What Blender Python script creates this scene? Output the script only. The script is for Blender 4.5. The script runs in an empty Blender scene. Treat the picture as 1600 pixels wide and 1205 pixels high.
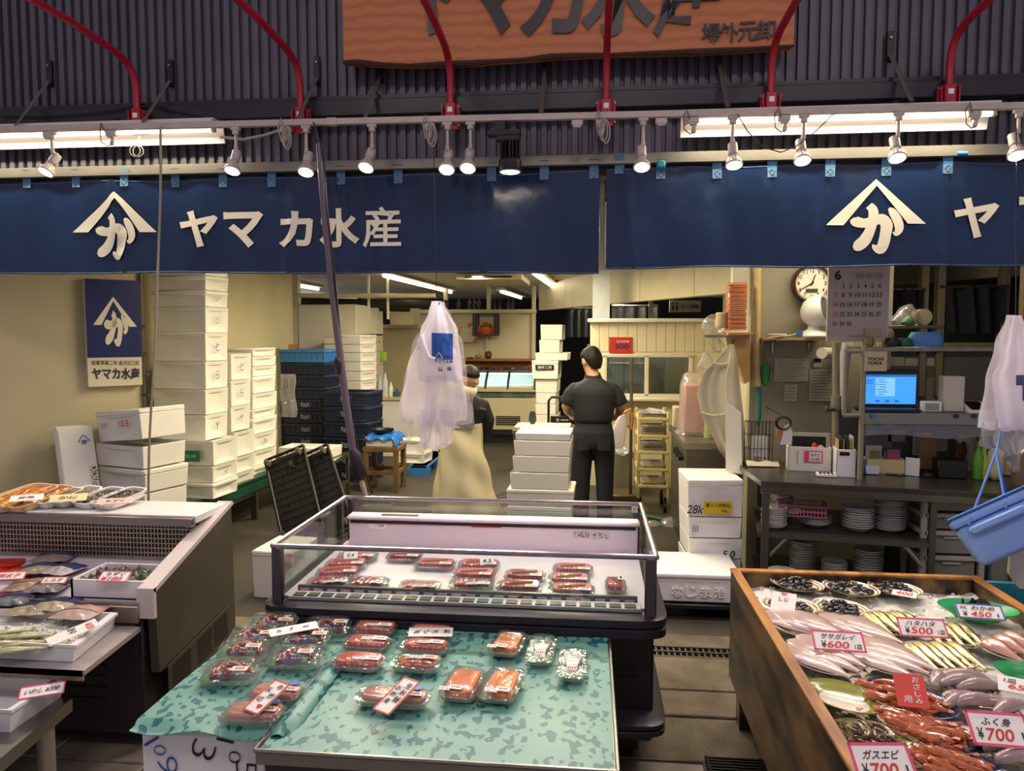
import bpy, bmesh, math, random
from mathutils import Vector as V, Matrix
random.seed(7)
SC = bpy.context.scene
COL = SC.collection
PI = math.pi
R = math.radians
# ------------------------------------------------------------------ camera
FPX = 1170.0
TH = math.atan(81.5/FPX)
PSI = math.atan(122/FPX*math.cos(TH))
CAMP = V((0, 0, 1.65))
cd = bpy.data.cameras.new('camera'); cam = bpy.data.objects.new('camera', cd); COL.objects.link(cam)
cam.location = CAMP; cam.rotation_euler = (PI/2-TH, 0, PSI)
cd.sensor_width = 36; cd.lens = 36*FPX/1600; cd.clip_start = .05; cd.clip_end = 100
SC.camera = cam
SC.view_settings.view_transform = 'Standard'; SC.view_settings.look = 'None'
SC.view_settings.gamma = 1; SC.view_settings.exposure = 0.3
SC.cycles.max_bounces = 7; SC.cycles.diffuse_bounces = 3; SC.cycles.glossy_bounces = 3
SC.cycles.transparent_max_bounces = 16; SC.cycles.transmission_bounces = 4
SC.cycles.caustics_reflective = False; SC.cycles.caustics_refractive = False
# ------------------------------------------------------------------ world: dim covered market arcade
W = bpy.data.worlds.new('world'); SC.world = W; W.use_nodes = True
W.node_tree.nodes['Background'].inputs[0].default_value = (.60, .54, .62, 1)
W.node_tree.nodes['Background'].inputs[1].default_value = .45
def area(name, loc, sx, sy, watts, col, rot=(0, 0, 0), spread=180):
    l = bpy.data.lights.new(name, 'AREA'); l.shape = 'RECTANGLE'; l.size = sx; l.size_y = sy
    l.energy = watts; l.color = col; l.spread = R(spread)
    o = bpy.data.objects.new(name, l); COL.objects.link(o); o.location = loc; o.rotation_euler = rot
    return o
WARM = (1, .85, .58)
# shop ceiling light: extra area lights added apart from the tubes built below
for i, (x, y, w) in enumerate(((-1.6, 5.2, 24), (-.1, 5.3, 22), (-1.6, 7.4, 30), (-.55, 7.4, 26), (-1.4, 9.7, 36), (.4, 10.2, 28))):
    area('ceiling_lamp_light', (x, y, 2.36), .12, 1.2, w*1.6, WARM)
area('desk_lamp_light', (1.55, 4.75, 2.3), 1.0, .1, 8, WARM)  # added light over the work table, no lamp is built there
# added unseen fill over the street, standing in for the arcade's light
for x in (-1.8, .2, 2.2):
    area('arcade_lamp_light', (x, .6, 4.6), .8, .8, 24, (1, .82, .80))
def P(px, py, y=None, z=None, x=None):
    """point seen at photo pixel (px, py) on the plane of the given depth, height or side"""
    m = cam.rotation_euler.to_matrix()
    d = m @ V(((px-800)/FPX, -(py-602.5)/FPX, -1))
    t = y/d.y if y is not None else ((z-1.65)/d.z if z is not None else x/d.x)
    return CAMP + d*t
# ------------------------------------------------------------------ materials
def lin(h):
    h = h.lstrip('#'); c = [int(h[i:i+2], 16)/255 for i in (0, 2, 4)]
    return [(x/12.92 if x <= .04045 else ((x+.055)/1.055)**2.4) for x in c]+[1]
MATS = {}
def M(name, col='#888888', rough=.5, metal=0, bump=0, bscale=30, var=0, vscale=6, col2=None, emit=0, spec=.5, coat=0, stretch=None, alpha=1, sss=0, thresh=None):
    if name in MATS: return MATS[name]
    m = bpy.data.materials.new(name); m.use_nodes = True; MATS[name] = m
    t = m.node_tree; n = t.nodes; b = n['Principled BSDF']; L = t.links.new
    b.inputs['Base Color'].default_value = lin(col); b.inputs['Roughness'].default_value = rough
    b.inputs['Metallic'].default_value = metal; b.inputs['Specular IOR Level'].default_value = spec
    b.inputs['Coat Weight'].default_value = coat; b.inputs['Coat Roughness'].default_value = .08
    b.inputs['Alpha'].default_value = alpha
    if sss: b.inputs['Subsurface Weight'].default_value = sss; b.inputs['Subsurface Scale'].default_value = .01
    if emit: b.inputs['Emission Color'].default_value = lin(col); b.inputs['Emission Strength'].default_value = emit
    tc = n.new('ShaderNodeTexCoord'); src = tc.outputs['Object']
    if stretch:
        mp = n.new('ShaderNodeMapping'); mp.inputs['Scale'].default_value = stretch; L(src, mp.inputs[0]); src = mp.outputs[0]
    if var or col2:
        ns = n.new('ShaderNodeTexNoise'); ns.inputs['Scale'].default_value = vscale; ns.inputs['Detail'].default_value = 5
        L(src, ns.inputs['Vector'])
        rp = n.new('ShaderNodeValToRGB'); c = lin(col)
        lo, hi = thresh or (.35, .65)
        rp.color_ramp.elements[0].position = lo; rp.color_ramp.elements[1].position = hi
        rp.color_ramp.elements[0].color = lin(col2) if col2 else [x*(1-var) for x in c[:3]]+[1]
        rp.color_ramp.elements[1].color = c
        L(ns.outputs['Fac'], rp.inputs[0]); L(rp.outputs[0], b.inputs['Base Color'])
    if bump:
        nb = n.new('ShaderNodeTexNoise'); nb.inputs['Scale'].default_value = bscale; nb.inputs['Detail'].default_value = 4
        L(src, nb.inputs['Vector']); bp = n.new('ShaderNodeBump'); bp.inputs['Strength'].default_value = bump; bp.inputs['Distance'].default_value = .01
        L(nb.outputs['Fac'], bp.inputs['Height']); L(bp.outputs[0], b.inputs['Normal'])
    return m
def clear(name, tint='#ffffff', base=.05, edge=.6, rough=.05, milk=0, milkcol='#ffffff', bump=0, bscale=40):
    """thin clear sheet: transparent with a glossy face, milk = share of white translucent plastic"""
    if name in MATS: return MATS[name]
    m = bpy.data.materials.new(name); m.use_nodes = True; MATS[name] = m
    t = m.node_tree; n = t.nodes; L = t.links.new; n.remove(n['Principled BSDF']); out = n['Material Output']
    tr = n.new('ShaderNodeBsdfTransparent'); tr.inputs[0].default_value = lin(tint)
    gl = n.new('ShaderNodeBsdfGlossy'); gl.inputs['Roughness'].default_value = rough
    lw = n.new('ShaderNodeLayerWeight'); lw.inputs[0].default_value = .35
    mr = n.new('ShaderNodeMapRange'); mr.inputs[3].default_value = base; mr.inputs[4].default_value = edge
    L(lw.outputs['Fresnel'], mr.inputs[0]); base_sh = tr.outputs[0]
    if milk:
        df = n.new('ShaderNodeBsdfDiffuse'); df.inputs[0].default_value = lin(milkcol)
        tl = n.new('ShaderNodeBsdfTranslucent'); tl.inputs[0].default_value = lin(milkcol)
        mm = n.new('ShaderNodeMixShader'); mm.inputs[0].default_value = .4; L(df.outputs[0], mm.inputs[1]); L(tl.outputs[0], mm.inputs[2])
        m2 = n.new('ShaderNodeMixShader'); m2.inputs[0].default_value = milk; L(tr.outputs[0], m2.inputs[1]); L(mm.outputs[0], m2.inputs[2]); base_sh = m2.outputs[0]
    mx = n.new('ShaderNodeMixShader'); L(mr.outputs[0], mx.inputs[0]); L(base_sh, mx.inputs[1]); L(gl.outputs[0], mx.inputs[2]); L(mx.outputs[0], out.inputs[0])
    if bump:
        nb = n.new('ShaderNodeTexNoise'); nb.inputs['Scale'].default_value = bscale
        tc = n.new('ShaderNodeTexCoord'); L(tc.outputs['Object'], nb.inputs['Vector'])
        bp = n.new('ShaderNodeBump'); bp.inputs['Strength'].default_value = bump; bp.inputs['Distance'].default_value = .01
        L(nb.outputs['Fac'], bp.inputs['Height']); L(bp.outputs[0], gl.inputs['Normal']); L(bp.outputs[0], lw.inputs['Normal'])
    return m
def bands(name, c1, c2, scale=40, rough=.3, axis='X', dist=2, prof='SIN', coat=0):
    """wavy stripes (fillet grain, wood grain)"""
    if name in MATS: return MATS[name]
    m = M(name, c1, rough, coat=coat); t = m.node_tree; n = t.nodes; L = t.links.new
    w = n.new('ShaderNodeTexWave'); w.bands_direction = axis; w.inputs['Scale'].default_value = scale; w.inputs['Distortion'].default_value = dist
    w.inputs['Detail'].default_value = 3; w.inputs['Detail Scale'].default_value = 1.5
    tc = n.new('ShaderNodeTexCoord'); L(tc.outputs['Object'], w.inputs['Vector'])
    rp = n.new('ShaderNodeValToRGB'); rp.color_ramp.elements[0].color = lin(c2); rp.color_ramp.elements[1].color = lin(c1)
    rp.color_ramp.elements[0].position = .15; rp.color_ramp.elements[1].position = .6
    L(w.outputs['Fac'], rp.inputs[0]); L(rp.outputs[0], n['Principled BSDF'].inputs['Base Color'])
    return m
def voro(name, c1, c2, scale, lo, hi, rough=.3, stretch=(1, 1, 1), bump=.3):
    """blotches (water drops on sheet, speckled print)"""
    m = M(name, c1, rough); t = m.node_tree; n = t.nodes; L = t.links.new
    tc = n.new('ShaderNodeTexCoord'); mp = n.new('ShaderNodeMapping'); mp.inputs['Scale'].default_value = stretch; L(tc.outputs['Object'], mp.inputs[0])
    ns = n.new('ShaderNodeTexNoise'); ns.inputs['Scale'].default_value = scale; ns.inputs['Detail'].default_value = .8; L(mp.outputs[0], ns.inputs['Vector'])
    rp = n.new('ShaderNodeValToRGB'); rp.color_ramp.elements[0].color = lin(c1); rp.color_ramp.elements[1].color = lin(c2)
    rp.color_ramp.elements[0].position = lo; rp.color_ramp.elements[1].position = hi
    L(ns.outputs['Fac'], rp.inputs[0]); b = n['Principled BSDF']; L(rp.outputs[0], b.inputs['Base Color'])
    if bump:
        bp = n.new('ShaderNodeBump'); bp.inputs['Strength'].default_value = bump; bp.inputs['Distance'].default_value = .004
        L(rp.outputs[0], bp.inputs['Height']); L(bp.outputs[0], b.inputs['Normal'])
    return m
FOAM = M('foam_white', '#ebe8de', .55, bump=.05, bscale=220, var=.07, vscale=3)
FOAM2 = M('foam_white_cool', '#e6e4e4', .55, bump=.05, bscale=220)
WHITEP = M('white_plastic', '#e4e2e0', .35)
WHITEM = M('white_enamel_metal', '#dcdad6', .35, var=.06)
CREAM = M('cream_paint', '#d9cfae', .5, var=.08)
STEEL = M('brushed_steel', '#9a9690', .32, 1, var=.15, vscale=8)
DSTEEL = M('dull_steel', '#6e6a62', .45, .85, var=.2, vscale=5)
BLACK = M('black_plastic', '#121113', .4)
DARK = M('dark_metal', '#1d1c1e', .4, .4)
INK = M('black_ink', '#15151c', .6)
REDINK = M('red_ink', '#c8321f', .6)
BLUEINK = M('blue_ink', '#2c4f9a', .6)
PAPER = M('white_paper', '#ece9e2', .7)
PINKP = M('pink_border', '#e04a78', .6)
NAVY = M('navy_vinyl', '#10294f', .25, bump=1, bscale=3.2, var=.3, vscale=2.5)
LETTER = M('pale_letter', '#e6dfc8', .5)
GLASS = clear('clear_glass', '#eef4f2', .05, .55, .02)
LID = clear('clear_pack_plastic', '#fbfdfc', .03, .38, .10, milk=.02, bump=.5, bscale=28)
BAG = clear('milky_bag_plastic', '#ffffff', .04, .3, .2, milk=.72, milkcol='#f1eaf4', bump=.8, bscale=14)
BAGC = clear('clear_bag_plastic', '#ffffff', .08, .5, .12, milk=.22, milkcol='#efeaf0', bump=.7, bscale=18)
# ------------------------------------------------------------------ mesh building
class MB:
    def __init__(s): s.v = []; s.f = []; s.mi = []; s.cur = 0; s.T = Matrix.Identity(4)
    def add(s, vs, fs, mi=None):
        k = len(s.v); s.v += [s.T @ V(p) for p in vs]; s.f += [[i+k for i in f] for f in fs]
        s.mi += [s.cur if mi is None else mi]*len(fs); return s
    def bm(s, b, mi=None):
        b.verts.ensure_lookup_table(); b.verts.index_update()
        s.add([v.co.copy() for v in b.verts], [[v.index for v in f.verts] for f in b.faces], mi); b.free(); return s
    def box(s, c, d, bev=0, rz=0, seg=1, rot=None, taper=None):
        b = bmesh.new(); bmesh.ops.create_cube(b, size=1)
        for v in b.verts:
            k = taper if (taper and v.co.z < 0) else 1
            v.co = V((v.co.x*d[0]*k, v.co.y*d[1]*k, v.co.z*d[2]))
        if bev: bmesh.ops.bevel(b, geom=b.edges[:], offset=min(bev, min(d)*.45), segments=seg, affect='EDGES', profile=.5)
        m = Matrix.Translation(c) @ (rot.to_4x4() if rot else Matrix.Rotation(rz, 4, 'Z')); b.transform(m); return s.bm(b)
    def tube(s, pts, r, n=8, caps=True):
        pts = [V(p) for p in pts]; N = len(pts)
        rs = r if isinstance(r, (list, tuple)) else [r]*N
        vs = []; nrm = None
        for i, p in enumerate(pts):
            t = (pts[min(i+1, N-1)]-pts[max(i-1, 0)]).normalized()
            if nrm is None:
                a = V((0, 0, 1)) if abs(t.z) < .9 else V((1, 0, 0)); nrm = t.cross(a).normalized()
            else:
                nrm = nrm-t*nrm.dot(t); nrm = nrm.normalized() if nrm.length > 1e-6 else t.orthogonal().normalized()
            bn = t.cross(nrm)
            for k in range(n):
                a = 2*PI*k/n; q = rs[i]; qa, qb = q if isinstance(q, tuple) else (q, q)
                vs.append(p+nrm*math.cos(a)*qa+bn*math.sin(a)*qb)
        fs = [[i*n+k, i*n+(k+1) % n, (i+1)*n+(k+1) % n, (i+1)*n+k] for i in range(N-1) for k in range(n)]
        if caps: fs += [list(range(n))[::-1], list(range((N-1)*n, N*n))]
        return s.add(vs, fs)
    def cyl(s, p0, p1, r, r1=None, n=16): return s.tube([p0, p1], [r, r if r1 is None else r1], n)
    def lathe(s, prof, n=24, c=(0, 0, 0), sx=1, sy=1, mis=None):
        c = V(c); N = len(prof)
        vs = [c+V((r*math.cos(2*PI*k/n)*sx, r*math.sin(2*PI*k/n)*sy, z)) for r, z in prof for k in range(n)]
        for i in range(N-1):
            s_f = [[i*n+k, i*n+(k+1) % n, (i+1)*n+(k+1) % n, (i+1)*n+k] for k in range(n)]
            if i == 0: k0 = len(s.v); s.v += [s.T @ p for p in vs]
            s.f += [[j+k0 for j in f] for f in s_f]; s.mi += [mis[i] if mis else s.cur]*n
        s.f += [[k0+k for k in range(n)][::-1], [k0+(N-1)*n+k for k in range(n)]]
        s.mi += [mis[0] if mis else s.cur, mis[-1] if mis else s.cur]
        return s
    def grid(s, fn, nu, nv, thick=None):
        vs = [V(fn(i/nu, j/nv)) for j in range(nv+1) for i in range(nu+1)]; w = nu+1
        fs = [[j*w+i, j*w+i+1, (j+1)*w+i+1, (j+1)*w+i] for j in range(nv) for i in range(nu)]
        if thick:
            t = V(thick); k = len(vs); vs2 = vs+[p+t for p in vs]; fs2 = [f[::-1] for f in fs]+[[a+k for a in f] for f in fs]
            ring = [i for i in range(w)]+[j*w+nu for j in range(1, nv+1)]+[nv*w+i for i in range(nu-1, -1, -1)]+[j*w for j in range(nv-1, 0, -1)]
            fs2 += [[a, b, b+k, a+k] for a, b in zip(ring, ring[1:]+ring[:1])]
            return s.add(vs2, fs2)
        return s.add(vs, fs)
    def loft(s, rings, caps=True):
        n = len(rings[0]); vs = [V(p) for r in rings for p in r]
        fs = [[i*n+k, i*n+(k+1) % n, (i+1)*n+(k+1) % n, (i+1)*n+k] for i in range(len(rings)-1) for k in range(n)]
        if caps: fs += [list(range(n))[::-1], list(range(len(vs)-n, len(vs)))]
        return s.add(vs, fs)
    def prism(s, pts, ext):
        """polygon (3-D points) swept by vector ext"""
        n = len(pts); pts = [V(p) for p in pts]; e = V(ext)
        return s.add(pts+[p+e for p in pts], [list(range(n))[::-1], list(range(n, 2*n))]+[[i, (i+1) % n, n+(i+1) % n, n+i] for i in range(n)])
    def build(s, name, mats, parent=None, w=0, sharp=38, sm=1):
        vs = s.v; org = V((0, 0, 0))
        if parent is not None and w:
            im = MW[parent.name].inverted(); vs = [im @ p for p in vs]
        if parent is None and not w:
            lo = [min(p[i] for p in vs) for i in range(3)]; hi = [max(p[i] for p in vs) for i in range(3)]
            org = V(((lo[0]+hi[0])/2, (lo[1]+hi[1])/2, lo[2])); vs = [p-org for p in vs]
        me = bpy.data.meshes.new(name); me.from_pydata([tuple(p) for p in vs], [], s.f)
        if not isinstance(mats, (list, tuple)): mats = [mats]
        for m in mats: me.materials.append(m)
        me.polygons.foreach_set('material_index', [min(i, len(mats)-1) for i in s.mi])
        b = bmesh.new(); b.from_mesh(me); bmesh.ops.recalc_face_normals(b, faces=b.faces[:]); b.to_mesh(me); b.free()
        if sm:
            me.polygons.foreach_set('use_smooth', [True]*len(me.polygons)); me.set_sharp_from_angle(angle=R(sharp))
        me.update()
        o = bpy.data.objects.new(name, me); COL.objects.link(o)
        if parent is not None: o.parent = parent; MW[o.name] = MW[parent.name]
        else: o.location = org; MW[o.name] = Matrix.Translation(org)
        return o
MW = {}
def tag(o, label=None, cat=None, group=None, kind=None):
    if label: o['label'] = label
    if cat: o['category'] = cat
    if group: o['group'] = group
    if kind: o['kind'] = kind
    return o
def thing(name, label, cat, loc=(0, 0, 0), rz=0, group=None):
    o = bpy.data.objects.new(name, None); COL.objects.link(o); o.location = loc; o.rotation_euler = (0, 0, rz)
    o.empty_display_size = .05; MW[o.name] = Matrix.Translation(loc) @ Matrix.Rotation(rz, 4, 'Z')
    return tag(o, label, cat, group)
def struct(name, mb, m, **k): return tag(mb.build(name, m, **k), kind='structure')
def dup(root, loc, rz=0, label=None, group=None, scale=None):
    def cp(o, par):
        c = o.copy(); COL.objects.link(c)
        if par: c.parent = par
        for ch in KIDS.get(o.name, []): cp(ch, c)
        return c
    KIDS.clear()
    for o in COL.objects:
        if o.parent: KIDS.setdefault(o.parent.name, []).append(o)
    r = cp(root, None); r.location = loc; r.rotation_euler = (0, 0, rz)
    if scale: r.scale = scale
    MW[r.name] = Matrix.Translation(loc) @ Matrix.Rotation(rz, 4, 'Z')
    return tag(r, label, None, group)
KIDS = {}
# ------------------------------------------------------------------ lettering
_TX = {}
def glyphs(s, bold=0, sub=0):
    k = (s, bold, sub)
    if k not in _TX:
        c = bpy.data.curves.new('tmp', 'FONT'); c.body = s; c.offset = bold; c.resolution_u = 3
        o = bpy.data.objects.new('tmp', c); COL.objects.link(o)
        bpy.context.view_layer.update()
        me = o.evaluated_get(bpy.context.evaluated_depsgraph_get()).to_mesh()
        b = bmesh.new(); b.from_mesh(me)
        bpy.data.objects.remove(o); bpy.data.curves.remove(c)
        if sub:
            bmesh.ops.triangulate(b, faces=b.faces[:])
            for _ in range(4):
                es = [e for e in b.edges if e.calc_length() > sub]
                if not es: break
                bmesh.ops.subdivide_edges(b, edges=es, cuts=1); bmesh.ops.triangulate(b, faces=b.faces[:])
        b.verts.index_update()
        vs = [(v.co.x, v.co.y) for v in b.verts]; fs = [[v.index for v in f.verts] for f in b.faces]; b.free()
        x0 = min(v[0] for v in vs); x1 = max(v[0] for v in vs); y0 = min(v[1] for v in vs); y1 = max(v[1] for v in vs)
        _TX[k] = ([((x-x0)/(x1-x0)-.5, (y-y0)/max(y1-y0, 1e-6)-.5) for x, y in vs], fs)
    return _TX[k]
def put_text(mb, s, c, u, v, w, h, bold=0, off=.001, th=0, fn=None, sub=0, shear=0):
    """lettering s centred at c on the plane u (reading direction), v (up); w x h is its size"""
    vs, fs = glyphs(s, bold, sub); c = V(c); u = V(u).normalized(); v = V(v).normalized(); n = u.cross(v)
    pts = [c+u*((x+shear*y)*w)+v*(y*h) for x, y in vs]
    pts = [fn(p) if fn else p for p in pts]
    if th:
        k = len(pts); P2 = [p+n*off for p in pts]+[p+n*(off+th) for p in pts]
        ed = {}
        for f in fs:
            for a, b in zip(f, f[1:]+f[:1]): ed[(a, b)] = 1
        side = [[a, b, b+k, a+k] for a, b in ed if (b, a) not in ed]
        return mb.add(P2, [f[::-1] for f in fs]+[[i+k for i in f] for f in fs]+side)
    return mb.add([p+n*off for p in pts], fs)
def obb(w, d, h, rz=0): return None
def ell(c, u, v, a, b, n=12, p=2.0, ph=0):
    c = V(c); u = V(u); v = V(v); out = []
    for k in range(n):
        t = 2*PI*k/n+ph; cx, sy = math.cos(t), math.sin(t)
        out.append(c+u*(a*math.copysign(abs(cx)**(2/p), cx))+v*(b*math.copysign(abs(sy)**(2/p), sy)))
    return out
def noise2(x, y, s=0):
    return (math.sin(x*1.7+s*3.1+1.3*math.sin(y*1.1+s))+math.sin(y*2.3+s*1.7+1.1*math.sin(x*.9-s))+math.sin((x+y)*3.1+s*2.2)*.5)/2.5
ORD = ['topmost', 'second from top', 'third from top', 'fourth from top', 'fifth from top', 'sixth from top', 'seventh from top', 'eighth from top', 'ninth from top', 'tenth from top', 'eleventh from top', 'twelfth from top', 'thirteenth from top', 'fourteenth from top']
NTH = ['first', 'second', 'third', 'fourth', 'fifth', 'sixth', 'seventh', 'eighth', 'ninth', 'tenth', 'eleventh', 'twelfth', 'thirteenth']
# ================================================================== SETTING
SLATE = M('slate_steel_sheet', '#5d5864', .45, .25, var=.2, vscale=3, bump=.05, bscale=60)
CONC = M('concrete_floor', '#433e35', .55, bump=.25, bscale=40, var=.35, vscale=2)
WALLC = M('cream_wall', '#c8bd98', .7, var=.12, vscale=2, bump=.06, bscale=25)
WALLG = M('grey_stained_wall', '#a09a86', .75, var=.25, vscale=1.6, bump=.08, bscale=20)
VOID = M('unlit_shop_beyond', '#1b1a18', .8)  # near-black colour stands in for the darkness beyond the lit shop
CEIL = M('ceiling_board', '#d3caa8', .8, var=.05)
STONE = M('street_stone', '#8c8272', .5, bump=.25, bscale=90, var=.3, vscale=14)
WETST = M('wet_stone', '#6b6250', .28, bump=.3, bscale=60, var=.4, vscale=9)
m = MB(); m.box((-.6, 10.1, -.05), (8.6, 12.1, .1)); struct('floor', m, CONC)
m = MB()
for i in range(11):
    for j in range(8):
        m.box((-4.2+i*.72+(j % 2)*.3, .45+j*.48, -.05), (.712, .472, .1), .006)
struct('floor_street', m, STONE)
m = MB()
for y, d, h in ((3.93, .16, .03), (3.56, .36, .03), (3.27, .225, .022), (2.99, .33, .012)): m.box((-.3, y, h/2), (6, d, h), .006)
struct('floor_step', m, WETST)
t = thing('drain_grate', 'long dark steel drain grate across the step beside the display case', 'grate', (.62, 3.78, .0))
m = MB()
for y in (3.725, 3.785, 3.845): m.box((.6, y, .022), (1.6, .012, .02))
for k in range(54): m.box((-.19+k*.03, 3.785, .02), (.009, .12, .016))
m.build('grate_bars', DSTEEL, t, w=1); m = MB(); m.box((.6, 3.785, .004), (1.6, .14, .008)); m.build('drain_channel', BLACK, t, w=1)
t = thing('drain_grate', 'small black drain grate in the paving beside the wooden bin', 'grate', (.66, 2.76, .0))
m = MB()
for k in range(9): m.box((.66, 2.69+k*.019, .016), (.42, .007, .014))
for x in (.46, .66, .86): m.box((x, 2.766, .016), (.008, .17, .014))
m.build('grate_bars', DARK, t, w=1); m = MB(); m.box((.66, 2.766, .004), (.44, .19, .008)); m.build('drain_channel', BLACK, t, w=1)
m = MB()
for y in (0, .07, .16): m.box((-1.35+y, 6.9, .002), (.025, 2.6, .008), rz=R(-33))
struct('trim_1', m, DSTEEL)
m = MB(); m.box((-.6, 10.15, 2.45), (8.6, 11.8, .1)); struct('ceiling', m, CEIL)
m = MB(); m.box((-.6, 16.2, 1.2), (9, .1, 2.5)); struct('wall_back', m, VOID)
# angled wall with the shop sign
A = P(-160, 560, y=4.14); B = P(222, 560, y=5.18)
ad = V((B.x-A.x, B.y-A.y, 0)); al = ad.length; au = ad.normalized(); an = V((au.y, -au.x, 0))
m = MB(); m.prism([(A.x, A.y, 0), (B.x, B.y, 0), (B.x-an.x*.1, B.y-an.y*.1, 0), (A.x-an.x*.1, A.y-an.y*.1, 0)], (0, 0, 2.4)); struct('wall_left', m, WALLC)
m = MB(); m.tube([(B.x+.012, B.y-.01, 0), (B.x+.012, B.y-.01, 2.38)], .012, 6)
for z in (.5, 1.2, 1.35, 1.5, 1.7): m.cyl((B.x+.0, B.y-.015, z), (B.x+.05, B.y-.01, z), .012, n=8)
struct('trim_2', m, DSTEEL)
m = MB(); m.box((-3.62, 6.95, 1.2), (.1, 3.6, 2.4)); struct('wall_left_rear', m, WALLC)
m = MB(); m.box((-4.42, 9.35, 1.2), (1.4, .1, 2.4))
for k in range(9): m.box((-4.42, 9.297, .2+k*.25), (1.4, .004, .006))
struct('wall_back_tiled', m, M('white_tile', '#d2c8a4', .35, var=.06))
# partition behind the fish counter
Yp = 11.95
pl = P(697, 520, y=Yp).x; pr = P(836, 520, y=Yp).x
m = MB(); m.box(((pl+pr)/2-.45, Yp+.06, 1.0), (pr-pl+.9, .1, 1.98)); struct('wall_partition', m, M('cream_board', '#ddd2b0', .6))
m = MB(); m.box(((pl+pr)/2-.45, Yp, 2.0), (pr-pl+.94, .16, .06), .008)
for px in (697, 764, 834): q = P(px, 520, y=Yp).x; m.box((q, Yp, 1.2), (.06, .1, 2.4), .006)
struct('trim_3', m, CREAM)
# cream planked wall with the serving window
Yc = 8.1; cl = P(922, 560, y=Yc).x; cr = P(1190, 560, y=Yc).x
w0 = P(945, 618, y=Yc); w1 = P(1080, 556, y=Yc); zt = P(1000, 503, y=Yc).z
m = MB()
m.box(((cl+w0.x)/2, Yc+.05, zt/2), (w0.x-cl, .1, zt)); m.box(((w1.x+cr)/2, Yc+.05, zt/2), (cr-w1.x, .1, zt))
m.box(((w0.x+w1.x)/2, Yc+.05, w0.z/2), (w1.x-w0.x, .1, w0.z)); m.box(((w0.x+w1.x)/2, Yc+.05, (zt+w1.z)/2), (w1.x-w0.x, .1, zt-w1.z))
n = int((cr-cl)/.1)
for i in range(n): m.box((cl+.05+i*.1, Yc-.003, (w1.z+.04+zt)/2), (.094, .008, zt-w1.z-.04), .003)
struct('wall_serving', m, CREAM)
m = MB(); m.box(((cl+cr)/2, Yc+.02, zt+.015), (cr-cl+.06, .2, .04), .008); struct('trim_4', m, WHITEM)
m = MB(); wx = (w0.x+w1.x)/2; ww = w1.x-w0.x; wz = (w0.z+w1.z)/2; wh = w1.z-w0.z
for z in (w0.z, w1.z): m.box((wx, Yc+.03, z), (ww+.06, .1, .035), .004)
for x in (w0.x, wx-.01, w1.x): m.box((x, Yc+.03, wz), (.04, .1, wh), .004)
m.box((wx, Yc-.07, w0.z-.03), (ww+.14, .22, .03), .006)
wf = struct('window_1', m, M('window_frame_paint', '#cfc8b4', .4))
m = MB(); m.box((wx-ww/4, Yc+.03, wz), (ww/2-.05, .006, wh-.04)); m.box((wx+ww/4, Yc+.05, wz), (ww/2-.05, .006, wh-.04))
g = m.build('window_glass', GLASS, wf, w=1); tag(g, kind='structure')
m = MB(); m.box((wx+.1, Yc+1.6, .87), (ww+.3, .05, 1.72)); struct('wall_office', m, M('office_wall', '#8f9a94', .7))
m = MB(); m.box((wx+.12, Yc+1.2, 1.2), (.05, .05, 1.9)); m.box((wx-.3, Yc+1.0, 1.28), (.7, .25, .03)); m.box((wx-.3, Yc+1.0, 1.5), (.7, .25, .03)); struct('trim_5', m, STEEL)
# bulkheads under the ceiling
for i, (pa, pb, ya, yb, z0, pz) in enumerate(((842, 1200, 11.4, 6.2, 2.0, 1), (1390, 1590, 6.8, 5.7, 2.06, 1))):
    a = P(pa, 480, y=ya); b = P(pb, 450, y=yb)
    d = V((b.x-a.x, b.y-a.y, 0)).normalized(); nn = V((-d.y, d.x, 0))*.12
    m = MB(); N = 5
    for k in range(N):
        p = a.lerp(b, k/N); q = a.lerp(b, (k+.992)/N)
        m.prism([(p.x, p.y, z0), (q.x, q.y, z0), (q.x+nn.x, q.y+nn.y, z0), (p.x+nn.x, p.y+nn.y, z0)], (0, 0, 2.42-z0))
    struct('trim_%d' % (6+i), m, CREAM)
m = MB(); q = P(939, 500, y=8.3); m.box((q.x, 8.35, 1.2), (.185, .2, 2.4)); struct('trim_8', m, M('marble_column', '#c9d2d2', .3, var=.25, vscale=4, stretch=(1, 1, .4)))
# wall behind the work table
Yw = 5.2; a = P(1172, 560, y=Yw); b = P(1392, 560, y=Yw)
m = MB(); m.box(((a.x+b.x)/2, Yw+.05, 1.2), (b.x-a.x, .1, 2.4)); struct('wall_right_back', m, WALLG)
m = MB(); e = P(1128, 560, y=Yc); m.prism([(a.x+.01, Yw+.1, 0), (e.x, Yc, 0), (e.x+.1, Yc, 0), (a.x+.11, Yw+.1, 0)], (0, 0, 2.4)); struct('wall_right_return', m, WALLC)
a2 = P(1390, 560, y=5.6); b2 = P(1800, 560, y=5.6)
m = MB(); m.box(((a2.x+b2.x)/2, 5.66, .78), (b2.x-a2.x, .1, 1.56)); struct('wall_right_rear', m, M('grey_panel_wall', '#6b6a64', .6, var=.15))
m = MB()
for px in (1444, 1470, 1570): q = P(px, 470, y=5.6); m.box((q.x, 5.62, 1.8), (.05, .08, 1.2), .005)
m.box(((a2.x+b2.x)/2, 5.6, 1.56), (b2.x-a2.x, .1, .05), .005)
struct('trim_9', m, M('brown_frame', '#8a7e64', .5))
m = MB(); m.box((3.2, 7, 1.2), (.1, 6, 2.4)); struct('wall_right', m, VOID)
m = MB(); q = P(1586, 470, y=4.5); m.box((q.x+.03, 4.45, 1.2), (.05, .05, 2.4), .004); struct('trim_10', m, M('brown_post', '#7c6a50', .5))
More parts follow.
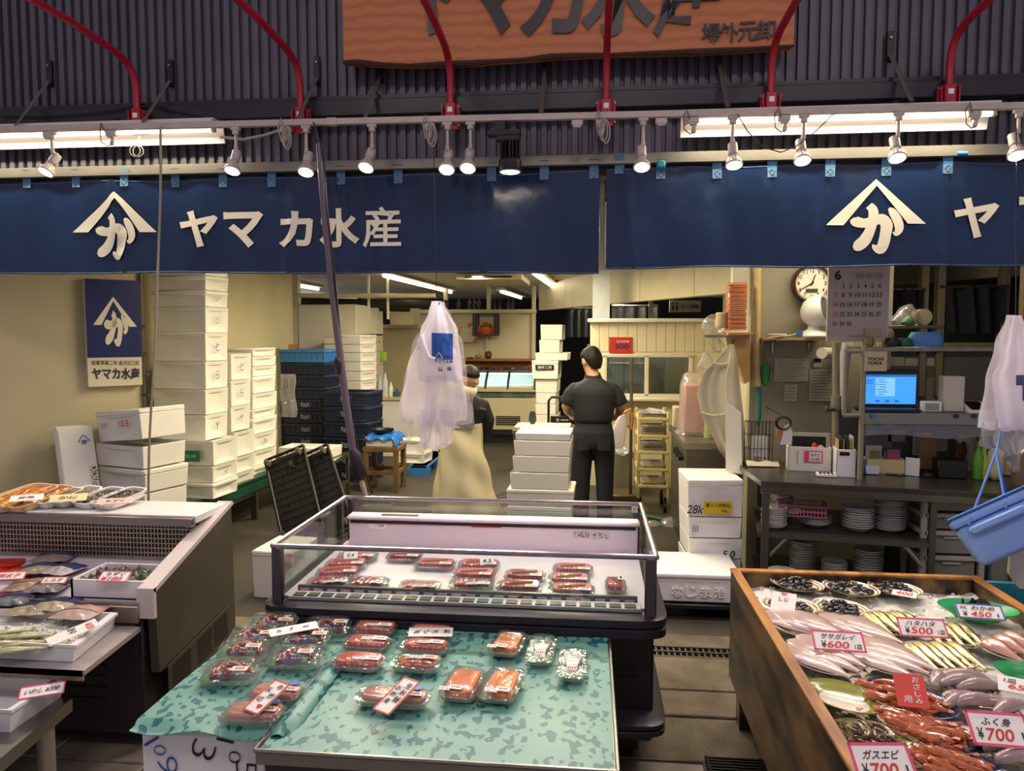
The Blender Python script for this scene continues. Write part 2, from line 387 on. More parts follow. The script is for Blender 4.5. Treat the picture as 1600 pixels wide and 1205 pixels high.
q = P(941, 340, y=4.22); m = MB(); m.box((q.x, 4.22, 2.3), (.03, .03, .6), .003); struct('trim_11', m, CREAM)
# ------------------------------------------------------------------ facade
Yf = 4.2
m = MB(); pitch = .0565; n = 150; x0 = -4.4; pts = []
for i in range(n):
    x = x0+i*pitch; pts += [(x, Yf), (x+.030, Yf), (x+.034, Yf+.022), (x+.052, Yf+.022)]
vs = []; fs = []
for x, y in pts: vs += [(x, y, 2.58), (x, y, 4.6)]
for i in range(len(pts)-1): fs.append([2*i, 2*i+2, 2*i+3, 2*i+1])
m.add(vs, fs); struct('wall_front', m, SLATE, sm=0)
m = MB(); m.box((-.4, 4.32, 3.5), (9, .1, 2.2)); struct('wall_front_core', m, DARK)
m = MB(); m.box((-.4, 4.13, 2.885), (9, .1, .085), .004); m.box((-.4, 4.15, 2.945), (9, .06, .03)); struct('trim_12', m, M('black_beam', '#201d26', .35, bump=.1, bscale=8))
m = MB(); m.box((-.4, 4.13, 2.578), (9, .08, .055), .004); m.box((-.4, 4.085, 2.555), (9, .03, .015)); struct('trim_13', m, M('lintel_channel', '#8d887e', .35, .5, var=.15))
m = MB(); m.box((-.4, 4.2, 2.53), (9, .12, .04)); struct('trim_14', m, BLACK)  # black strip stands in for the shaded gap under the lintel
m = MB(); m.box((-.4, 4.19, 2.505), (9, .05, .04), .004); struct('trim_15', m, M('noren_rail_paint', '#a29a86', .5))
# wooden sign board with brush lettering
sl = P(537, 60, y=4.08); sr = P(1240, 60, y=4.08)
WOOD = bands('sign_timber', '#bd6f3e', '#ad6335', 5, .5, 'Z', 3.5)
t = thing('sign_board', 'long wooden shop sign with black brush lettering and wavy lower edge', 'sign', ((sl.x+sr.x)/2, 4.08, 3.1))
edge = [(537, 97), (560, 97), (600, 100), (640, 101), (700, 99), (740, 98), (780, 94), (820, 92), (860, 88), (900, 86), (960, 84), (1020, 82), (1100, 80), (1170, 76), (1240, 71)]
lo = [P(px, py, y=4.06) for px, py in edge]
poly = [V((p.x, 4.06, p.z+.012*math.sin(i*2.3)*0)) for i, p in enumerate(lo)]+[V((sr.x, 4.06, 4.15)), V((sl.x, 4.06, 4.15))]
m = MB(); m.prism(poly, (0, .07, 0)); m.build('board', WOOD, t, w=1)
m = MB()
bark = [(p.x, 4.055, p.z-.004) for p in lo]
m.tube(bark, [.012+.005*math.sin(i*1.7) for i in range(len(bark))], 6); m.build('bark_edge', M('bark', '#3a2416', .8), t, w=1)
BRUSH = M('brush_black', '#17161c', .35)
m = MB()
for ch, px, w in (('ヤ', 680, 100), ('マ', 776, 100), ('カ', 866, 95), ('水', 970, 110), ('産', 1080, 100)):
    c = P(px, -12, y=4.052); put_text(m, ch, c, (1, 0, 0), (0, 0, 1), w*4.05/FPX, 128*4.05/FPX, .03 if ch != '産' else .014, 0, .006, shear=.12)
m.build('brush_lettering', BRUSH, t, w=1)
m = MB()
for ch, px, py in (('場', 1111, 52), ('外', 1139, 51), ('元', 1168, 49), ('卸', 1197, 47)):
    c = P(px, py, y=4.052); put_text(m, ch, c, (1, 0, 0.03), (0, 0, 1), .096, .098, .015, 0, .004)
m.build('small_lettering', BRUSH, t, w=1)
# red awning arms
RED = M('red_painted_steel', '#a91a30', .35, var=.12, vscale=9)
arms = [(218, 182, 'at the far end beyond the long lamp'), (472, 180, 'above the black hanging pole'), (705, 173, 'crossing the wooden sign over the hung bag bundle'),
        (947, 167, 'crossing the wooden sign near the gap between curtains'), (1203, 157, 'just past the end of the wooden sign'), (1480, 145, 'over the second banner emblem')]
arm0 = None
for px, py, w in arms:
    b = P(px, py, y=4.06); lb = 'red bent awning arm on wall bracket '+w
    if arm0: dup(arm0, (b.x, 4.06, b.z-.035), 0, lb); continue
    t = arm0 = thing('awning_arm', lb, 'awning arm', (b.x, 4.06, b.z-.035), group='red awning arms over the shop front')
    m = MB(); pp = [(0, -.02, .0), (0, -.02, .13), (0, -.021, .18), (0, -.03, .222), (0, -.055, .262), (0, -.095, .29), (0, -.15, .308), (0, -.22, .318), (0, -.36, .326), (0, -.56, .334), (0, -.76, .33), (0, -1.5, .33)]
    m.tube(pp, .019, 14); m.build('pipe', RED, t)
    m = MB(); m.box((0, 0, 0), (.1, .012, .13), .002); m.box((0, -.02, .02), (.056, .045, .1), .006); m.box((-.042, -.02, 0), (.006, .04, .12)); m.box((.042, -.02, 0), (.006, .04, .12)); m.build('bracket', RED, t)
    for x in (-.045, .045):
        for z in (-.05, .05): m = MB(); m.cyl((x, -.008, z), (x, -.02, z), .007, n=6); m.build('bolt', STEEL, t)
    m = MB(); m.box((0, -.0435, .03), (.026, .002, .026)); m.build('sticker', PAPER, t)
# rail with spot lamps
Yr = 3.87; za = P(0, 203, y=Yr); zb = P(1600, 166, y=Yr)
def railpt(px, dy=0): p = P(px, 190, y=Yr+dy); return V((p.x, Yr+dy, za.z+(zb.z-za.z)*(p.x-za.x)/(zb.x-za.x)))
RAILM = M('rail_beige_paint', '#b9aca4', .4, var=.12, vscale=12)
t = thing('lighting_rail', 'long beige lighting rail running along the front of the shop', 'light rail', (-.5, Yr, 2.74))
m = MB(); a = railpt(-120); b = railpt(1720)
m.prism([(a.x, Yr-.016, a.z-.014), (a.x, Yr+.016, a.z-.014), (a.x, Yr+.016, a.z+.016), (a.x, Yr-.016, a.z+.016)], b-a); m.build('rail_bar', RAILM, t, w=1)
m = MB(); c = railpt(512); d = railpt(527); m.prism([(c.x, Yr-.019, c.z-.017), (c.x, Yr+.019, c.z-.017), (c.x, Yr+.019, c.z+.019), (c.x, Yr-.019, c.z+.019)], d-c)
m.build('joint_sleeve', RAILM, t, w=1)
GREYB = M('galvanised_bar', '#6f665f', .5, .5, var=.25, vscale=10)
for i, (px, py, w) in enumerate(((75, 127, 'nearest the outer end of the long lamp'), (264, 127, 'beside the arm beyond the long lamp'), (494, 122, 'beside the arm above the black hanging pole'), (593, 121, 'under the start of the wooden sign'), (851, 108, 'under the middle of the wooden sign'), (1124, 100, 'under the far part of the wooden sign'), (1392, 86, 'past the wooden sign above the second banner emblem'))):
    a = P(px, py, y=Yf-.03); e = V((a.x, Yr+.015, railpt(900).z+.03))
    t = thing('rail_stay', 'grey diagonal stay holding the lighting rail '+w, 'bracket', (a.x, Yf, a.z), group='stays of the lighting rail')
    m = MB(); d = V((0, 1, .6)); m.tube([e, a], [(.012, .005)]*2, 4); m.build('bar', GREYB, t, w=1)
    m = MB(); m.box((a.x, Yf-.012, a.z+.05), (.034, .02, .15), .003); m.build('wall_plate', BLACK, t, w=1)
    m = MB(); m.cyl((a.x, Yf-.02, a.z+.09), (a.x, Yf-.03, a.z+.09), .007, n=6); m.build('bolt', STEEL, t, w=1)
LAMPW = M('lamp_housing_grey', '#b3a6a0', .4)
LENS = M('lit_lens', '#fff0d8', .3, emit=14)
def spot_light(loc, d, w, col=(1, .80, .74), ang=115):
    l = bpy.data.lights.new('spot_lamp_light', 'SPOT'); l.energy = w; l.color = col; l.spot_size = R(ang); l.spot_blend = .7; l.shadow_soft_size = .03
    o = bpy.data.objects.new('spot_lamp_light', l); COL.objects.link(o); o.location = loc; o.rotation_euler = V(d).to_track_quat('-Z', 'Y').to_euler()
spots = [(80, 72, 268, (-.30, -.55, -1), 'over the edge of the first banner, turned aside'), (368, 363, 266, (-.05, -.45, -1), 'over the second letter of the first banner'), (478, 478, 268, (.02, -.5, -1), 'next to the black hanging pole'),
         (581, 572, 261, (-.14, -.6, -1), 'past the black hanging pole'), (699, 698, 264, (0, -.6, -1), 'over the hung bags'), (735, 731, 262, (-.02, -.6, -1), 'next to the black downlight'),
         (1005, 1003, 260, (0, -.5, -1), 'at the start of the second banner'), (1145, 1147, 257, (.02, -.4, -1), 'before the hanging cable loop on the second banner'), (1256, 1254, 250, (0, -.5, -1), 'just before the second banner emblem'),
         (1404, 1402, 246, (-.02, -.5, -1), 'just past the second banner emblem'), (1592, 1589, 242, (-.05, -.5, -1), 'over the last letters of the second banner')]
for i, (px, lx, ly, d, w) in enumerate(spots):
    r = railpt(px); d = V(d).normalized(); lc = P(lx, ly, y=Yr-.03); u = d.orthogonal().normalized()
    t = thing('spot_lamp', 'pale grey lit spot lamp on rail '+w, 'spot lamp', (r.x, Yr, r.z-.02), group='spot lamps on the lighting rail')
    m = MB(); m.box((r.x, Yr, r.z-.022), (.05, .028, .02), .004); m.cyl((r.x, Yr, r.z-.03), (r.x, Yr, r.z-.052), .017, n=14); m.build('rail_adapter', LAMPW, t, w=1)
    top = lc-d*.115
    m = MB(); m.cyl((r.x, Yr, r.z-.05), (r.x, Yr, top.z+.02), .0085, n=10); m.tube([(r.x, Yr, top.z+.025), (r.x, Yr, top.z+.008), top], .011, 10); m.build('stem', LAMPW, t, w=1)
    m = MB(); m.cyl(top, lc-d*.055, .024, n=16); m.cyl(lc-d*.055, lc-d*.045, .02, n=16); m.build('socket', LAMPW, t, w=1)
    m = MB(); v = d.cross(u); rings = []
    for q, rr in ((-.046, .021), (-.034, .027), (-.016, .038), (0, .043), (.006, .043), (.0065, .037), (.003, .036)):
        rings.append([lc+d*q+u*(math.cos(k*PI/20)*(rr-(.003 if k % 2 and q < 0 else 0)))+v*(math.sin(k*PI/20)*(rr-(.003 if k % 2 and q < 0 else 0))) for k in range(40)])
    m.loft(rings); m.build('lamp_head', LAMPW, t, w=1, sharp=25)
    m = MB(); m.loft([[lc+d*.0072+u*math.cos(k*PI/12)*.036+v*math.sin(k*PI/12)*.036 for k in range(24)], [lc+d*.0095+u*math.cos(k*PI/12)*.03+v*math.sin(k*PI/12)*.03 for k in range(24)]]); m.build('lens', LENS, t, w=1)
    spot_light(lc+d*.02, d, 22)
# black round downlight
c = P(797, 268, y=Yr-.02)
t = thing('downlight', 'black finned cylindrical downlight between the two banners', 'downlight', (c.x, c.y, c.z))
m = MB(); m.lathe([(.056, .0), (.058, .005), (.058, .055), (.05, .06), (.03, .062)], 32, c); m.build('housing', BLACK, t, w=1)
m = MB()
for k in range(16):
    a = 2*PI*k/16; m.box((c.x+.034*math.cos(a), c.y+.034*math.sin(a), c.z+.105), (.032, .004, .09), rz=a)
m.cyl((c.x, c.y, c.z+.06), (c.x, c.y, c.z+.15), .02); m.box((c.x-.01, c.y, c.z+.165), (.12, .05, .03), .004); m.box((c.x-.03, c.y, c.z+.19), (.17, .06, .03), .004); m.box((c.x-.05, c.y+.01, c.z+.225), (.05, .03, .06)); m.build('cooling_fins', BLACK, t, w=1)
m = MB(); m.lathe([(.053, -.001), (.045, -.006)], 32, c); m.build('lens', LENS, t, w=1)
m = MB(); m.lathe([(.058, .0), (.06, -.004), (.055, -.004)], 32, c); m.build('trim_ring', M('blue_grey_ring', '#6c8090', .3), t, w=1)
spot_light(c-V((0, 0, .03)), (0, -.5, -1), 26, (1, .85, .9))
# rail plugs with cable loops
plugs = [(75, 'before the outermost spot lamp', 0), (173, 'in front of the long lamp', 1), (446, 'between the lamps near the black pole', 2), (671, 'above the bag bundle', 2), (902, 'past the black downlight', 0), (940, 'above the gap between the banners', 2), (1033, 'just past the lamp that starts the second banner', 0), (1083, 'at the start of the second long lamp', 1), (1225, 'before the second banner emblem', 1), (1522, 'at the far end of the second long lamp', 1)]
CAB = M('beige_cable', '#a59a90', .5); CABD = M('dark_cable', '#4b4038', .5)
for px, w, k in plugs:
    r = railpt(px); t = thing('rail_plug', 'beige plug box on lighting rail '+w, 'plug', (r.x, Yr, r.z-.02), group='plug boxes on the lighting rail')
    m = MB(); m.box((r.x, Yr, r.z-.032), (.058, .03, .032), .006); m.box((r.x, Yr-.002, r.z-.05), (.04, .024, .012), .003)
    if k: m.box((r.x+.005, Yr, r.z-.07), (.022, .02, .05), .006, rot=Matrix.Rotation(.15, 3, 'Y'))
    m.build('plug_body', RAILM, t, w=1)
    if k:
        m = MB()
        if k == 1: m.tube([(r.x-.02, Yr-.02, r.z-.03), (r.x-.035, Yr-.03, r.z+.015), (r.x-.05, Yr-.02, r.z-.02), (r.x-.045, Yr-.02, r.z-.08), (r.x-.015, Yr-.01, r.z-.1), (r.x+.005, Yr, r.z-.09)], .003, 6)
        else:
            for q in (0, .012): m.tube([(r.x+.02*math.sin(a)+.01+q, Yr-.025-q*.5, r.z-.075+.055*math.cos(a)-q) for a in [j*2*PI/16 for j in range(17)]], .0035, 6)
            m.tube([(r.x-.015, Yr-.02, r.z-.1), (r.x-.03, Yr-.03, r.z-.02), (r.x-.015, Yr-.025, r.z+.02), (r.x+.01, Yr-.02, r.z-.06)], .003, 6)
        m.build('cable_loop', CAB if k == 2 else CABD, t, w=1)
# long lamps
TUBE = M('lit_tube', '#fff0d2', .3, emit=3.5)
for pa, pb, ya, yb, lb in ((-140, 340, 212, 206, 'long reflector tube lamp above the first banner emblem'), (1066, 1556, 192, 176, 'long reflector tube lamp above the second banner')):
    a = P(pa, ya, y=4.0); b = P(pb, yb, y=4.0); z = (a.z+b.z)/2; L = b.x-a.x; cx = (a.x+b.x)/2
    t = thing('tube_lamp', lb, 'tube lamp', (cx, 4.0, z), group='long reflector tube lamps on the shop front')
    m = MB(); m.prism([(a.x, 3.93, z+.02), (a.x, 3.955, z+.05), (a.x, 4.07, z+.05), (a.x, 4.09, z-.055), (a.x, 4.08, z-.057), (a.x, 4.06, z+.035), (a.x, 3.96, z+.035), (a.x, 3.935, z+.015)], (L, 0, 0)); m.build('reflector', M('lamp_white', '#cfc6c4', .3), t, w=1)
    m = MB(); m.cyl((a.x+.03, 3.985, z-.004), (b.x-.03, 3.985, z-.004), .0145, n=14); m.build('tube', TUBE, t, w=1)
    for x in (a.x+.015, b.x-.015): m = MB(); m.box((x, 3.985, z+.005), (.02, .03, .05), .004); m.build('tube_holder', LAMPW, t, w=1)
    for x in (cx-.3, cx+.3): m = MB(); m.box((x, 4.1, z+.07), (.03, .12, .04), .003); m.build('mount', DARK, t, w=1)
    area('tube_lamp_light', (cx, 3.985, z-.02), L*.95, .03, 11, (1, .87, .60))
m = MB(); q = [P(px, py, y=4.0) for px, py in ((344, 214), (380, 218), (410, 212), (440, 203))]; m.tube(q, .008, 8)
tag(m.build('lamp_cable', CAB), 'thick pale cable from the end of the first tube lamp to the rail', 'cable')
m = MB(); q = [P(px, py, y=3.84) for px, py in ((1152, 178), (1168, 205), (1192, 230), (1220, 238), (1245, 228), (1275, 205), (1302, 178))]
m.tube(q, .003, 6); tag(m.build('loop_cable', CABD), 'dark cable hanging in a loop in front of the second tube lamp', 'cable')
m = MB(); q = [P(px, py, y=4.06) for px, py in ((0, 181), (60, 182), (150, 176), (225, 163), (290, 177), (350, 190))]
m.tube(q, .005, 6); tag(m.build('beam_cable', BLACK), 'black cable sagging along the black beam', 'cable')
q = P(211, 236, y=3.96); m = MB(); m.tube([q+V((0, .06, .1)), q+V((0, .02, .05)), q+V((0, 0, .03))], .003, 6)
for k in (0, 1): m.tube([(q.x+.03*math.sin(a)+k*.012, 3.96+.01*k, q.z+.03*math.cos(a)) for a in [i*2*PI/16 for i in range(17)]], .003, 6)
tag(m.build('coiled_cable', CAB), 'small coil of pale cable hanging under the first tube lamp', 'cable')
# hanging cords
m = MB(); q = [P(px, py, y=3.84) for px, py in ((251, 198), (251, 300), (249, 360), (246, 430), (243, 520), (240, 580), (236, 640), (233, 700), (232, 760), (232, 784))]
m.tube(q, .0065, 8); tag(m.build('hanging_cable', M('grey_cord', '#8d8574', .5)), 'thin grey cable hanging in front of the first banner emblem', 'cord')
t = thing('cable_pole', 'dark shiny pole with plug housing hanging askew in front of first banner', 'pole', P(570, 765, y=3.72))
POLE = M('purple_grey_pole', '#6e6069', .25, .4)
q = [P(px, py, y=yy) for px, py, yy in ((499, 225, 3.74), (507, 330, 3.71), (519, 450, 3.70), (532, 560, 3.69), (542, 640, 3.68), (552, 705, 3.68))]
m = MB(); m.tube(q, .019, 12); m.build('pole_tube', POLE, t, w=1)
q2 = [P(490, 192, y=3.862)]+[P(px, py, y=3.69) for px, py in ((494, 204), (500, 225), (506, 260), (511, 330), (522, 420), (529, 500), (535, 570), (546, 640), (560, 705), (572, 740), (582, 772))]
m = MB(); m.tube(q2, .0055, 8); m.build('feed_cable', BLACK, t, w=1)
m = MB(); m.tube([P(px, py, y=3.68) for px, py in ((551, 702), (555, 712), (561, 738), (564, 750))], [.020, .033, .033, .02], 16); m.build('plug_housing', BLACK, t, w=1)
m = MB(); m.tube([P(px, py, y=3.68) for px, py in ((564, 748), (567, 760), (572, 775))], [.012, .014, .01], 10); m.build('cable_gland', M('pale_gland', '#a89a96', .4), t, w=1)
m = MB(); m.tube([P(px, py, y=3.68) for px, py in ((527, 558), (529, 566), (531, 585))], [.012, .024, .014], 10); m.build('tie_clamp', BLACK, t, w=1)
# ------------------------------------------------------------------ banners
def drape1(x, z, s):
    y = .014*noise2(x*4.0, z*2.2, s)+.009*noise2(x*11, z*3.0, s+2)+.008*math.sin(x*9+s)*(2.55-z)
    for k, x0 in enumerate((-2.70, -1.66, -1.38, -.55, .2, 1.2, 1.8)):   # creases
        y -= .014*math.exp(-((x-x0-(2.3-z)*.10*(-1)**k)/.025)**2)
    return 4.095+y
def banner(pxa, pxb, ta, tb, bot, s, straps, lb, strapcol):
    za_ = P(pxa, ta, y=4.09); zb_ = P(pxb, tb, y=4.09); b0 = P(pxa, bot[0], y=4.09).z; b1 = P(pxb, bot[1], y=4.09).z
    t = thing('shop_curtain', lb, 'shop curtain', ((za_.x+zb_.x)/2, 4.09, min(b0, b1)), group='navy vinyl banners over the shop front')
    def fn(u, v):
        x = za_.x+(zb_.x-za_.x)*u; zt = za_.z+(zb_.z-za_.z)*u; zb2 = b0+(b1-b0)*u
        z = zb2+(zt-zb2)*v+.005*math.sin(u*26+s)*(1 if v > .98 else 0)+.004*math.sin(u*17+s)*(1 if v < .02 else 0)
        return (x, drape1(x, z, s), z)
    m = MB(); m.grid(fn, 150, 26, (0, .002, 0)); m.build('vinyl_sheet', NAVY, t, w=1, sharp=80)
    m = MB()
    for v in (.012, .985): m.tube([V(fn(i/80, v))+V((0, -.001, 0)) for i in range(81)], .0025, 5)
    m.build('hem_seam', M('hem_thread', '#43597c', .4), t, w=1)
    SC_ = M('strap_blue', strapcol, .5); TH_ = M('strap_stitch', '#8fa3b8', .6)
    for px, py in straps:
        p = P(px, py, y=4.08); zz = p.z; yy = drape1(p.x, zz, s)-.006
        st = MB(); st.box((p.x, yy+.002, zz-.005), (.05, .003, .10), .001); st.box((p.x, 4.155, zz+.045), (.05, .13, .003)); so = st.build('strap', SC_, t, w=1)
        st = MB(); c = V((p.x, yy-.002, zz-.033)); a = .019
        for q in ([(-a, -a), (a, -a), (a, a), (-a, a), (-a, -a)], [(-a, -a), (a, a)], [(-a, a), (a, -a)]): st.tube([c+V((x, 0, z)) for x, z in q], .0012, 4)
        st.build('stitching', TH_, so, w=1)
    return t, s
def on_banner(t, s, name, items, mat):
    m = MB(); fn = lambda p: V((p.x, drape1(p.x, p.z, s)-.010, p.z))
    for ch, x0, y0, x1, y1, bold in items:
        a = P(x0, y1, y=4.09); b = P(x1, y0, y=4.09)
        put_text(m, ch, ((a.x+b.x)/2, 4.09, (a.z+b.z)/2), (1, 0, 0), (0, 0, 1), b.x-a.x, b.z-a.z, bold, 0, 0, fn, .08)
    m.build(name, mat, t, w=1, sm=0)
def roof_poly(m, pts, fn):
    """the two sloping strokes of the roof-shaped emblem, cut into short quads so they follow the cloth"""
    for inner, outer in pts:
        n = 12; vs = []
        for i in range(n+1):
            vs += [fn(inner[0].lerp(inner[1], i/n)), fn(outer[0].lerp(outer[1], i/n))]
        m.add(vs, [[2*i, 2*i+1, 2*i+3, 2*i+2] for i in range(n)])
def strokes(m, ss, fn):
    """brush strokes: each a list of (x, y, width) in the plane, with rounded ends"""
    for st in ss:
        pts = []
        for i in range(len(st)-1):
            for k in range(5):
                t_ = k/5; p0 = st[max(i-1, 0)]; p1 = st[i]; p2 = st[i+1]; p3 = st[min(i+2, len(st)-1)]
                pts.append([.5*(2*b_+(c_-a_)*t_+(2*a_-5*b_+4*c_-d_)*t_*t_+(3*b_-a_-3*c_+d_)*t_**3) for a_, b_, c_, d_ in zip(p0, p1, p2, p3)])
        pts.append(list(st[-1])); N = len(pts); L = []; Rr = []
        for i, (x, y, w_) in enumerate(pts):
            x0_, y0_, _ = pts[max(i-1, 0)]; x1_, y1_, _ = pts[min(i+1, N-1)]; dx, dy = x1_-x0_, y1_-y0_; l_ = math.hypot(dx, dy) or 1
            L.append((x-dy/l_*w_/2, y+dx/l_*w_/2)); Rr.append((x+dy/l_*w_/2, y-dx/l_*w_/2))
        m.add([fn(a) for q_ in zip(L, Rr) for a in q_], [[2*i, 2*i+1, 2*i+3, 2*i+2] for i in range(N-1)])
KANA = [[(.00, .72, .10), (.06, .66, .22), (.25, .62, .20), (.48, .68, .20), (.60, .70, .22), (.68, .58, .24), (.66, .40, .22), (.62, .20, .22), (.55, .05, .20), (.44, .10, .12), (.40, .16, .02)],
        [(.34, 1.0, .16), (.42, .90, .19), (.42, .72, .20), (.36, .48, .20), (.24, .25, .24), (.09, .12, .22), (.01, .08, .08)],
        [(.73, .93, .05), (.80, .86, .16), (.90, .68, .20), (.93, .50, .18), (.86, .38, .10), (.80, .42, .02)]]
def kana(m, x0, y0, x1, y1, y, fn):
    strokes(m, KANA, lambda a: fn(P(x0+(x1-x0)*a[0], y1-(y1-y0)*a[1], y=y)))
def roof_px(ax, ay, lx0, lx1, ly, rx0, rx1, ry, y):
    q = lambda a, b: P(a, b, y=y)
    return [((q(ax+1, ay+10), q(lx1, ly)), (q(ax, ay), q(lx0, ly))), ((q(ax+1, ay+10), q(rx0, ry)), (q(ax, ay), q(rx1, ry)))]
t, s = banner(-130, 937, 288, 266, (428, 427), 1.0, [(39, 278), (116, 277), (193, 276), (270, 276), (346, 276), (423, 276), (531, 272), (621, 270), (768, 267), (850, 264), (928, 262)], 'navy vinyl banner with emblem and five full letters, beside the cream wall', '#3f6f96')
on_banner(t, s, 'lettering', [('ヤ', 281, 328, 340, 387, .035), ('マ', 350, 330, 412, 388, .035), ('カ', 437, 330, 490, 387, .035), ('水', 500, 325, 560, 387, .035), ('産', 566, 322, 626, 387, .012)], LETTER)
m = MB(); kana(m, 151, 337, 210, 403, 4.09, lambda p: V((p.x, drape1(p.x, p.z, 1.0)-.010, p.z))); m.build('emblem_letter', LETTER, t, w=1, sm=0)
m = MB(); roof_poly(m, roof_px(181, 300, 112, 137, 363, 219, 246, 363, 4.09), lambda p: V((p.x, drape1(p.x, p.z, s)-.010, p.z))); m.build('emblem_roof', LETTER, t, w=1)
t, s = banner(948, 1780, 262, 248, (420, 414), 4.0, [(968, 255), (1033, 262), (1121, 262), (1207, 260), (1298, 259), (1387, 257), (1482, 254)], 'navy vinyl banner with emblem and cut-off lettering, over the work table', '#3f6f96')
on_banner(t, s, 'lettering', [('ヤ', 1488, 308, 1562, 373, .035), ('マ', 1590, 306, 1660, 372, .035), ('カ', 1688, 304, 1745, 370, .035)], LETTER)
m = MB(); kana(m, 1332, 321, 1408, 394, 4.09, lambda p: V((p.x, drape1(p.x, p.z, 4.0)-.010, p.z))); m.build('emblem_letter', LETTER, t, w=1, sm=0)
m = MB(); roof_poly(m, roof_px(1369, 280, 1290, 1318, 352, 1417, 1446, 350, 4.09), lambda p: V((p.x, drape1(p.x, p.z, s)-.010, p.z))); m.build('emblem_roof', LETTER, t, w=1)
q = P(1033, 257, y=4.06); m = MB(); m.box(q, (.045, .03, .04), .008); tag(m.build('clip', M('teal_clip', '#2a8f9a', .4)), 'teal clip on the top edge of the second banner', 'clip')
q = P(1503, 240, y=4.06); m = MB(); m.tube([q-V((.025, 0, 0)), q+V((.025, 0, 0))], .011, 10); tag(m.build('clip', M('bright_blue_clip', '#2b83c4', .4)), 'bright blue clip above the second banner lettering', 'clip')
# ================================================================== FOAM BOXES AND THE BACK OF THE SHOP
def foam(c, w, d, h, rz, label, group=None, lid=False, mat=FOAM, rec='xy', name='foam_box'):
    t = thing(name, label, 'box', c, rz, group)
    hl = min(.035, h*.25) if lid else 0; hb = h-hl
    b = bmesh.new(); bmesh.ops.create_cube(b, size=1)
    for v in b.verts: k = .97 if v.co.z < 0 else 1; v.co = V((v.co.x*w*k, v.co.y*d*k, (v.co.z+.5)*hb))
    b.normal_update(); top = [f for f in b.faces if f.normal.z > .9]
    for f in list(b.faces):
        n = f.normal.copy()
        if ('x' in rec and n.x > .8) or ('y' in rec and n.y < -.8):
            fw = d if n.x > .8 else w
            r = bmesh.ops.inset_region(b, faces=[f], thickness=min(fw, hb)*.24, use_even_offset=True)
            for v in f.verts:
                if n.x > .8: v.co.y = v.co.y*.55; v.co.x -= .02
                else: v.co.x = v.co.x*.42; v.co.y += .02
                if v.co.z > hb*.5: v.co.z += hb*.1
    if not lid:
        bmesh.ops.inset_region(b, faces=top, thickness=.022)
        for v in top[0].verts: v.co.z -= min(.03, hb*.3)
    bmesh.ops.bevel(b, geom=[e for e in b.edges if e.calc_length() > .05], offset=.004, segments=1, affect='EDGES')
    m = MB(); m.bm(b); m.build('box_body', mat, t)
    if lid: m = MB(); m.box((0, 0, hb+hl/2), (w+.006, d+.006, hl), .007); m.build('box_lid', mat, t)
    return t
def mark(t, name, s, c, u, v, w, h, mat=INK, bold=0, shear=.1):
    m = MB(); put_text(m, s, c, u, v, w, h, bold, .0015, shear=shear); return m.build(name, mat, t, w=1, sm=0)
def corner_stack(px, y, bounds, w, d, rz, fmt, group, lids=(), marks={}, jit=.006, mat=FOAM, first=0):
    """boxes whose near right corner stands at pixel column px; bounds are their edges from the top down"""
    out = []
    for i in range(len(bounds)-1):
        k = px[i] if isinstance(px, (list, tuple)) else px
        zt = P(k, bounds[i], y=y).z; zb = P(k, bounds[i+1], y=y).z; q = P(k, bounds[i], y=y)
        r = rz+random.uniform(-1, 1)*.02
        c = V((q.x, y, zb))+Matrix.Rotation(r, 3, 'Z') @ V((-w/2, d/2, 0))
        t = foam(c, w, d, zt-zb-.003, r, fmt % ORD[i+first], group, i in lids, mat); out.append(t)
        if i in marks:
            e = V((q.x, y, (zt+zb)/2))+Matrix.Rotation(r, 3, 'Z') @ V((.002, d*.5, 0))
            mark(t, 'pen_mark', marks[i], e, Matrix.Rotation(r, 3, 'Z') @ V((0, 1, 0)), (0, 0, 1), d*.17, (zt-zb)*.3, BLUEINK if marks[i] in 'とら' else INK)
    return out
GREENC = M('green_vinyl_cover', '#164839', .3, bump=.4, bscale=14, var=.25)
# platform of the box stacks
t = thing('platform', 'low steel platform with green vinyl cover carrying the white box stacks', 'platform', (-3.2, 6.2, 0))
a = V((-2.9, 7.3, 0)); b = V((-3.02, 5.0, 0))
m = MB(); m.prism([(-2.86, 7.6, .34), (-2.99, 5.0, .34), (-3.5, 5.15, .34), (-3.5, 7.6, .34)], (0, 0, .035))
m.prism([(-2.86, 7.6, .26), (-2.99, 5.0, .26), (-3.0, 5.0, .26), (-2.87, 7.6, .26)], (0, 0, .1)); m.build('vinyl_cover', GREENC, t, w=1)
m = MB(); m.prism([(-2.88, 7.6, .22), (-3.01, 5.0, .22), (-3.05, 5.0, .22), (-2.92, 7.6, .22)], (0, 0, .05)); m.build('edge_rail', DSTEEL, t, w=1)
for y in (5.15, 6.3, 7.4):
    m = MB(); m.box((-3.02+(y-5)*.05, y, .12), (.05, .05, .24)); m.build('leg', DSTEEL, t, w=1)
S3 = 'tall stack of white boxes behind the blue shop sign'
corner_stack(321, 5.55, [392, 430, 453, 479, 520, 565, 609, 649, 689], .47, .31, R(-5), 'white foam box, %s of the tall stack behind the blue shop sign', S3, (1, 2), {2: 'ソ', 3: 'とら', 4: 'と', 5: 'ら', 7: 'Y'})
st = corner_stack(333, 5.42, [689, 729, 756, 781], .50, .34, R(-5), 'wider white foam box, %s of three under the tall stack', 'wide boxes under the tall stack', (2,), {1: 'イ'})
q = P(311, 713, y=5.41); m = MB(); m.box((q.x-.06, 5.405, q.z), (.14, .004, .085)); lb = m.build('green_label', M('green_label', '#1f6a45', .5), st[0], w=1)
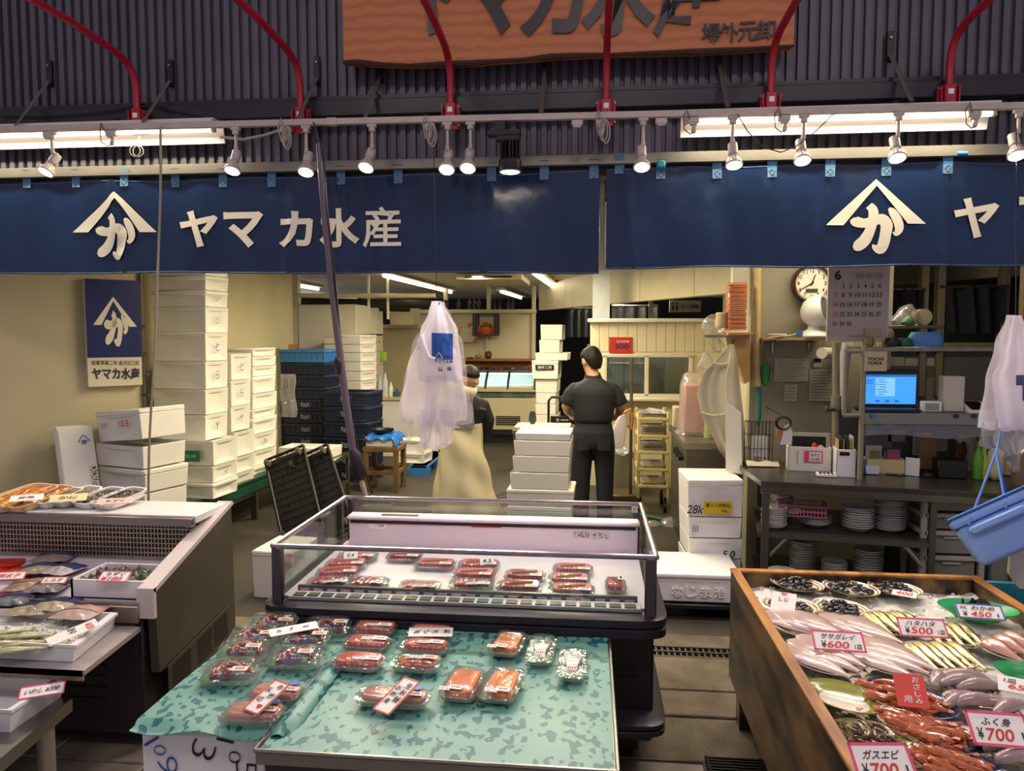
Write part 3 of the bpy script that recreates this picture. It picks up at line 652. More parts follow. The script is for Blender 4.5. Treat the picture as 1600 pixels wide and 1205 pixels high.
m = MB(); put_text(m, 'さいか', (q.x-.06, 5.4, q.z), (1, 0, 0), (0, 0, 1), .08, .028, 0, .002); m.build('label_writing', PAPER, lb, w=1, sm=0)
corner_stack([361, 361, 361, 366, 367, 367], 5.96, [553, 595, 636, 676, 716, 742, 770], .47, .31, R(-5), 'white foam box, %s of the stack past the tall one', 'second stack of white boxes', (), {0: 'と', 1: 'ら', 2: 'ヤ'})
corner_stack(395, 6.38, [544, 557, 573, 589, 616, 641, 655, 680, 707, 730, 757], .45, .42, R(-5), 'small white foam box, %s of the stack nearest the blue crates', 'third stack of small white boxes', (0, 3, 5, 6, 9), {7: 'ち', 9: 'ヒヒ'})
# leaning group
y0 = 4.62; grp = 'boxes in front of the tall stack'
lz = [P(221, v, y=y0).z for v in (654, 698, 735, 772)]
for i, (zt, zb, rz, lid, lb) in enumerate(((lz[0], lz[1]+.012, R(-20), True, 'lidded white foam box with red writing, tilted on top of the short stack'), (lz[1], lz[2]+.006, R(-17), False, 'white foam box under the tilted lidded one'),
                                           (lz[2], lz[3]+.004, R(-18), True, 'lidded white foam box two below the tilted one'), (lz[3], .375, R(-17), False, 'white foam box at the bottom of the short stack beside the leaning lid'))):
    q = P(221 if i != 2 else 223, 650, y=y0); c = V((q.x, y0, zb))+Matrix.Rotation(rz, 3, 'Z') @ V((-.22, .18, 0))
    t = foam(c, .44, .36, zt-zb+(.03 if i == 0 else -.004), rz, lb, grp, lid, FOAM, 'y')
    if i == 0:
        t.rotation_euler = (0, R(-6), rz); t.location.z += .012
        MW[t.name] = Matrix.Translation(t.location) @ t.rotation_euler.to_matrix().to_4x4()
        for ch in t.children: MW[ch.name] = MW[t.name]
        for s_, x, w in (('メイ', -.14, .07), ('10.5', .06, .1)):
            m = MB(); put_text(m, s_, (x, -.1795, .115), (1, 0, 0), (0, 0, 1), w, .045, .01, .006); m.build('red_writing', REDINK, t, sm=0)
m = MB(); m.box((0, 0, 0), (.95, .6, .33), .01); m.T = Matrix.Identity(4)
q = P(205, 700, y=4.8); m2 = MB(); m2.box((-2.98, 4.82, .18), (.6, .4, .36), .008, rz=R(-18)); tag(m2.build('plinth_box', M('plinth_grey', '#5d5a50', .6)), 'grey plinth under the short stack of boxes', 'plinth')
t = thing('foam_slab', 'white foam lid slab standing against the cream wall, propped beside the short stack', 'lid', P(125, 790, y=4.42))
a = [P(88, 668, y=4.62), P(143, 664, y=4.75), P(162, 800, y=4.55), P(106, 805, y=4.42)]
m = MB(); m.prism(a, (-.05, .03, 0)); m.prism([a[i].lerp(sum(a, V())/4, .08)+V((.004, -.006, 0)) for i in range(4)], (-.004, .003, 0)); m.build('lid_slab', FOAM, t, w=1)
m = MB(); c = a[1].lerp(a[0], .28).lerp(a[2].lerp(a[3], .28), .16)+V((.008, -.012, 0)); u = (a[1]-a[0]).normalized(); v = (a[0]-a[3]).normalized()
strokes(m, [[(-.03, -.02, .005), (0, .03, .005), (.035, -.015, .005)]]+[[(p*.035-.015, q*.035-.035, w*.03) for p, q, w in s_] for s_ in KANA], lambda p: c+u*p[0]+v*p[1]); m.build('emblem_print', BLUEINK, t, w=1, sm=0)
m = MB(); c2 = a[1].lerp(a[0], .12).lerp(a[2].lerp(a[3], .1), .58)+V((.008, -.012, 0)); m.add([c2+u*x+v*z for x, z in ((-.02, -.07), (.02, -.07), (.02, .07), (-.02, .07))], [[0, 1, 2, 3]]); m.build('label_print', voro('label_speckle', '#d8d5cc', '#3a3a3a', 90, .5, .56, .6, bump=0), t, w=1)
# blue shop sign on the cream wall
def hit(px, py, p0, n):
    d = P(px, py, y=5)-CAMP; return CAMP+d*((p0-CAMP).dot(n)/d.dot(n))
n_ = -an if an.dot(CAMP-A) < 0 else an
pw = A+n_*.06
c4 = [hit(131, 433, pw, n_), hit(218, 441, pw, n_), hit(222, 602, pw, n_), hit(139, 604, pw, n_)]
zt, zb = (c4[0].z+c4[1].z)/2, (c4[2].z+c4[3].z)/2; sL, sR = (c4[0]+c4[3])/2, (c4[1]+c4[2])/2
t = thing('wall_sign', 'blue and cream box sign with roof emblem and shop name on cream wall', 'sign', (sL.x, sL.y, zb))
def sg(a, b, o=0): p = sL.lerp(sR, a); return V((p.x, p.y, zb+(zt-zb)*b))+n_*o
m = MB(); m.prism([sg(0, 0), sg(1, 0), sg(1, 1), sg(0, 1)], -n_*.055); m.build('sign_box', M('sign_cream', '#d8cfb2', .4), t, w=1)
m = MB(); m.add([sg(.0, .27, .002), sg(1, .27, .002), sg(1, 1, .002), sg(0, 1, .002)], [[0, 1, 2, 3]]); m.build('blue_panel', M('sign_blue', '#1c2460', .35), t, w=1)
m = MB(); F = lambda p: sg(p[0], p[1], .004)
for i_, o_ in ((((.5, .80), (.27, .575)), ((.5, .84), (.12, .575))), (((.5, .80), (.78, .56)), ((.5, .84), (.93, .56)))):
    m.add([F(i_[0]), F(o_[0]), F(o_[1]), F(i_[1])], [[0, 1, 2, 3]])
m.build('emblem_roof', LETTER, t, w=1, sm=0)
m = MB(); strokes(m, [[(p*.42+.33, q*.29+.395, w*.40) for p, q, w in s_] for s_ in KANA], F); m.build('emblem_letter', LETTER, t, w=1, sm=0)
u = (sR-sL).normalized(); W_ = (sR-sL).length; H_ = zt-zb
m = MB(); put_text(m, 'ヤマカ水産', sg(.51, .115, .003), u, (0, 0, 1), W_*.88, H_*.115, .03, .001); m.build('shop_name', M('sign_navy_ink', '#1d2148', .5), t, w=1, sm=0)
m = MB(); put_text(m, '創業享保二年 金沢近江町', sg(.51, .218, .003), u, (0, 0, 1), W_*.88, H_*.045, .005, .001); m.build('small_writing', INK, t, w=1, sm=0)
# ---------------- back left: cold room, pipes, unit
def bx(name, label, cat, pxa, pxb, pya, pyb, y, d, mat, bev=.006, group=None, z0=None):
    a = P(pxa, pya, y=y); b = P(pxb, pyb, y=y); z0 = b.z if z0 is None else z0
    m = MB(); m.box(((a.x+b.x)/2, y+d/2, (a.z+z0)/2), (b.x-a.x, d, a.z-z0), bev); return tag(m.build(name, mat), label, cat, group)
t = thing('cold_room', 'cream walk-in cold room panel wall behind the blue crates', 'cold room', (P(530, 600, y=9.3).x, 9.5, 0))
PANEL = M('cold_room_panel', '#ddd6bf', .45)
a = P(464, 476, y=9.3); b = P(556, 476, y=9.3); m = MB(); m.box(((a.x+b.x)/2, 9.6, a.z/2), (b.x-a.x, .6, a.z), .008); m.build('wall_panel', PANEL, t, w=1)
c = P(598, 482, y=10.2); m = MB(); m.prism([(b.x+.004, 9.31, 0), (c.x, 10.2, 0), (c.x-.2, 10.2, 0), (b.x-.1, 9.4, 0)], (0, 0, 1.62)); m.build('side_panel', M('pegboard', '#cfc8b0', .5), t, w=1)
m = MB(); m.prism([(b.x+.004, 9.31, 1.64), (c.x, 10.2, 1.64), (c.x-.2, 10.2, 1.64), (b.x-.1, 9.3, 1.64)], (0, 0, .37)); m.build('side_panel', PANEL, t, w=1)
m = MB(); u = V((c.x-b.x, .99, 0)).normalized(); nn = V((u.y, -u.x, 0))
for i in range(7):
    for j in range(8):
        q = V((b.x, 9.31, .75))+u*(.1+i*.13+random.uniform(-.03, .03))+nn*.008+V((0, 0, j*.11+random.uniform(-.03, .03)))
        m.cyl(q, q+nn*.006, random.choice((.006, .01, .013)), n=8)
tag(m.build('magnets', BLACK, t, w=1), kind='stuff')
bx('air_unit', 'cream box-shaped cooling unit high on the far wall', 'cooling unit', 609, 648, 474, 508, 10.4, .35, M('aged_cream', '#c9be98', .5))
t = thing('steel_door', 'plain greenish cream storage door panel under the cooling unit', 'door', (P(645, 600, y=10.8).x, 10.8, 0))
a = P(597, 512, y=10.8); b = P(697, 512, y=10.8)
m = MB(); m.box(((a.x+b.x)/2, 10.85, a.z/2), (b.x-a.x, .08, a.z), .005); m.build('door_leaf', M('green_cream', '#b9ae8a', .5, var=.1), t, w=1)
m = MB(); m.box(((a.x+b.x)/2, 10.8, a.z+.02), (b.x-a.x+.05, .12, .05), .005); m.build('top_rail', CREAM, t, w=1)
bx('ceiling_air_conditioner', 'flat cream ceiling air conditioner with a dark slot', 'air conditioner', 712, 815, 428, 441, 9.3, 1.3, M('ac_cream', '#cfc5a2', .5), z0=2.32)
a = P(727, 440, y=9.3); b = P(800, 440, y=9.3)
m = MB(); m.box(((a.x+b.x)/2, 9.28, 2.35), (b.x-a.x, .02, .02)); m.build('slot', BLACK, bpy.data.objects['ceiling_air_conditioner'], w=1)
# pipes near the ceiling at the tiled corner
PIPE = M('pipe_cream', '#c4b88e', .5, var=.15)
for k, (pts, r, lb) in enumerate(((((384, 420), (384, 545)), .05, 'thick cream down pipe beside the third box stack'), (((400, 450), (452, 462), (520, 462), (680, 462)), .028, 'long cream pipe under the ceiling behind the crates'), (((410, 458), (445, 466), (446, 500), (446, 545)), .025, 'bent cream pipe on the tiled wall'), (((405, 500), (430, 502), (433, 560)), .018, 'thin shelf pipe on the tiled wall'))):
    m = MB(); m.tube([P(a, b, y=8.9) for a, b in pts], r, 10); tag(m.build('pipe', PIPE if k != 3 else STEEL), lb, 'pipe')
bx('pipe_duct', 'grey square duct hanging beside the down pipe', 'duct', 392, 404, 405, 492, 8.75, .1, STEEL)
q = P(391, 516, y=8.82); m = MB(); m.loft([ell((q.x, 8.8, q.z+z), (1, 0, 0), (0, 1, 0), w, .04, 14, 3) for z, w in ((.13, .03), (.11, .07), (0, .075), (-.1, .06), (-.13, .05))]); m.tube([(q.x, 8.82, q.z+.12), P(386, 500, y=8.87)], .006, 6); tag(m.build('hanging_scoop', M('dull_grey', '#5c5a50', .5)), 'dull grey scoop hanging on the cream pipe', 'scoop')
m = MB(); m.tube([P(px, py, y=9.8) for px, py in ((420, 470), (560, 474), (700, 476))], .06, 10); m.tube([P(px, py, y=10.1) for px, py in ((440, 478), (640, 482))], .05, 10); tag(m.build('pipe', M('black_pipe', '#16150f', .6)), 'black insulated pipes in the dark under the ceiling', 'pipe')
for px in (576, 606): q = P(px, 460, y=9.1); m = MB(); m.box((q.x, 9.1, 2.1), (.025, .03, .55)); tag(m.build('hanger', CREAM), 'cream ceiling hanger over the %s' % ('cold room corner' if px == 576 else 'gap before the cooling unit'), 'hanger')
m = MB(); a = P(407, 505, y=8.6); b = P(437, 505, y=8.6); m.box(((a.x+b.x)/2, 8.75, a.z), (b.x-a.x, .3, .02)); tag(m.build('wall_shelf', STEEL), 'small steel shelf on the tiled wall behind the box stacks', 'shelf')
bx('shelf_jar', 'clear jar standing on the small steel shelf', 'jar', 421, 434, 486, 503, 8.7, .1, CREAM)
bx('wooden_crate', 'flat wooden crate behind the light blue crate', 'crate', 414, 452, 538, 562, 8.6, .3, M('raw_wood', '#a8743a', .7))
# ---------------- blue crates
def crate(c, w, d, h, rz, label, mat, group, logo=None):
    t = thing('plastic_crate', label, 'crate', c, rz, group)
    m = MB(); e = .012
    for s_ in (-1, 1):
        m.box((s_*(w/2-e/2), 0, h/2), (e, d, h), .003); m.box((0, s_*(d/2-e/2), h/2), (w, e, h), .003)
        m.box((0, s_*(d/2+.006), h-.015), (w+.02, .018, .03), .003); m.box((s_*(w/2+.006), 0, h-.015), (.018, d+.02, .03), .003)
        m.box((0, s_*(d/2+.004), .015), (w, .012, .02), .002)
    n = 8
    for i in range(n+1):
        x = -w/2+w*i/n; m.box((x, -d/2-.004, h/2), (.008, .012, h-.04))
        y = -d/2+d*i/n; m.box((w/2+.004, y, h/2), (.012, .008, h-.04))
    m.box((0, 0, .01), (w, d, .012)); m.build('crate_shell', mat, t)
    if logo:
        m = MB(); m.box((0, -d/2-.008, h*.52), (w*.32, .012, h*.5), .003); m.build('logo_plate', mat, t)
        m = MB()
        for i in range(4):
            for j in range(2): m.box(((i-1.5)*w*.05, -d/2-.0155, h*(.42+.16*j)+(.012 if i in (0, 3) else 0)), (w*.03, .003, .018))
        tag(m.build('logo_print', M('logo_grey', '#8d93a0', .5), t), kind='stuff')
    return t
NV = M('navy_crate', '#1b2440', .4, var=.1); LB = M('light_blue_crate', '#3a7fbe', .4)
cA = P(470, 600, y=8.2).x; wA = P(507, 600, y=8.2).x-P(433, 600, y=8.2).x
zs = [P(470, v, y=8.2).z for v in (546, 567, 586, 605, 624, 643, 662, 682, 700, 720, 740)]
for i in range(10):
    wide = i >= 4
    crate((cA+(.02 if not wide else .05), 8.45, zs[i+1]), wA-.02 if not wide else wA-.02, .42, zs[i]-zs[i+1]-.004, R(-4), ('light blue plastic crate topping the crate tower' if i == 0 else 'navy plastic crate, %s of the crate tower under the light blue one' % ORD[i]), LB if i == 0 else NV, 'tower of crates', wide)
cB = P(545, 660, y=8.05).x; zs = [P(541, v, y=8.05).z for v in (612, 635, 659, 683, 707, 731, 753)]
for i in range(6):
    crate((cB, 8.22, zs[i+1]), .51, .42, zs[i]-zs[i+1]-.004, R(-6), 'navy plastic crate, %s of the lower tower beside the hanging pole' % ORD[i], NV, 'lower crate tower', True)
# tall stack of white boxes behind the crates
qa = P(509, 600, y=8.8); qb = P(572, 600, y=8.8); zs = [P(540, v, y=8.8).z for v in (523, 538, 551, 565, 580, 595, 610, 626, 645, 665, 690, 750)]
for i in range(11):
    foam(((qa.x+qb.x)/2, 9.0, zs[i+1]), qb.x-qa.x, .4, zs[i]-zs[i+1]-.004, R(-12), 'white foam box, %s of the stack rising behind the navy crates' % ORD[i], 'boxes behind the crates', i == 0, FOAM, 'x')
# clear bag roll hung at the end of the third stack
q = P(447, 620, y=7.0); m = MB(); m.grid(lambda u, v: (q.x-.06+.15*u+.01*math.sin(v*9), 7.0+.012*math.sin(u*14+v*3), q.z-.2+.42*v), 14, 12, (0, .02, 0)); tag(m.build('plastic_bag', BAGC), 'clear plastic bag hanging beside the third box stack', 'bag')
m = MB(); q2 = P(436, 640, y=7.05); m.box((q2.x, 7.06, .75), (.03, .03, 1.5)); tag(m.build('post', STEEL), 'thin steel post carrying the clear plastic bag', 'post')
# ---------------- low steel table, tray, carts
yt = 7.0
def table(name, label, cat, xs, ys, z, th, leg, mat, lmat, group=None, over=.03, low=None):
    t = thing(name, label, cat, ((xs[0]+xs[1])/2, (ys[0]+ys[1])/2, 0), 0, group)
    m = MB(); m.box(((xs[0]+xs[1])/2, (ys[0]+ys[1])/2, z-th/2), (xs[1]-xs[0], ys[1]-ys[0], th), .004); m.build('table_top', mat, t, w=1)
    for x in (xs[0]+over, xs[1]-over):
        for y in (ys[0]+over, ys[1]-over):
            m = MB(); m.box((x, y, (z-th)/2), (leg, leg, z-th), .002); m.build('leg', lmat, t, w=1)
    if low:
        m = MB()
        for y in (ys[0]+over, ys[1]-over): m.box(((xs[0]+xs[1])/2, y, low), (xs[1]-xs[0]-2*over, leg*.6, leg*.8))
        for x in (xs[0]+over, xs[1]-over): m.box((x, (ys[0]+ys[1])/2, low), (leg*.6, ys[1]-ys[0]-2*over, leg*.8))
        m.build('stretcher', lmat, t, w=1)
    return t
a = P(438, 716, z=.45); b = P(545, 716, z=.45)
table('low_table', 'low steel table in front of the navy crates', 'table', (a.x, b.x-.1), (a.y-.1, a.y+.45), .45, .04, .035, STEEL, DSTEEL, low=.15)
q = P(480, 705, y=a.y+.1); foam((q.x+.02, a.y+.14, .452), .53, .3, .1, R(-4), 'shallow white foam box with marked end on the low steel table', None, False, FOAM, '')
for k, (px, lb) in enumerate(((452, 'black folding trolley leaning nearest the green platform'), (500, 'black folding trolley leaning beside the hanging pole'))):
    base = P(px+22, 838, z=0); top = P(px-8 if k == 0 else px-18, 708, y=base.y+.28)
    t = thing('folding_trolley', lb, 'trolley', base, 0, 'leaning black trolleys')
    u = V((1, -.12, 0)); up_ = (top-base); N_ = u.cross(up_).normalized(); m = MB(); w = .36
    L_ = up_.length; uz = up_.normalized(); un = uz.cross(N_).normalized()*-1
    F = lambda a, b, o=0: base+un*(a*w)+uz*(b*L_)+N_*o
    for a_ in (-.5, .5): m.tube([F(a_, 0), F(a_, 1)], .014, 6)
    for b_ in (0, 1): m.tube([F(-.5, b_), F(.5, b_)], .014, 6)
    m.build('frame', BLACK, t, w=1)
    m = MB()
    for i in range(1, 7): m.tube([F(-.5+i/7, 0), F(-.5+i/7, 1)], .004, 4)
    for i in range(1, 12): m.tube([F(-.5, i/12), F(.5, i/12)], .004, 4)
    m.prism([F(-.48, .03, -.012), F(.48, .03, -.012), F(.48, .97, -.012), F(-.48, .97, -.012)], N_*-.006)
    m.build('grid_deck', M('trolley_black', '#1a191a', .5), t, w=1)
    for a_, b_ in ((-.4, .93), (.4, .93), (-.4, .08), (.4, .08)):
        o = F(a_, b_, .05 if N_.y < 0 else .05)
        m = MB(); m.cyl(o-un*.012, o+un*.012, .035, n=16); c_ = m.build('caster', M('caster_grey', '#4a443e', .5), t, w=1)
        m = MB(); m.box(F(a_, b_, .02), (.035, .035, .03), .004); m.build('caster_fork', M('rusty_orange', '#7a4a2c', .6), c_, w=1)
# wooden stool with blue-wrapped box and pan
a = P(566, 699, y=7.5); b = P(622, 699, y=7.5); zz = a.z
WD = M('worn_stool_wood', '#755a34', .6, var=.4, vscale=10, stretch=(1, 1, .2))
t = table('stool_table', 'worn wooden stand with black-edged legs carrying a blue-wrapped box', 'stand', (a.x, b.x), (7.5, 7.86), zz, .05, .05, WD, WD, low=.2)
q = P(594, 690, y=7.55); t = foam((q.x, 7.68, zz), .30, .28, .10, R(-5), 'white foam box wrapped over in blue sheet on the wooden stand', None, False, FOAM, '')
m = MB()
m.grid(lambda u, v: (q.x-.19+.38*u+.01*math.sin(v*13), 7.5+.36*v, zz+.125-.07*max(0, abs(u-.5)*2-.75)*4-.05*max(0, .18-v)*5+.012*math.sin(u*17)*math.cos(v*11)), 20, 14, (0, 0, .004)); m.build('blue_sheet', M('blue_sheet', '#1c5fb0', .3, bump=.3), t, w=1)
c = P(592, 684, y=7.66); m = MB(); m.lathe([(.07, 0), (.10, .006), (.115, .035), (.118, .036), (.108, .012), (.0, .008)], 28, (q.x, 7.66, zz+.138)); tag(m.build('black_pan', BLACK), 'round black pan lying on the blue-wrapped box', 'pan')
# blue pallet with boxes
a = P(598, 742, z=.12); b = P(676, 712, z=.12)
t = thing('pallet', 'blue plastic pallet on the floor behind the hung bags', 'pallet', ((a.x+b.x)/2, 9.2, 0))
m = MB()
for k in range(9): m.box((a.x+.05+k*(b.x-a.x-.1)/8+.12, 9.0, .1), (.055, 1.1, .03), .004)
for y in (8.47, 9.0, 9.52): m.box(((a.x+b.x)/2+.12, y, .045), (b.x-a.x, .08, .09))
m.build('pallet_body', M('pallet_blue', '#2f6aa8', .45), t, w=1)
q = P(636, 735, y=8.55); zs = [P(636, v, y=8.5).z for v in (690, 713)]+[.117]
for i in range(2): foam((q.x+.05, 8.75, zs[i+1]), .34, .3, zs[i]-zs[i+1]-.003, R(-8), 'white foam box on blue pallet, %s' % ('upper one' if i == 0 else 'lower one'), 'boxes on the pallet')
# white counter with bottles
a = P(586, 621, y=9.7); b = P(700, 621, y=9.7)
t = thing('prep_counter', 'white prep counter behind the hung bags', 'counter', ((a.x+b.x)/2, 10, 0))
m = MB(); m.box(((a.x+b.x)/2, 10.0, (a.z-.04)/2), (b.x-a.x-.04, .56, a.z-.04), .006); m.build('counter_body', WHITEM, t, w=1)
m = MB(); m.box(((a.x+b.x)/2, 10.0, a.z-.02), (b.x-a.x, .62, .04), .006); m.build('counter_top', M('counter_wood', '#c0aa78', .5), t, w=1)
for k, (px, h, r, col, lb) in enumerate(((594, .28, .035, '#b8c4c8', 'clear tall bottle first on the prep counter'), (602, .32, .04, '#c4ccd0', 'clear bottle with blue band on the prep counter'), (611, .2, .03, '#dfe2e0', 'white bottle on the prep counter'), (620, .1, .05, '#3c5a78', 'small blue tub on the prep counter'), (669, .22, .03, '#8a3a2a', 'red brown bottle near the end of the prep counter'))):
    q = P(px, 615, y=9.85); m = MB(); m.lathe([(r, 0), (r, h*.65), (r*.4, h*.82), (r*.4, h)], 14, (q.x, 9.85, a.z)); tag(m.build('bottle', M('bottle%d' % k, col, .25)), lb, 'bottle')
q = P(588, 617, y=9.85); m = MB(); m.lathe([(.09, 0), (.11, .03), (.1, .05)], 16, (q.x-.05, 9.85, a.z)); tag(m.build('black_tray', BLACK), 'low round black dish on the prep counter', 'dish')
q = P(598, 557, y=10.1); m = MB(); m.lathe([(.0, -.07), (.05, -.06), (.065, 0), (.05, .06), (.0, .07)], 16, (q.x, 10.1, q.z), 1, .4); tag(m.build('green_scrubber', M('lime', '#8fb83a', .5)), 'lime green round scrubber hung on the cold room side', 'scrubber')
# ---------------- fish counter (lit display fridge), shelf, lantern
yF = 11.1; a = P(740, 585, y=yF); b = P(838, 585, y=yF); z = lambda v: P(790, v, y=yF).z
t = thing('display_fridge', 'cream upright display fridge with slanted glass at the back of the shop', 'display fridge', ((a.x+b.x)/2, yF+.4, 0))
FR = M('fridge_cream', '#d5cba4', .45); X0, X1 = a.x-.5, b.x
m = MB(); m.box(((X0+X1)/2, yF+.4, (z(622)+z(672))/2), (X1-X0, .8, z(622)-z(672)), .01); m.box(((X0+X1)/2, yF+.35, z(609)), (X1-X0, .7, .08), .01); m.build('cabinet', FR, t, w=1)
m = MB(); m.box(((X0+X1)/2, yF+.42, .1), (X1-X0-.04, .7, .2)); m.box(((X0+X1)/2, yF-.02, z(676)), (X1-X0, .05, .06)); m.build('kick_base', BLACK, t, w=1)
m = MB(); m.box(((X0+X1)/2, yF+.75, z(600)), (X1-X0, .04, z(580)-z(622))); m.build('back_panel', M('lit_back', '#cfe6e4', .4), t, w=1)
m = MB(); m.box(((X0+X1)/2, yF+.55, z(582)), (X1-X0, .5, .05), .008); m.build('top_cap', DSTEEL, t, w=1)
m = MB(); m.cyl((X0+.1, yF+.6, z(587)), (X1-.1, yF+.6, z(587)), .018, n=10); m.build('lit_tube', M('cold_tube', '#dff6f6', .3, emit=3), t, w=1)
m = MB(); m.add([(X0, yF+.02, z(606)), (X1, yF+.02, z(606)), (X1, yF+.3, z(584)), (X0, yF+.3, z(584))], [[0, 1, 2, 3]]); m.build('slanted_glass', GLASS, t, w=1)
m = MB(); m.add([(X0, yF, z(622)), (X1, yF, z(622)), (X1, yF, z(612)), (X0, yF, z(612))], [[0, 1, 2, 3]]); m.build('front_glass', GLASS, t, w=1)
for px in (758, 793, 835): q = P(px, 600, y=yF); m = MB(); m.tube([(q.x, yF, z(608)), (q.x, yF+.1, z(596)), (q.x, yF+.3, z(583))], .02, 6); m.build('glass_post', DSTEEL, t, w=1)
m = MB(); q = P(794, 657, y=yF); m.box((q.x, yF-.01, q.z), (.36, .02, .13)); v_ = m.build('vent_panel', BLACK, t, w=1)
m = MB()
for k in range(4): m.box((q.x, yF-.025, q.z-.045+k*.03), (.34, .012, .012))
m.build('vent_slats', M('slat_amber', '#8a7a50', .5), v_, w=1)
m = MB(); m.box(((X0+X1)/2, yF+.3, z(622)+.04), (X1-X0-.1, .5, .06)); m.build('stock', M('wrapped_fish', '#8d9894', .4, var=.4, vscale=14), t, w=1)
area('fridge_light', ((X0+X1)/2, yF+.5, z(588)), X1-X0-.2, .05, 4, (.75, 1, 1))
a = P(724, 562, y=11.75); b = P(834, 562, y=11.75)
t = thing('wall_shelf', 'orange brown wooden shelf above the display fridge', 'shelf', ((a.x+b.x)/2, 11.7, a.z-.3)); SW = M('shelf_wood', '#a8682c', .5, var=.2)
m = MB(); m.box(((a.x+b.x)/2, 11.72, a.z), (b.x-a.x, .3, .03)); m.build('upper_board', SW, t, w=1)
m = MB(); m.box(((a.x+b.x)/2, 11.72, P(780, 580, y=11.7).z), (b.x-a.x, .34, .03)); m.build('lower_board', SW, t, w=1)
m = MB(); m.box(((a.x+b.x)/2, 11.86, (a.z+P(780, 580, y=11.7).z)/2), (b.x-a.x, .03, .2)); m.build('back_board', SW, t, w=1)
zl = P(780, 580, y=11.7).z+.016
for px, top, h, w, col, lb in ((747, 1, .07, .05, '#9a8a54', 'small pale gold ornament on the upper shelf board'), (763, 1, .12, .06, '#6e2f1c', 'round red brown pot on the upper shelf board'), (735, 1, .03, .06, '#a03a24', 'flat red ornament on the upper shelf board'),
                               (755, 0, .045, .05, '#1d1714', 'first dark cup in the lower shelf row'), (764, 0, .045, .05, '#211814', 'second dark cup in the lower shelf row'), (782, 0, .05, .05, '#8c2f1e', 'red cup in the middle of the lower shelf row'), (791, 0, .04, .045, '#2a1c16', 'dark cup after the red one on the lower shelf'), (801, 0, .05, .04, '#7a6a84', 'mauve cup on the lower shelf'), (828, 0, .05, .04, '#7a3018', 'brown cup at the end of the lower shelf')):
    q = P(px, 560, y=11.66); zz = a.z+.016 if top else zl
    m = MB(); m.lathe([(w*.5, 0), (w, h*.4), (w*.9, h*.8), (w*.5, h)], 14, (q.x, 11.66, zz)); tag(m.build('ornament', M('orn'+col, col, .4)), lb, 'ornament')
a = P(742, 524, y=11.78); b = P(778, 491, y=11.78)
t = thing('lantern_box', 'black framed display box with a gold and orange ornament on the far wall', 'display box', ((a.x+b.x)/2, 11.7, a.z))
m = MB(); cx, cz = (a.x+b.x)/2, (a.z+b.z)/2; w, h = b.x-a.x, b.z-a.z
for x in (a.x, a.x+w*.14, b.x-w*.1, b.x): m.box((x, 11.62, cz), (.024, .024, h)); m.box((x, 11.84, cz), (.024, .024, h))
for zz in (a.z, b.z): m.box((cx, 11.73, zz), (w+.02, .26, .024))
m.build('frame', BLACK, t, w=1)
m = MB(); m.box((cx, 11.86, cz), (w, .01, h)); m.build('back_panel', M('lantern_back', '#d8cfae', .6), t, w=1)
m = MB(); m.loft([ell((cx, 11.72, a.z+.014+zz), (1, 0, 0), (0, 1, 0), ww, .07, 14) for zz, ww in ((0, .12), (.03, .15), (.07, .15), (.1, .12))]); m.build('orange_cushion', M('orange_cloth', '#c8481a', .5), t, w=1)
m = MB()
for k in range(9): m.loft([ell((cx+.012*(k-4)*2, 11.72+.02*math.sin(k*2), a.z+.11+zz+.04*math.cos((k-4)*.45)), (1, 0, 0), (0, 1, 0), rr, rr, 8) for zz, rr in ((0, .012), (.02, .028), (.045, .022), (.06, .004))])
m.build('gold_ornament', M('gold', '#c08a24', .3, .6), t, w=1)
m = MB(); q = P(757, 545, y=11.85); m.tube([(cx, 11.85, a.z-.01), (cx, 11.85, a.z-.3)], .02, 6); m.build('wall_arm', CREAM, t, w=1)
a = P(705, 503, y=11.86); b = P(748, 535, y=11.86)
m = MB(); m.box(((a.x+b.x)/2, 11.88, (a.z+b.z)/2), (b.x-a.x, .02, a.z-b.z)); tag(m.build('poster', voro('flower_print', '#d6c8a4', '#b06a3e', 9, .58, .66, .6, bump=0)), 'pale poster with orange flower print beside the black display box', 'poster')
for i, px in enumerate((718, 735, 743, 750, 767, 774, 782, 796, 802)):
    q = P(px, 485, y=12.1); m = MB(); m.lathe([(.03, 0), (.03, .1), (.012, .14), (.012, .18)], 10, (q.x, 12.0, 2.03)); tag(m.build('bottle', M('sauce_bottle', '#2a2420', .3)), 'small dark bottle on the ledge over the far partition', 'bottle', 'bottles on the partition ledge')
# ---------------- ceiling tubes
for pa, pb, ya, yb, lb in (((600, 431), (705, 457), 0, 0, 'lit ceiling tube over the hung bags'), ((783, 456), (814, 466), 0, 0, 'short lit ceiling tube over the far partition'), ((834, 427), (873, 455), 0, 0, 'lit ceiling tube nearest the marble column'), ((986, 440), (999, 431), 0, 0, 'short lit ceiling tube past the marble column'), ((430, 441), (497, 452), 0, 0, 'lit ceiling tube over the blue crates')):
    zz = 2.34 if pa[0] < 1100 else 2.3
    a = P(*pa, z=zz); b = P(*pb, z=zz)
    t = thing('ceiling_tube', lb, 'ceiling lamp', ((a.x+b.x)/2, (a.y+b.y)/2, zz), group='lit tubes on the shop ceiling')
    d = (b-a).normalized(); s_ = V((d.y, -d.x, 0))
    m = MB(); m.tube([a, b], .022, 8); m.build('tube', M('ceiling_tube_lit', '#fff4dc', .3, emit=5), t, w=1)
    m = MB(); m.prism([a-s_*.1+V((0, 0, .025)), a+s_*.1+V((0, 0, .025)), a+s_*.07+V((0, 0, .058)), a-s_*.07+V((0, 0, .058))], b-a); m.build('fitting', CREAM, t, w=1)
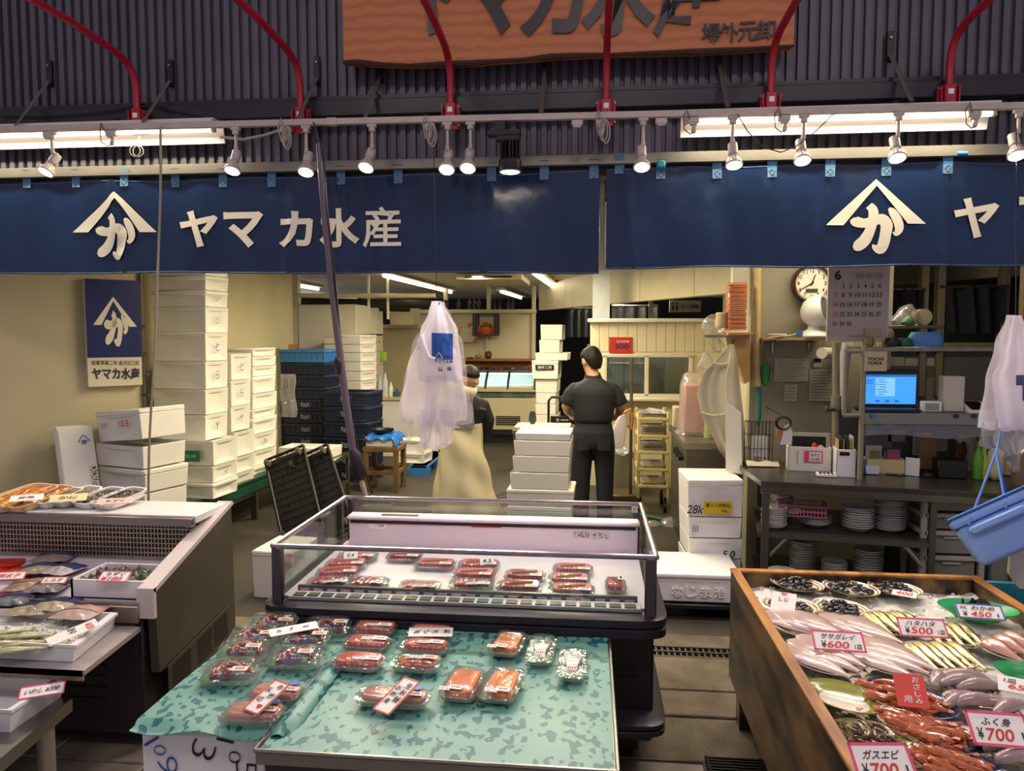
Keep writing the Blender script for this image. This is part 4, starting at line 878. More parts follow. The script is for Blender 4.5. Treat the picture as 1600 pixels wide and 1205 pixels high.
# ---------------- white boxes beside the fridge
ys = 9.0; zz = lambda v: P(862, v, y=ys).z
for i, (xa, xb, va, vb, dd, lb, lid) in enumerate(((846, 880, 507, 531, 0, 'topmost of the irregular stack beside the man', False), (844, 876, 531, 551, 0, 'second of the irregular stack beside the man', False), (838, 889, 551, 563, -.03, 'thin wide one in the irregular stack', False), (833, 874, 563, 592, -.05, 'with dark printed strip in the irregular stack', True),
                                        (838, 872, 592, 614, 0, 'just under the printed one', False), (839, 870, 614, 631, 0, 'two under the printed one', False), (838, 870, 631, 648, 0, 'behind the small trolley handle', False), (838, 872, 648, 668, 0, 'lowest seen of the irregular stack', False), (838, 872, 668, 737, 0, 'base of the irregular stack behind steel bench', True))):
    a = P(xa, va, y=ys); b = P(xb, vb, y=ys); t = foam(((a.x+b.x)/2, ys+.2+dd, max(zz(vb), 0)), b.x-a.x, .42, zz(va)-max(zz(vb), 0)-.003, R(-3), 'white foam box '+lb, 'irregular stack beside the man', lid, FOAM, '')
    if i == 3:
        q = P(851, 574, y=ys-.06); m = MB(); m.box((q.x, ys-.075, q.z), (.22, .006, .06)); s_ = m.build('printed_strip', DARK, t, w=1)
        m = MB(); put_text(m, '蒲鉾工房', (q.x, ys-.08, q.z), (1, 0, 0), (0, 0, 1), .17, .035, 0, .002); m.build('strip_writing', PAPER, s_, w=1, sm=0)
# ---------------- front stack of foam boxes
yb = 5.35
for i, (xa, xb, va, vb, lb, lid) in enumerate(((806, 893, 676, 688, 'thin lid-like top of the stack before the man', False), (804, 893, 688, 712, 'open one under the top, stack before the man', False), (802, 891, 712, 738, 'third down in the stack before the man', False), (798, 889, 738, 764, 'fourth down in the stack before the man', False), (793, 897, 764, 790, 'wide lidded one near the bottom of the stack before the man', True), (795, 893, 790, 868, 'bottom of the stack before the man', True))):
    a = P(xa, va, y=yb); b = P(xb, vb, y=yb); z0 = max(P(xa, vb, y=yb).z, 0)
    foam(((a.x+b.x)/2, yb+.18, z0), b.x-a.x, .36, a.z-z0-.003, R(-2), 'white foam box, '+lb, 'stack of boxes before the man', lid, FOAM, '')
a = P(800, 672, y=6.3); b = P(897, 672, y=6.3)
t = table('work_bench', 'steel bench with pale top behind the stack before the man', 'bench', (a.x, b.x), (6.3, 6.75), a.z, .04, .04, STEEL, DSTEEL, low=.2)
q = P(848, 668, y=6.4); m = MB(); m.box((q.x, 6.5, a.z+.013), (.48, .3, .022), .004); tag(m.build('cutting_board', M('board_cream', '#d8d0b8', .5)), 'pale cutting board lying on the steel bench', 'board')
q = P(832, 660, y=6.55); m = MB(); m.loft([ell((q.x, 6.55, a.z+.026+h), (1, 0, 0), (0, 1, 0), w_, .02, 12) for h, w_ in ((0, .02), (.03, .035), (.08, .03), (.11, .02))]); tag(m.build('hand_scoop', M('navy_tool', '#2a3442', .4)), 'small dark tool standing on the steel bench', 'tool')
q0 = P(857, 672, y=7.6); q1 = P(889, 621, y=7.6)
t = thing('hand_truck', 'small black hand truck with tubular handle by the irregular stack', 'hand truck', (q0.x+.1, 7.6, 0))
m = MB(); zt_ = q1.z; m.tube([(q0.x, 7.6, .1), (q0.x, 7.6, zt_-.04), (q0.x+.03, 7.6, zt_), (q1.x-.03, 7.6, zt_), (q1.x, 7.6, zt_-.04), (q1.x, 7.6, .1)], .013, 8); m.build('handle', BLACK, t, w=1)
q = P(876, 656, y=7.6); m = MB(); m.box((q.x-.01, 7.59, q.z), (q1.x-q0.x-.02, .02, .08), .005); p_ = m.build('name_panel', BLACK, t, w=1)
m = MB(); m.box((q.x-.03, 7.576, q.z), (.03, .004, .03)); m.box((q.x+.04, 7.576, q.z), (.08, .004, .015)); m.build('panel_print', M('print_grey', '#9a9890', .5), p_, w=1)
m = MB(); m.box((q0.x+.1, 7.3, .12), (.3, .5, .04), .01); m.build('deck', BLACK, t, w=1)
for dx, dy in ((-.1, -.2), (.1, -.2), (-.1, .2), (.1, .2)): m = MB(); m.cyl((q0.x+.09+dx, 7.3+dy, .05), (q0.x+.115+dx, 7.3+dy, .05), .05, n=14); m.build('wheel', BLACK, t, w=1)
# ---------------- red poster, dark curtains, exit sign
a = P(952, 527, y=8.09); b = P(988, 552, y=8.09)
t = thing('poster', 'small red poster with white and dark writing on the planked wall', 'poster', ((a.x+b.x)/2, 8.08, b.z))
m = MB(); m.box(((a.x+b.x)/2, 8.085, (a.z+b.z)/2), (b.x-a.x, .006, a.z-b.z)); m.build('sheet', M('poster_red', '#b3231e', .5), t, w=1)
m = MB(); put_text(m, '近江町市場', ((a.x+b.x)/2+.02, 8.08, a.z-.045), (1, 0, 0), (0, 0, 1), .13, .022, 0, .002); m.build('white_writing', PAPER, t, w=1, sm=0)
m = MB(); put_text(m, '300', ((a.x+b.x)/2+.01, 8.08, (a.z+b.z)/2-.01), (1, 0, 0), (0, 0, 1), .15, .055, .02, .002); m.build('dark_writing', M('poster_navy', '#2a2a55', .5), t, w=1, sm=0)
CUR = M('dark_curtain', '#20242a', .8)
for pa, pb, va, vb, y, lb in ((884, 926, 484, 527, 10.4, 'dark curtain between the box stack and marble column'), (956, 1028, 480, 506, 10.2, 'dark curtain hanging past the marble column')):
    a = P(pa, va, y=y); b = P(pb, vb, y=y); m = MB()
    m.grid(lambda u, v: (a.x+(b.x-a.x)*u, y+.04*math.sin(u*24), b.z+(a.z-b.z)*v), 40, 3, (0, .01, 0)); tag(m.build('curtain', CUR), lb, 'curtain')
    m = MB(); m.cyl((a.x, y, a.z+.02), (b.x, y, a.z+.02), .012, n=8); tag(m.build('curtain_rod', STEEL), 'thin rod holding the '+lb[:12]+(' near the column' if pa < 900 else ' past the column'), 'rod')
a = P(1046, 470, y=9.5); b = P(1095, 488, y=9.5)
t = thing('direction_sign', 'grey sign with restroom symbol and arrow under the bulkhead', 'sign', ((a.x+b.x)/2, 9.5, b.z))
m = MB(); m.box(((a.x+b.x)/2, 9.5, (a.z+b.z)/2), (b.x-a.x, .03, a.z-b.z), .004); m.build('panel', M('sign_grey', '#a4a298', .5), t, w=1)
m = MB(); put_text(m, '地下1階', (a.x+.22, 9.48, (a.z+b.z)/2), (1, 0, 0), (0, 0, 1), .16, .06, 0, .003); put_text(m, '→', (b.x-.07, 9.475, (a.z+b.z)/2), (1, 0, 0), (0, 0, 1), .07, .05, .03, .003); m.build('sign_writing', INK, t, w=1, sm=0)
m = MB()
for x in (a.x+.04, a.x+.09):
    m.lathe([(.001, -.012), (.014, 0), (.001, .014)], 8, (x, 9.48, a.z-.035)); m.prism([(x-.015, 9.482, a.z-.06), (x+.015, 9.482, a.z-.06), (x+.008, 9.482, b.z+.02), (x-.008, 9.482, b.z+.02)], (0, -.004, 0))
m.build('restroom_figures', INK, t, w=1)
m = MB(); m.box((a.x+.1, 9.5, 2.2), (.015, .015, .45)); m.box((b.x-.1, 9.5, 2.2), (.015, .015, .45)); m.build('hangers', DARK, t, w=1)
# ================================================================== PEOPLE
def skin(name, mb, mat, parent, voxel=.008, smooth=4, w=0):
    o = mb.build('tmp_'+name, mat, parent, w=w)
    md = o.modifiers.new('r', 'REMESH'); md.mode = 'VOXEL'; md.voxel_size = voxel
    sm = o.modifiers.new('s', 'SMOOTH'); sm.factor = .5; sm.iterations = smooth
    bpy.context.view_layer.update()
    me = bpy.data.meshes.new_from_object(o.evaluated_get(bpy.context.evaluated_depsgraph_get()))
    o.modifiers.clear(); o.data = me; o.name = name; me.name = name
    me.polygons.foreach_set('use_smooth', [True]*len(me.polygons)); me.update(); MW[o.name] = MW.get('tmp_'+name, Matrix.Identity(4)); return o
def limb(m, pts, n=12):
    """tapering limb: (x, y, z, radius) stations, with rounded ends"""
    P_ = [V(p[:3]) for p in pts]; r = [p[3] for p in pts]
    a = P_[0]-(P_[1]-P_[0]).normalized()*r[0]*.7; b = P_[-1]+(P_[-1]-P_[-2]).normalized()*r[-1]*.7
    m.tube([a]+P_+[b], [r[0]*.4]+r+[r[-1]*.4], n)
def torso(m, secs, n=20):
    """(x, y, z, half width, half depth) sections"""
    m.loft([ell((x, y, z), (1, 0, 0), (0, 1, 0), a, b, n, 2.4) for x, y, z, a, b in secs])
HEADR = [(-.118, .02, -.072, -.03), (-.104, .038, -.084, -.005), (-.078, .053, -.089, .03), (-.04, .064, -.091, .068), (0, .072, -.09, .09), (.04, .075, -.09, .097), (.075, .068, -.078, .09), (.1, .049, -.05, .065), (.115, .02, -.012, .03)]
def head(m, T, s=1.0):
    T0 = m.T; m.T = T0 @ T @ Matrix.Scale(s, 4)
    m.loft([ell((0, (f+b)/2, z), (1, 0, 0), (0, 1, 0), w, (b-f)/2, 20) for z, w, f, b in HEADR])
    m.loft([ell((0, y, z), (1, 0, 0), (0, .3, 1), w, h, 10) for y, z, w, h in ((-.08, -.01, .014, .03), (-.1, -.022, .013, .018), (-.112, -.03, .009, .009))])
    m.loft([ell((0, -.084, -.062-.006*k), (1, 0, 0), (0, 1, 0), w, .012, 10) for k, w in ((-1, .012), (0, .024), (1, .022), (2, .012))])
    for sx in (-1, 1):
        m.loft([ell((sx*x, .008, -.005), (0, 1, .2), (0, -.2, 1), a, b, 12) for x, a, b in ((.066, .016, .03), (.078, .02, .034), (.086, .017, .03), (.088, .008, .018))])
        m.loft([ell((sx*.034, -.078-d, .026), (1, 0, 0), (0, 0, 1), a, b, 10) for d, a, b in ((0, .026, .008), (.01, .022, .005))])
    m.T = T0
def hand(m, wrist, d, pn, side, curl=.5, L=.17):
    """palm plus five separate bent fingers; d points along the hand, pn out of the palm, side = thumb direction"""
    w = V(wrist); d = V(d).normalized(); pn = V(pn).normalized(); sd = d.cross(pn).normalized()*side
    m.loft([ell(w+d*t*L, sd, pn, a, b, 12, 2.6) for t, a, b in ((-.05, .026, .02), (.1, .032, .018), (.3, .04, .015), (.5, .041, .014), (.55, .036, .011))])
    for k, (o, ln) in enumerate(((.030, .40), (.011, .45), (-.009, .42), (-.028, .33))):
        p = w+d*L*.5+sd*o; q = d.copy(); pts = [(*p, .0095)]
        for j in range(3):
            q = (q+pn*curl*(.7 if j else .5)).normalized(); p = p+q*ln*L*(.42, .33, .25)[j]; pts.append((*p, .009-.0008*j))
        limb(m, pts, 8)
    p = w+d*L*.12+sd*.028; q = (d*.6+sd*.8+pn*.2).normalized(); pts = [(*p, .013)]
    for j in range(2):
        p = p+q*L*.24; pts.append((*p, .0105-.001*j)); q = (q+d*.5+pn*.4*curl-sd*.3).normalized()
    limb(m, pts, 8)
SKIN = M('skin', '#b98a66', .5, sss=.08); HAIR = M('black_hair', '#0e0b0a', .55, spec=.25, bump=.5, bscale=90, stretch=(1, 1, .15))
# ---- man seen from behind, bowing his head over the bench
q = P(928, 560, y=6.2)
t = thing('person', 'person in dark navy polo shirt and trousers standing with back turned at the bench', 'person', (q.x, 6.2, 0))
HT = Matrix.Translation((-.022, .07, 1.415)) @ Matrix.Rotation(R(28), 4, 'Z') @ Matrix.Rotation(PI, 4, 'Z') @ Matrix.Rotation(R(26), 4, 'X')
m = MB(); head(m, HT, .97)
limb(m, [(0, .0, 1.24, .06), (-.01, .03, 1.31, .054), (-.02, .055, 1.38, .054)])
torso(m, [(0, 0, .80, .14, .10), (0, 0, .92, .145, .095), (0, .0, 1.05, .155, .10), (0, 0, 1.16, .175, .10), (0, 0, 1.24, .13, .08), (0, .01, 1.28, .06, .06)])
for sx in (-1, 1):
    limb(m, [(sx*.15, .0, 1.165, .036), (sx*.19, .0, 1.11, .042), (sx*.225, .01, 1.045, .042), (sx*.215, .09, 1.0, .038), (sx*.195, .2, .965, .03), (sx*.19, .235, .955, .027)])
    hand(m, (sx*.19, .245, .952), (-.15*sx, 1, -.25), (0, -.25, -1), sx*1, .5)
    limb(m, [(sx*.085, 0, .80, .085), (sx*.09, .01, .62, .075), (sx*.093, .0, .44, .055), (sx*.095, -.01, .3, .052), (sx*.097, -.01, .1, .036), (sx*.098, .0, .05, .035)])
    limb(m, [(sx*.098, -.03, .045, .035), (sx*.1, .06, .04, .035), (sx*.105, .13, .03, .028)])
skin('body', m, SKIN, t, .0065)
m = MB(); m.T = HT @ Matrix.Scale(.97, 4)
m.loft([ell((0, (f+b)/2+.006, z), (1, 0, 0), (0, 1, 0), w, (b-f)/2, 24) for z, w, f, b in ((-.095, .04, .045, .066), (-.06, .062, .02, .09), (-.01, .08, .0, .108), (.02, .084, -.03, .112), (.055, .085, -.1, .112), (.09, .075, -.095, .1), (.115, .052, -.07, .075), (.128, .015, -.02, .03))])
hr = skin('hair', m, HAIR, t, .008, 3)
m = MB()
for sx in (-1, 1):
    c = HT @ V((sx*.033, -.083, .012)); m.loft([ell(c+V((0, 0, z)), (1, 0, 0), (0, 1, 0), a, a, 10) for z, a in ((-.009, .003), (-.004, .009), (.004, .009), (.009, .003))])
m.build('eyes', INK, t)
SHIRT = M('navy_polo', '#0f131d', .75, bump=.15, bscale=16); TROU = M('navy_trousers', '#131722', .8, bump=.2, bscale=14)
m = MB(); torso(m, [(0, 0, .915, .150, .112), (0, -.005, .94, .163, .12), (0, -.005, 1.0, .168, .122), (0, -.005, 1.08, .178, .118), (0, -.005, 1.16, .195, .115), (0, -.005, 1.20, .186, .105), (0, -.002, 1.235, .145, .09), (0, .005, 1.265, .09, .078), (-.003, .012, 1.285, .068, .066)], 28)
for sx in (-1, 1): m.tube([(sx*.10, 0, 1.20), (sx*.15, 0, 1.192), (sx*.183, 0, 1.155), (sx*.208, .0, 1.10), (sx*.222, .005, 1.065)], [.05, .058, .062, .063, .064], 16)
sh = skin('polo_shirt', m, SHIRT, t, .009, 5)
m = MB(); m.loft([ell((-.003+dx, .012+dy, z), (1, 0, .0), (0, 1, .25), a, b, 24) for z, a, b, dx, dy in ((1.272, .078, .072, 0, 0), (1.30, .068, .066, -.004, .006), (1.318, .064, .064, -.006, .01), (1.316, .058, .058, -.006, .01), (1.28, .06, .058, 0, 0))]); m.build('collar', SHIRT, sh)
m = MB(); torso(m, [(0, 0, .70, .155, .115), (0, -.005, .76, .17, .128), (0, -.005, .84, .168, .125), (0, 0, .90, .152, .112), (0, 0, .945, .145, .105)], 24)
for sx in (-1, 1): m.tube([(sx*.085, 0, .82), (sx*.088, 0, .70), (sx*.093, .0, .55), (sx*.096, 0, .42), (sx*.098, -.005, .28), (sx*.10, -.005, .12), (sx*.1, -.005, .06)], [.085, .093, .082, .074, .070, .066, .066], 18)
tr = skin('trousers', m, TROU, t, .009, 4)
for sx in (-1, 1): m = MB(); m.grid(lambda u, v: (sx*(.035+.1*u), -.128+.02*abs(u*.8+.2-.5), .70+.11*v), 5, 4, (0, -.006, 0)); m.build('back_pocket', TROU, tr)
for sx in (-1, 1):
    m = MB(); m.loft([ell((sx*.1, y, z), (1, 0, 0), (0, .2, 1), a, b, 14, 2.6) for y, z, a, b in ((-.1, .045, .025, .03), (-.08, .05, .04, .048), (0, .05, .045, .048), (.09, .04, .048, .038), (.16, .03, .04, .028), (.185, .025, .02, .018))]); m.build('shoe', BLACK, t)
# ---- woman in a long apron, bowed behind the hung bags
q = P(716, 600, y=5.6)
t = thing('person', 'person with dark tied hair, face mask, black shirt and long beige apron bending down', 'person', (q.x, 5.6, 0))
HT = Matrix.Translation((.095, -.13, 1.285)) @ Matrix.Rotation(R(-14), 4, 'Y') @ Matrix.Rotation(R(22), 4, 'Z') @ Matrix.Rotation(R(24), 4, 'X')
HT = Matrix.Translation((.098, -.13, 1.295)) @ Matrix.Rotation(R(10), 4, 'Y') @ Matrix.Rotation(R(24), 4, 'Z') @ Matrix.Rotation(R(20), 4, 'X')
m = MB(); head(m, HT, .95)
limb(m, [(.06, .02, 1.13, .055), (.075, -.02, 1.17, .048), (.09, -.07, 1.22, .048)])
torso(m, [(0, .03, .74, .15, .11), (0, .03, .85, .135, .10), (.02, .03, .98, .14, .1), (.04, .02, 1.08, .165, .1), (.05, .02, 1.15, .12, .08)])
for sx, pts in ((1, [(.18, .03, 1.10, .05), (.215, .07, .98, .043), (.2, .10, .9, .038), (.14, .16, .80, .032), (.12, .17, .77, .026)]), (-1, [(-.11, .03, 1.10, .05), (-.16, .07, 1.0, .043), (-.15, .11, .90, .038), (-.1, .17, .82, .032), (-.08, .18, .79, .026)])):
    limb(m, pts); hand(m, V(pts[-1][:3])+V((-sx*.005, .005, -.01)), (-.4*sx, .15, -.9), (0, 1, .2), sx, .5)
    limb(m, [(sx*.08, .03, .74, .085), (sx*.085, .02, .58, .072), (sx*.09, .03, .42, .055), (sx*.09, .04, .1, .038), (sx*.09, .04, .05, .036)])
    limb(m, [(sx*.09, .05, .045, .035), (sx*.1, -.05, .04, .035), (sx*.105, -.11, .03, .028)])
skin('body', m, SKIN, t, .0065)
m = MB(); m.T = HT @ Matrix.Scale(.95, 4)
m.loft([ell((0, (f+b)/2+.004, z), (1, 0, 0), (0, 1, 0), w, (b-f)/2, 24) for z, w, f, b in ((-.06, .05, .035, .08), (-.03, .07, .015, .1), (.0, .083, .0, .106), (.035, .087, -.02, .108), (.065, .083, -.085, .104), (.095, .07, -.085, .09), (.118, .046, -.06, .065), (.128, .014, -.015, .025))])
m.lathe([(.0, -.02), (.03, -.015), (.036, .01), (.03, .035), (.0, .042)], 12, (-.02, .11, .03))
skin('hair', m, HAIR, t, .008, 3)
for sx in (-1, 1):
    m = MB(); m.T = HT @ Matrix.Scale(.95, 4); m.tube([(sx*(.033+.016*math.cos(a)), -.0905+.004*abs(math.cos(a)), .008-.006*math.sin(a)) for a in [i*PI/8 for i in range(9)]], .0022, 5); m.build('eyelash', INK, t)
    m = MB(); m.T = HT @ Matrix.Scale(.95, 4); m.tube([(sx*(.035+.018*math.cos(a)), -.0915+.007*abs(math.cos(a)), .03+.006*math.sin(a)) for a in [i*PI/8 for i in range(9)]], .0024, 5); m.build('eyebrow', HAIR, t)
m = MB(); m.T = HT @ Matrix.Scale(.95, 4)
m.loft([ell((0, (f+b)/2, z), (1, 0, 0), (0, 1, 0), w, (b-f)/2, 24) for z, w, f, b in ((-.122, .03, -.078, -.02), (-.105, .05, -.102, -.005), (-.07, .066, -.122, .0), (-.045, .07, -.128, .0), (-.02, .066, -.118, -.01), (-.004, .045, -.103, -.03))])
mk = m.build('face_mask', M('mask_cream', '#d9cfb8', .7), t)
m = MB(); m.T = HT @ Matrix.Scale(.95, 4)
for sx in (-1, 1): m.tube([(sx*.066, -.03, -.03), (sx*.078, 0, -.01), (sx*.08, .012, .01)], .0018, 5)
m.build('ear_loops', PAPER, mk)
m = MB(); torso(m, [(0, .03, .74, .16, .12), (0, .03, .85, .148, .112), (.02, .03, .98, .155, .112), (.04, .02, 1.08, .18, .112), (.055, .015, 1.15, .13, .088), (.065, .0, 1.185, .062, .062)])
for pts in ([(.12, .02, 1.13), (.175, .03, 1.10), (.215, .07, .985), (.2, .10, .9), (.15, .15, .815)], [(-.04, .02, 1.13), (-.11, .03, 1.10), (-.165, .07, 1.0), (-.15, .11, .9), (-.11, .16, .83)]):
    m.tube(pts, [.055, .062, .056, .052, .045], 14)
bs = skin('black_shirt', m, M('black_shirt', '#101013', .8), t, .009, 4)
m = MB(); c = V((.2, -.05, 1.09)); put_text(m, 'ヤマカ', (.195, -.052, 1.085), (1, .3, -.25), (0, 0, 1), .05, .014, 0, .004); m.build('chest_print', PAPER, bs)
APR = M('beige_apron', '#c2b795', .5, bump=.25, bscale=9)
def apron(u, v):
    """v 0 hem .. 1 waist, wrapping the front"""
    a = (u-.5)*PI*1.55; z = .17+.80*v
    sway = .02*(1-v); rx = .155+.085*(1-v)**1.3+(.09*(1-v)**2 if u > .5 else .015*(1-v)); ry = .145+.09*(1-v)
    w = (1-v)*.020*math.sin(u*33+v*3)+.012*math.sin(u*15+v*9)*math.sin(v*7+1)+.005*math.sin(v*13+u*9)
    return (sway+.01+math.sin(a)*(rx+w), .03-math.cos(a)*(ry+w), z)
m = MB(); m.grid(apron, 60, 40, (0, .004, 0)); ap = m.build('apron_skirt', APR, t, sharp=80)
m = MB(); m.grid(lambda u, v: (.02+.03*v+(u-.5)*(.24-.09*v), -.09-.022*math.cos((u-.5)*3)-.005*v, .95+.2*v), 12, 8, (0, -.006, 0)); m.build('apron_bib', M('apron_grey', '#7d7f84', .5), t)
for sx in (-1, 1): m = MB(); m.tube([(.045+sx*.075, -.11, 1.14), (.05+sx*.075, -.07, 1.19), (.06+sx*.06, .02, 1.2), (.05+sx*.02, .12, 1.08)], [(.004, .014)]*4, 6); m.build('apron_strap', M('apron_grey', '#7d7f84', .5), t)
m = MB(); m.tube([(.01+.165*math.sin(a), .03-.15*math.cos(a), .95) for a in [(-.8+i*.16)*PI for i in range(11)]], [(.003, .012)]*11, 6); m.build('waist_tie', APR, t)
for sx in (-1, 1):
    m = MB(); m.loft([ell((sx*.1, y, z), (1, 0, 0), (0, .2, 1), a, b, 14, 2.6) for y, z, a, b in ((.1, .05, .03, .04), (.06, .06, .045, .06), (-.04, .045, .048, .042), (-.12, .03, .04, .028), (-.15, .025, .02, .018))]); m.build('boot', WHITEP, t)
# ================================================================== HUNG BAG BUNDLES
def bag_bundle(label, top, base, sheets, y):
    t = thing('bag_bundle', label, 'bags', P(top[0], top[1]+200, y=y), group='bundles of white carrier bags hung at the shop front'); i_ = t.name
    o = P(*top, y=y)
    k = y/FPX
    def sheet(name, outline, dy, mat, wave, seed, puff=.0):
        """outline: list of rows (py, px left, px right) from the top down"""
        n = len(outline)-1
        def fn(u, v):
            f = (1-v)*n; i = min(int(f), n-1); a = f-i; r0, r1 = outline[i], outline[i+1]; s_ = a*a*(3-2*a)
            py = r0[0]+(r1[0]-r0[0])*a; l = r0[1]+(r1[1]-r0[1])*s_; r = r0[2]+(r1[2]-r0[2])*s_
            p = P(l+(r-l)*u, py, y=y); g = min(1, (1-v)*2.2)
            return (p.x, y+dy+wave*g*(math.sin(u*13+seed+v*3)+.6*math.sin(u*27-seed*2+v*5)+.5*math.sin(v*9+u*4+seed))-puff*math.sin(u*PI)*math.sin(min(1, (1-v)*1.15)*PI), p.z+.006*math.sin(u*19+seed)*(v < .03))
        mm = MB(); mm.grid(fn, 34, 40); ob = mm.build(name, mat, t, w=1, sharp=85); return ob, fn
    for args in sheets: r = sheet(*args)
    return t, sheet
HOOK = BLACK
top = (683, 470)
sh = [('bag_back', [(470, 675, 692), (500, 662, 705), (540, 640, 722), (600, 627, 728), (650, 617, 737), (664, 618, 736)], .045, BAGC, .008, 1.0, -.02),
      ('bag_back', [(472, 676, 692), (520, 655, 714), (580, 634, 722), (640, 622, 729), (660, 620, 727)], .03, BAG, .008, 2.4, 0),
      ('bag_handle', [(640, 655, 716), (660, 652, 712), (690, 656, 708), (702, 662, 694)], .012, BAG, .008, 3.1, .0),
      ('bag_handle', [(590, 668, 690), (640, 664, 684), (672, 655, 676), (700, 660, 668)], -.01, BAG, .006, 4.0, .01),
      ('bag_handle', [(630, 688, 720), (660, 684, 716), (680, 688, 706), (697, 692, 700)], -.012, BAGC, .006, 5.0, .01),
      ('bag_handle', [(655, 624, 646), (675, 628, 644), (694, 635, 640)], .02, BAGC, .004, 6.0, 0)]
t, sheet = bag_bundle('bundle of printed white carrier bags hung on a wire before the bent person', top, None, sh, 3.92)
WB = clear('white_bag_plastic', '#ffffff', .05, .35, .25, milk=.86, milkcol='#eee6f2', bump=.5, bscale=14)
ob, fb = sheet('bag_front', [(471, 676, 691), (490, 671, 699), (512, 664, 706), (535, 654, 713), (560, 653, 720), (585, 656, 722), (593, 657, 724)], -.03, WB, .006, 7.0, .03)
m = MB(); m.grid(lambda u, v: V(fb(.02+.96*u, .0+.05*v))+V((0, -.012-.004*math.sin(u*9), -.012+.025*v)), 24, 3); m.build('bag_fold', WB, t, w=1)
m = MB(); m.tube([V(fb(.06, .42))+V((-.004, -.01, 0)), V(fb(.05, .52))+V((0, -.02, 0)), V(fb(.12, .58))+V((0, -.022, 0)), V(fb(.22, .5))+V((0, -.02, 0)), V(fb(.32, .36))+V((0, -.016, 0)), V(fb(.45, .33))+V((0, -.012, 0))], [(.012, .006)]*6, 8); m.build('bag_loop', WB, t, w=1)
BP = M('bag_print_blue', '#1d4f9e', .5)
def bagpt(px, py, f, o=-.004):
    """point on a sheet under pixel px, py"""
    best = None
    for i in range(41):
        for j in range(41):
            p = V(f(i/40, j/40)); e = (p-P(px, py, y=p.y)).length
            if best is None or e < best[0]: best = (e, p)
    p = P(px, py, y=best[1].y); return V((p.x, p.y+o-.002, p.z))
m = MB(); g = [[bagpt(675+33*i/6, 520+42*j/6+1.5*i/6*(1 if j < 3 else 0), fb, -.006) for i in range(7)] for j in range(7)]
for j in range(6):
    for i in range(6): m.add([g[j][i], g[j][i+1], g[j+1][i+1], g[j+1][i]], [[0, 1, 2, 3]])
m.build('blue_print', BP, t, w=1)
F = lambda p: bagpt(685+p[0]*12, 562-p[1]*16, fb, -.009)
m = MB(); strokes(m, [[(-.35, .1, .14), (.1, .75, .12)], [(.1, .75, .12), (.62, .1, .16)]]+[[(x*.55-.15, z*.5-.25, w*.45) for x, z, w in s_] for s_ in KANA], F); m.build('emblem_print', WB, t, w=1, sm=0)
m = MB(); put_text(m, 'ヤマカ水産', bagpt(694, 565, fb, -.012), (1, 0, 0), (0, 0, 1), 29*3.92/FPX, 6.5*3.92/FPX, .03, .002)
put_text(m, '旨', bagpt(689, 577, fb, -.012), (1, 0, 0), (0, 0, 1), .025, .022, .03, .002); put_text(m, '魚', bagpt(703, 576, fb, -.012), (1, 0, 0), (0, 0, 1), .028, .022, .03, .002); m.build('name_print', BP, t, w=1, sm=0)
m = MB(); a = P(677, 192, y=3.86); b = P(682, 474, y=3.9); m.tube([a, a.lerp(b, .5), b], .0022, 5); m.tube([b, b+V((.012, -.01, -.012)), b+V((.02, -.02, .004))], .003, 5); m.build('hanging_wire', BLACK, t, w=1)
sh = [('bag_back', [(492, 1578, 1590), (540, 1560, 1612), (600, 1545, 1640), (660, 1534, 1650), (672, 1534, 1650)], .03, BAG, .008, 1.2, 0),
      ('bag_handle', [(640, 1542, 1640), (670, 1534, 1640), (694, 1530, 1620), (712, 1560, 1600)], .012, BAGC, .010, 2.2, 0),
      ('bag_handle', [(655, 1556, 1600), (690, 1552, 1604), (722, 1572, 1592), (736, 1580, 1590)], -.005, BAGC, .006, 5.0, .01)]
t, sheet = bag_bundle('bundle of white carrier bags hung above the blue foam box', (1585, 492), None, sh, 3.5)
ob, fb = sheet('bag_front', [(493, 1578, 1590), (520, 1570, 1604), (560, 1558, 1630), (590, 1544, 1645), (630, 1548, 1650), (662, 1553, 1655), (667, 1554, 1656)], -.03, WB, .007, 3.0, .03)
m = MB(); m.grid(lambda u, v: V(fb(.02+.96*u, .0+.05*v))+V((0, -.01, -.01+.02*v)), 20, 3); m.build('bag_fold', WB, t, w=1)
m = MB(); g = [[bagpt(1586+50*i/5, 586+40*j/5, fb, -.006) for i in range(6)] for j in range(6)]
for j in range(5):
    for i in range(5):
        if i >= j*.3-.3: m.add([g[j][i], g[j][i+1], g[j+1][i+1], g[j+1][i]], [[0, 1, 2, 3]])
m.build('blue_print', M('bag_print_slate', '#4a5488', .5), t, w=1)
m = MB(); a = P(1588, 200, y=3.87); b = P(1587, 495, y=3.5); m.tube([a, b], .0022, 5); m.tube([b, b+V((-.006, -.02, -.01)), b+V((.012, -.02, 0))], .004, 5); m.build('hanging_wire', BLACK, t, w=1)
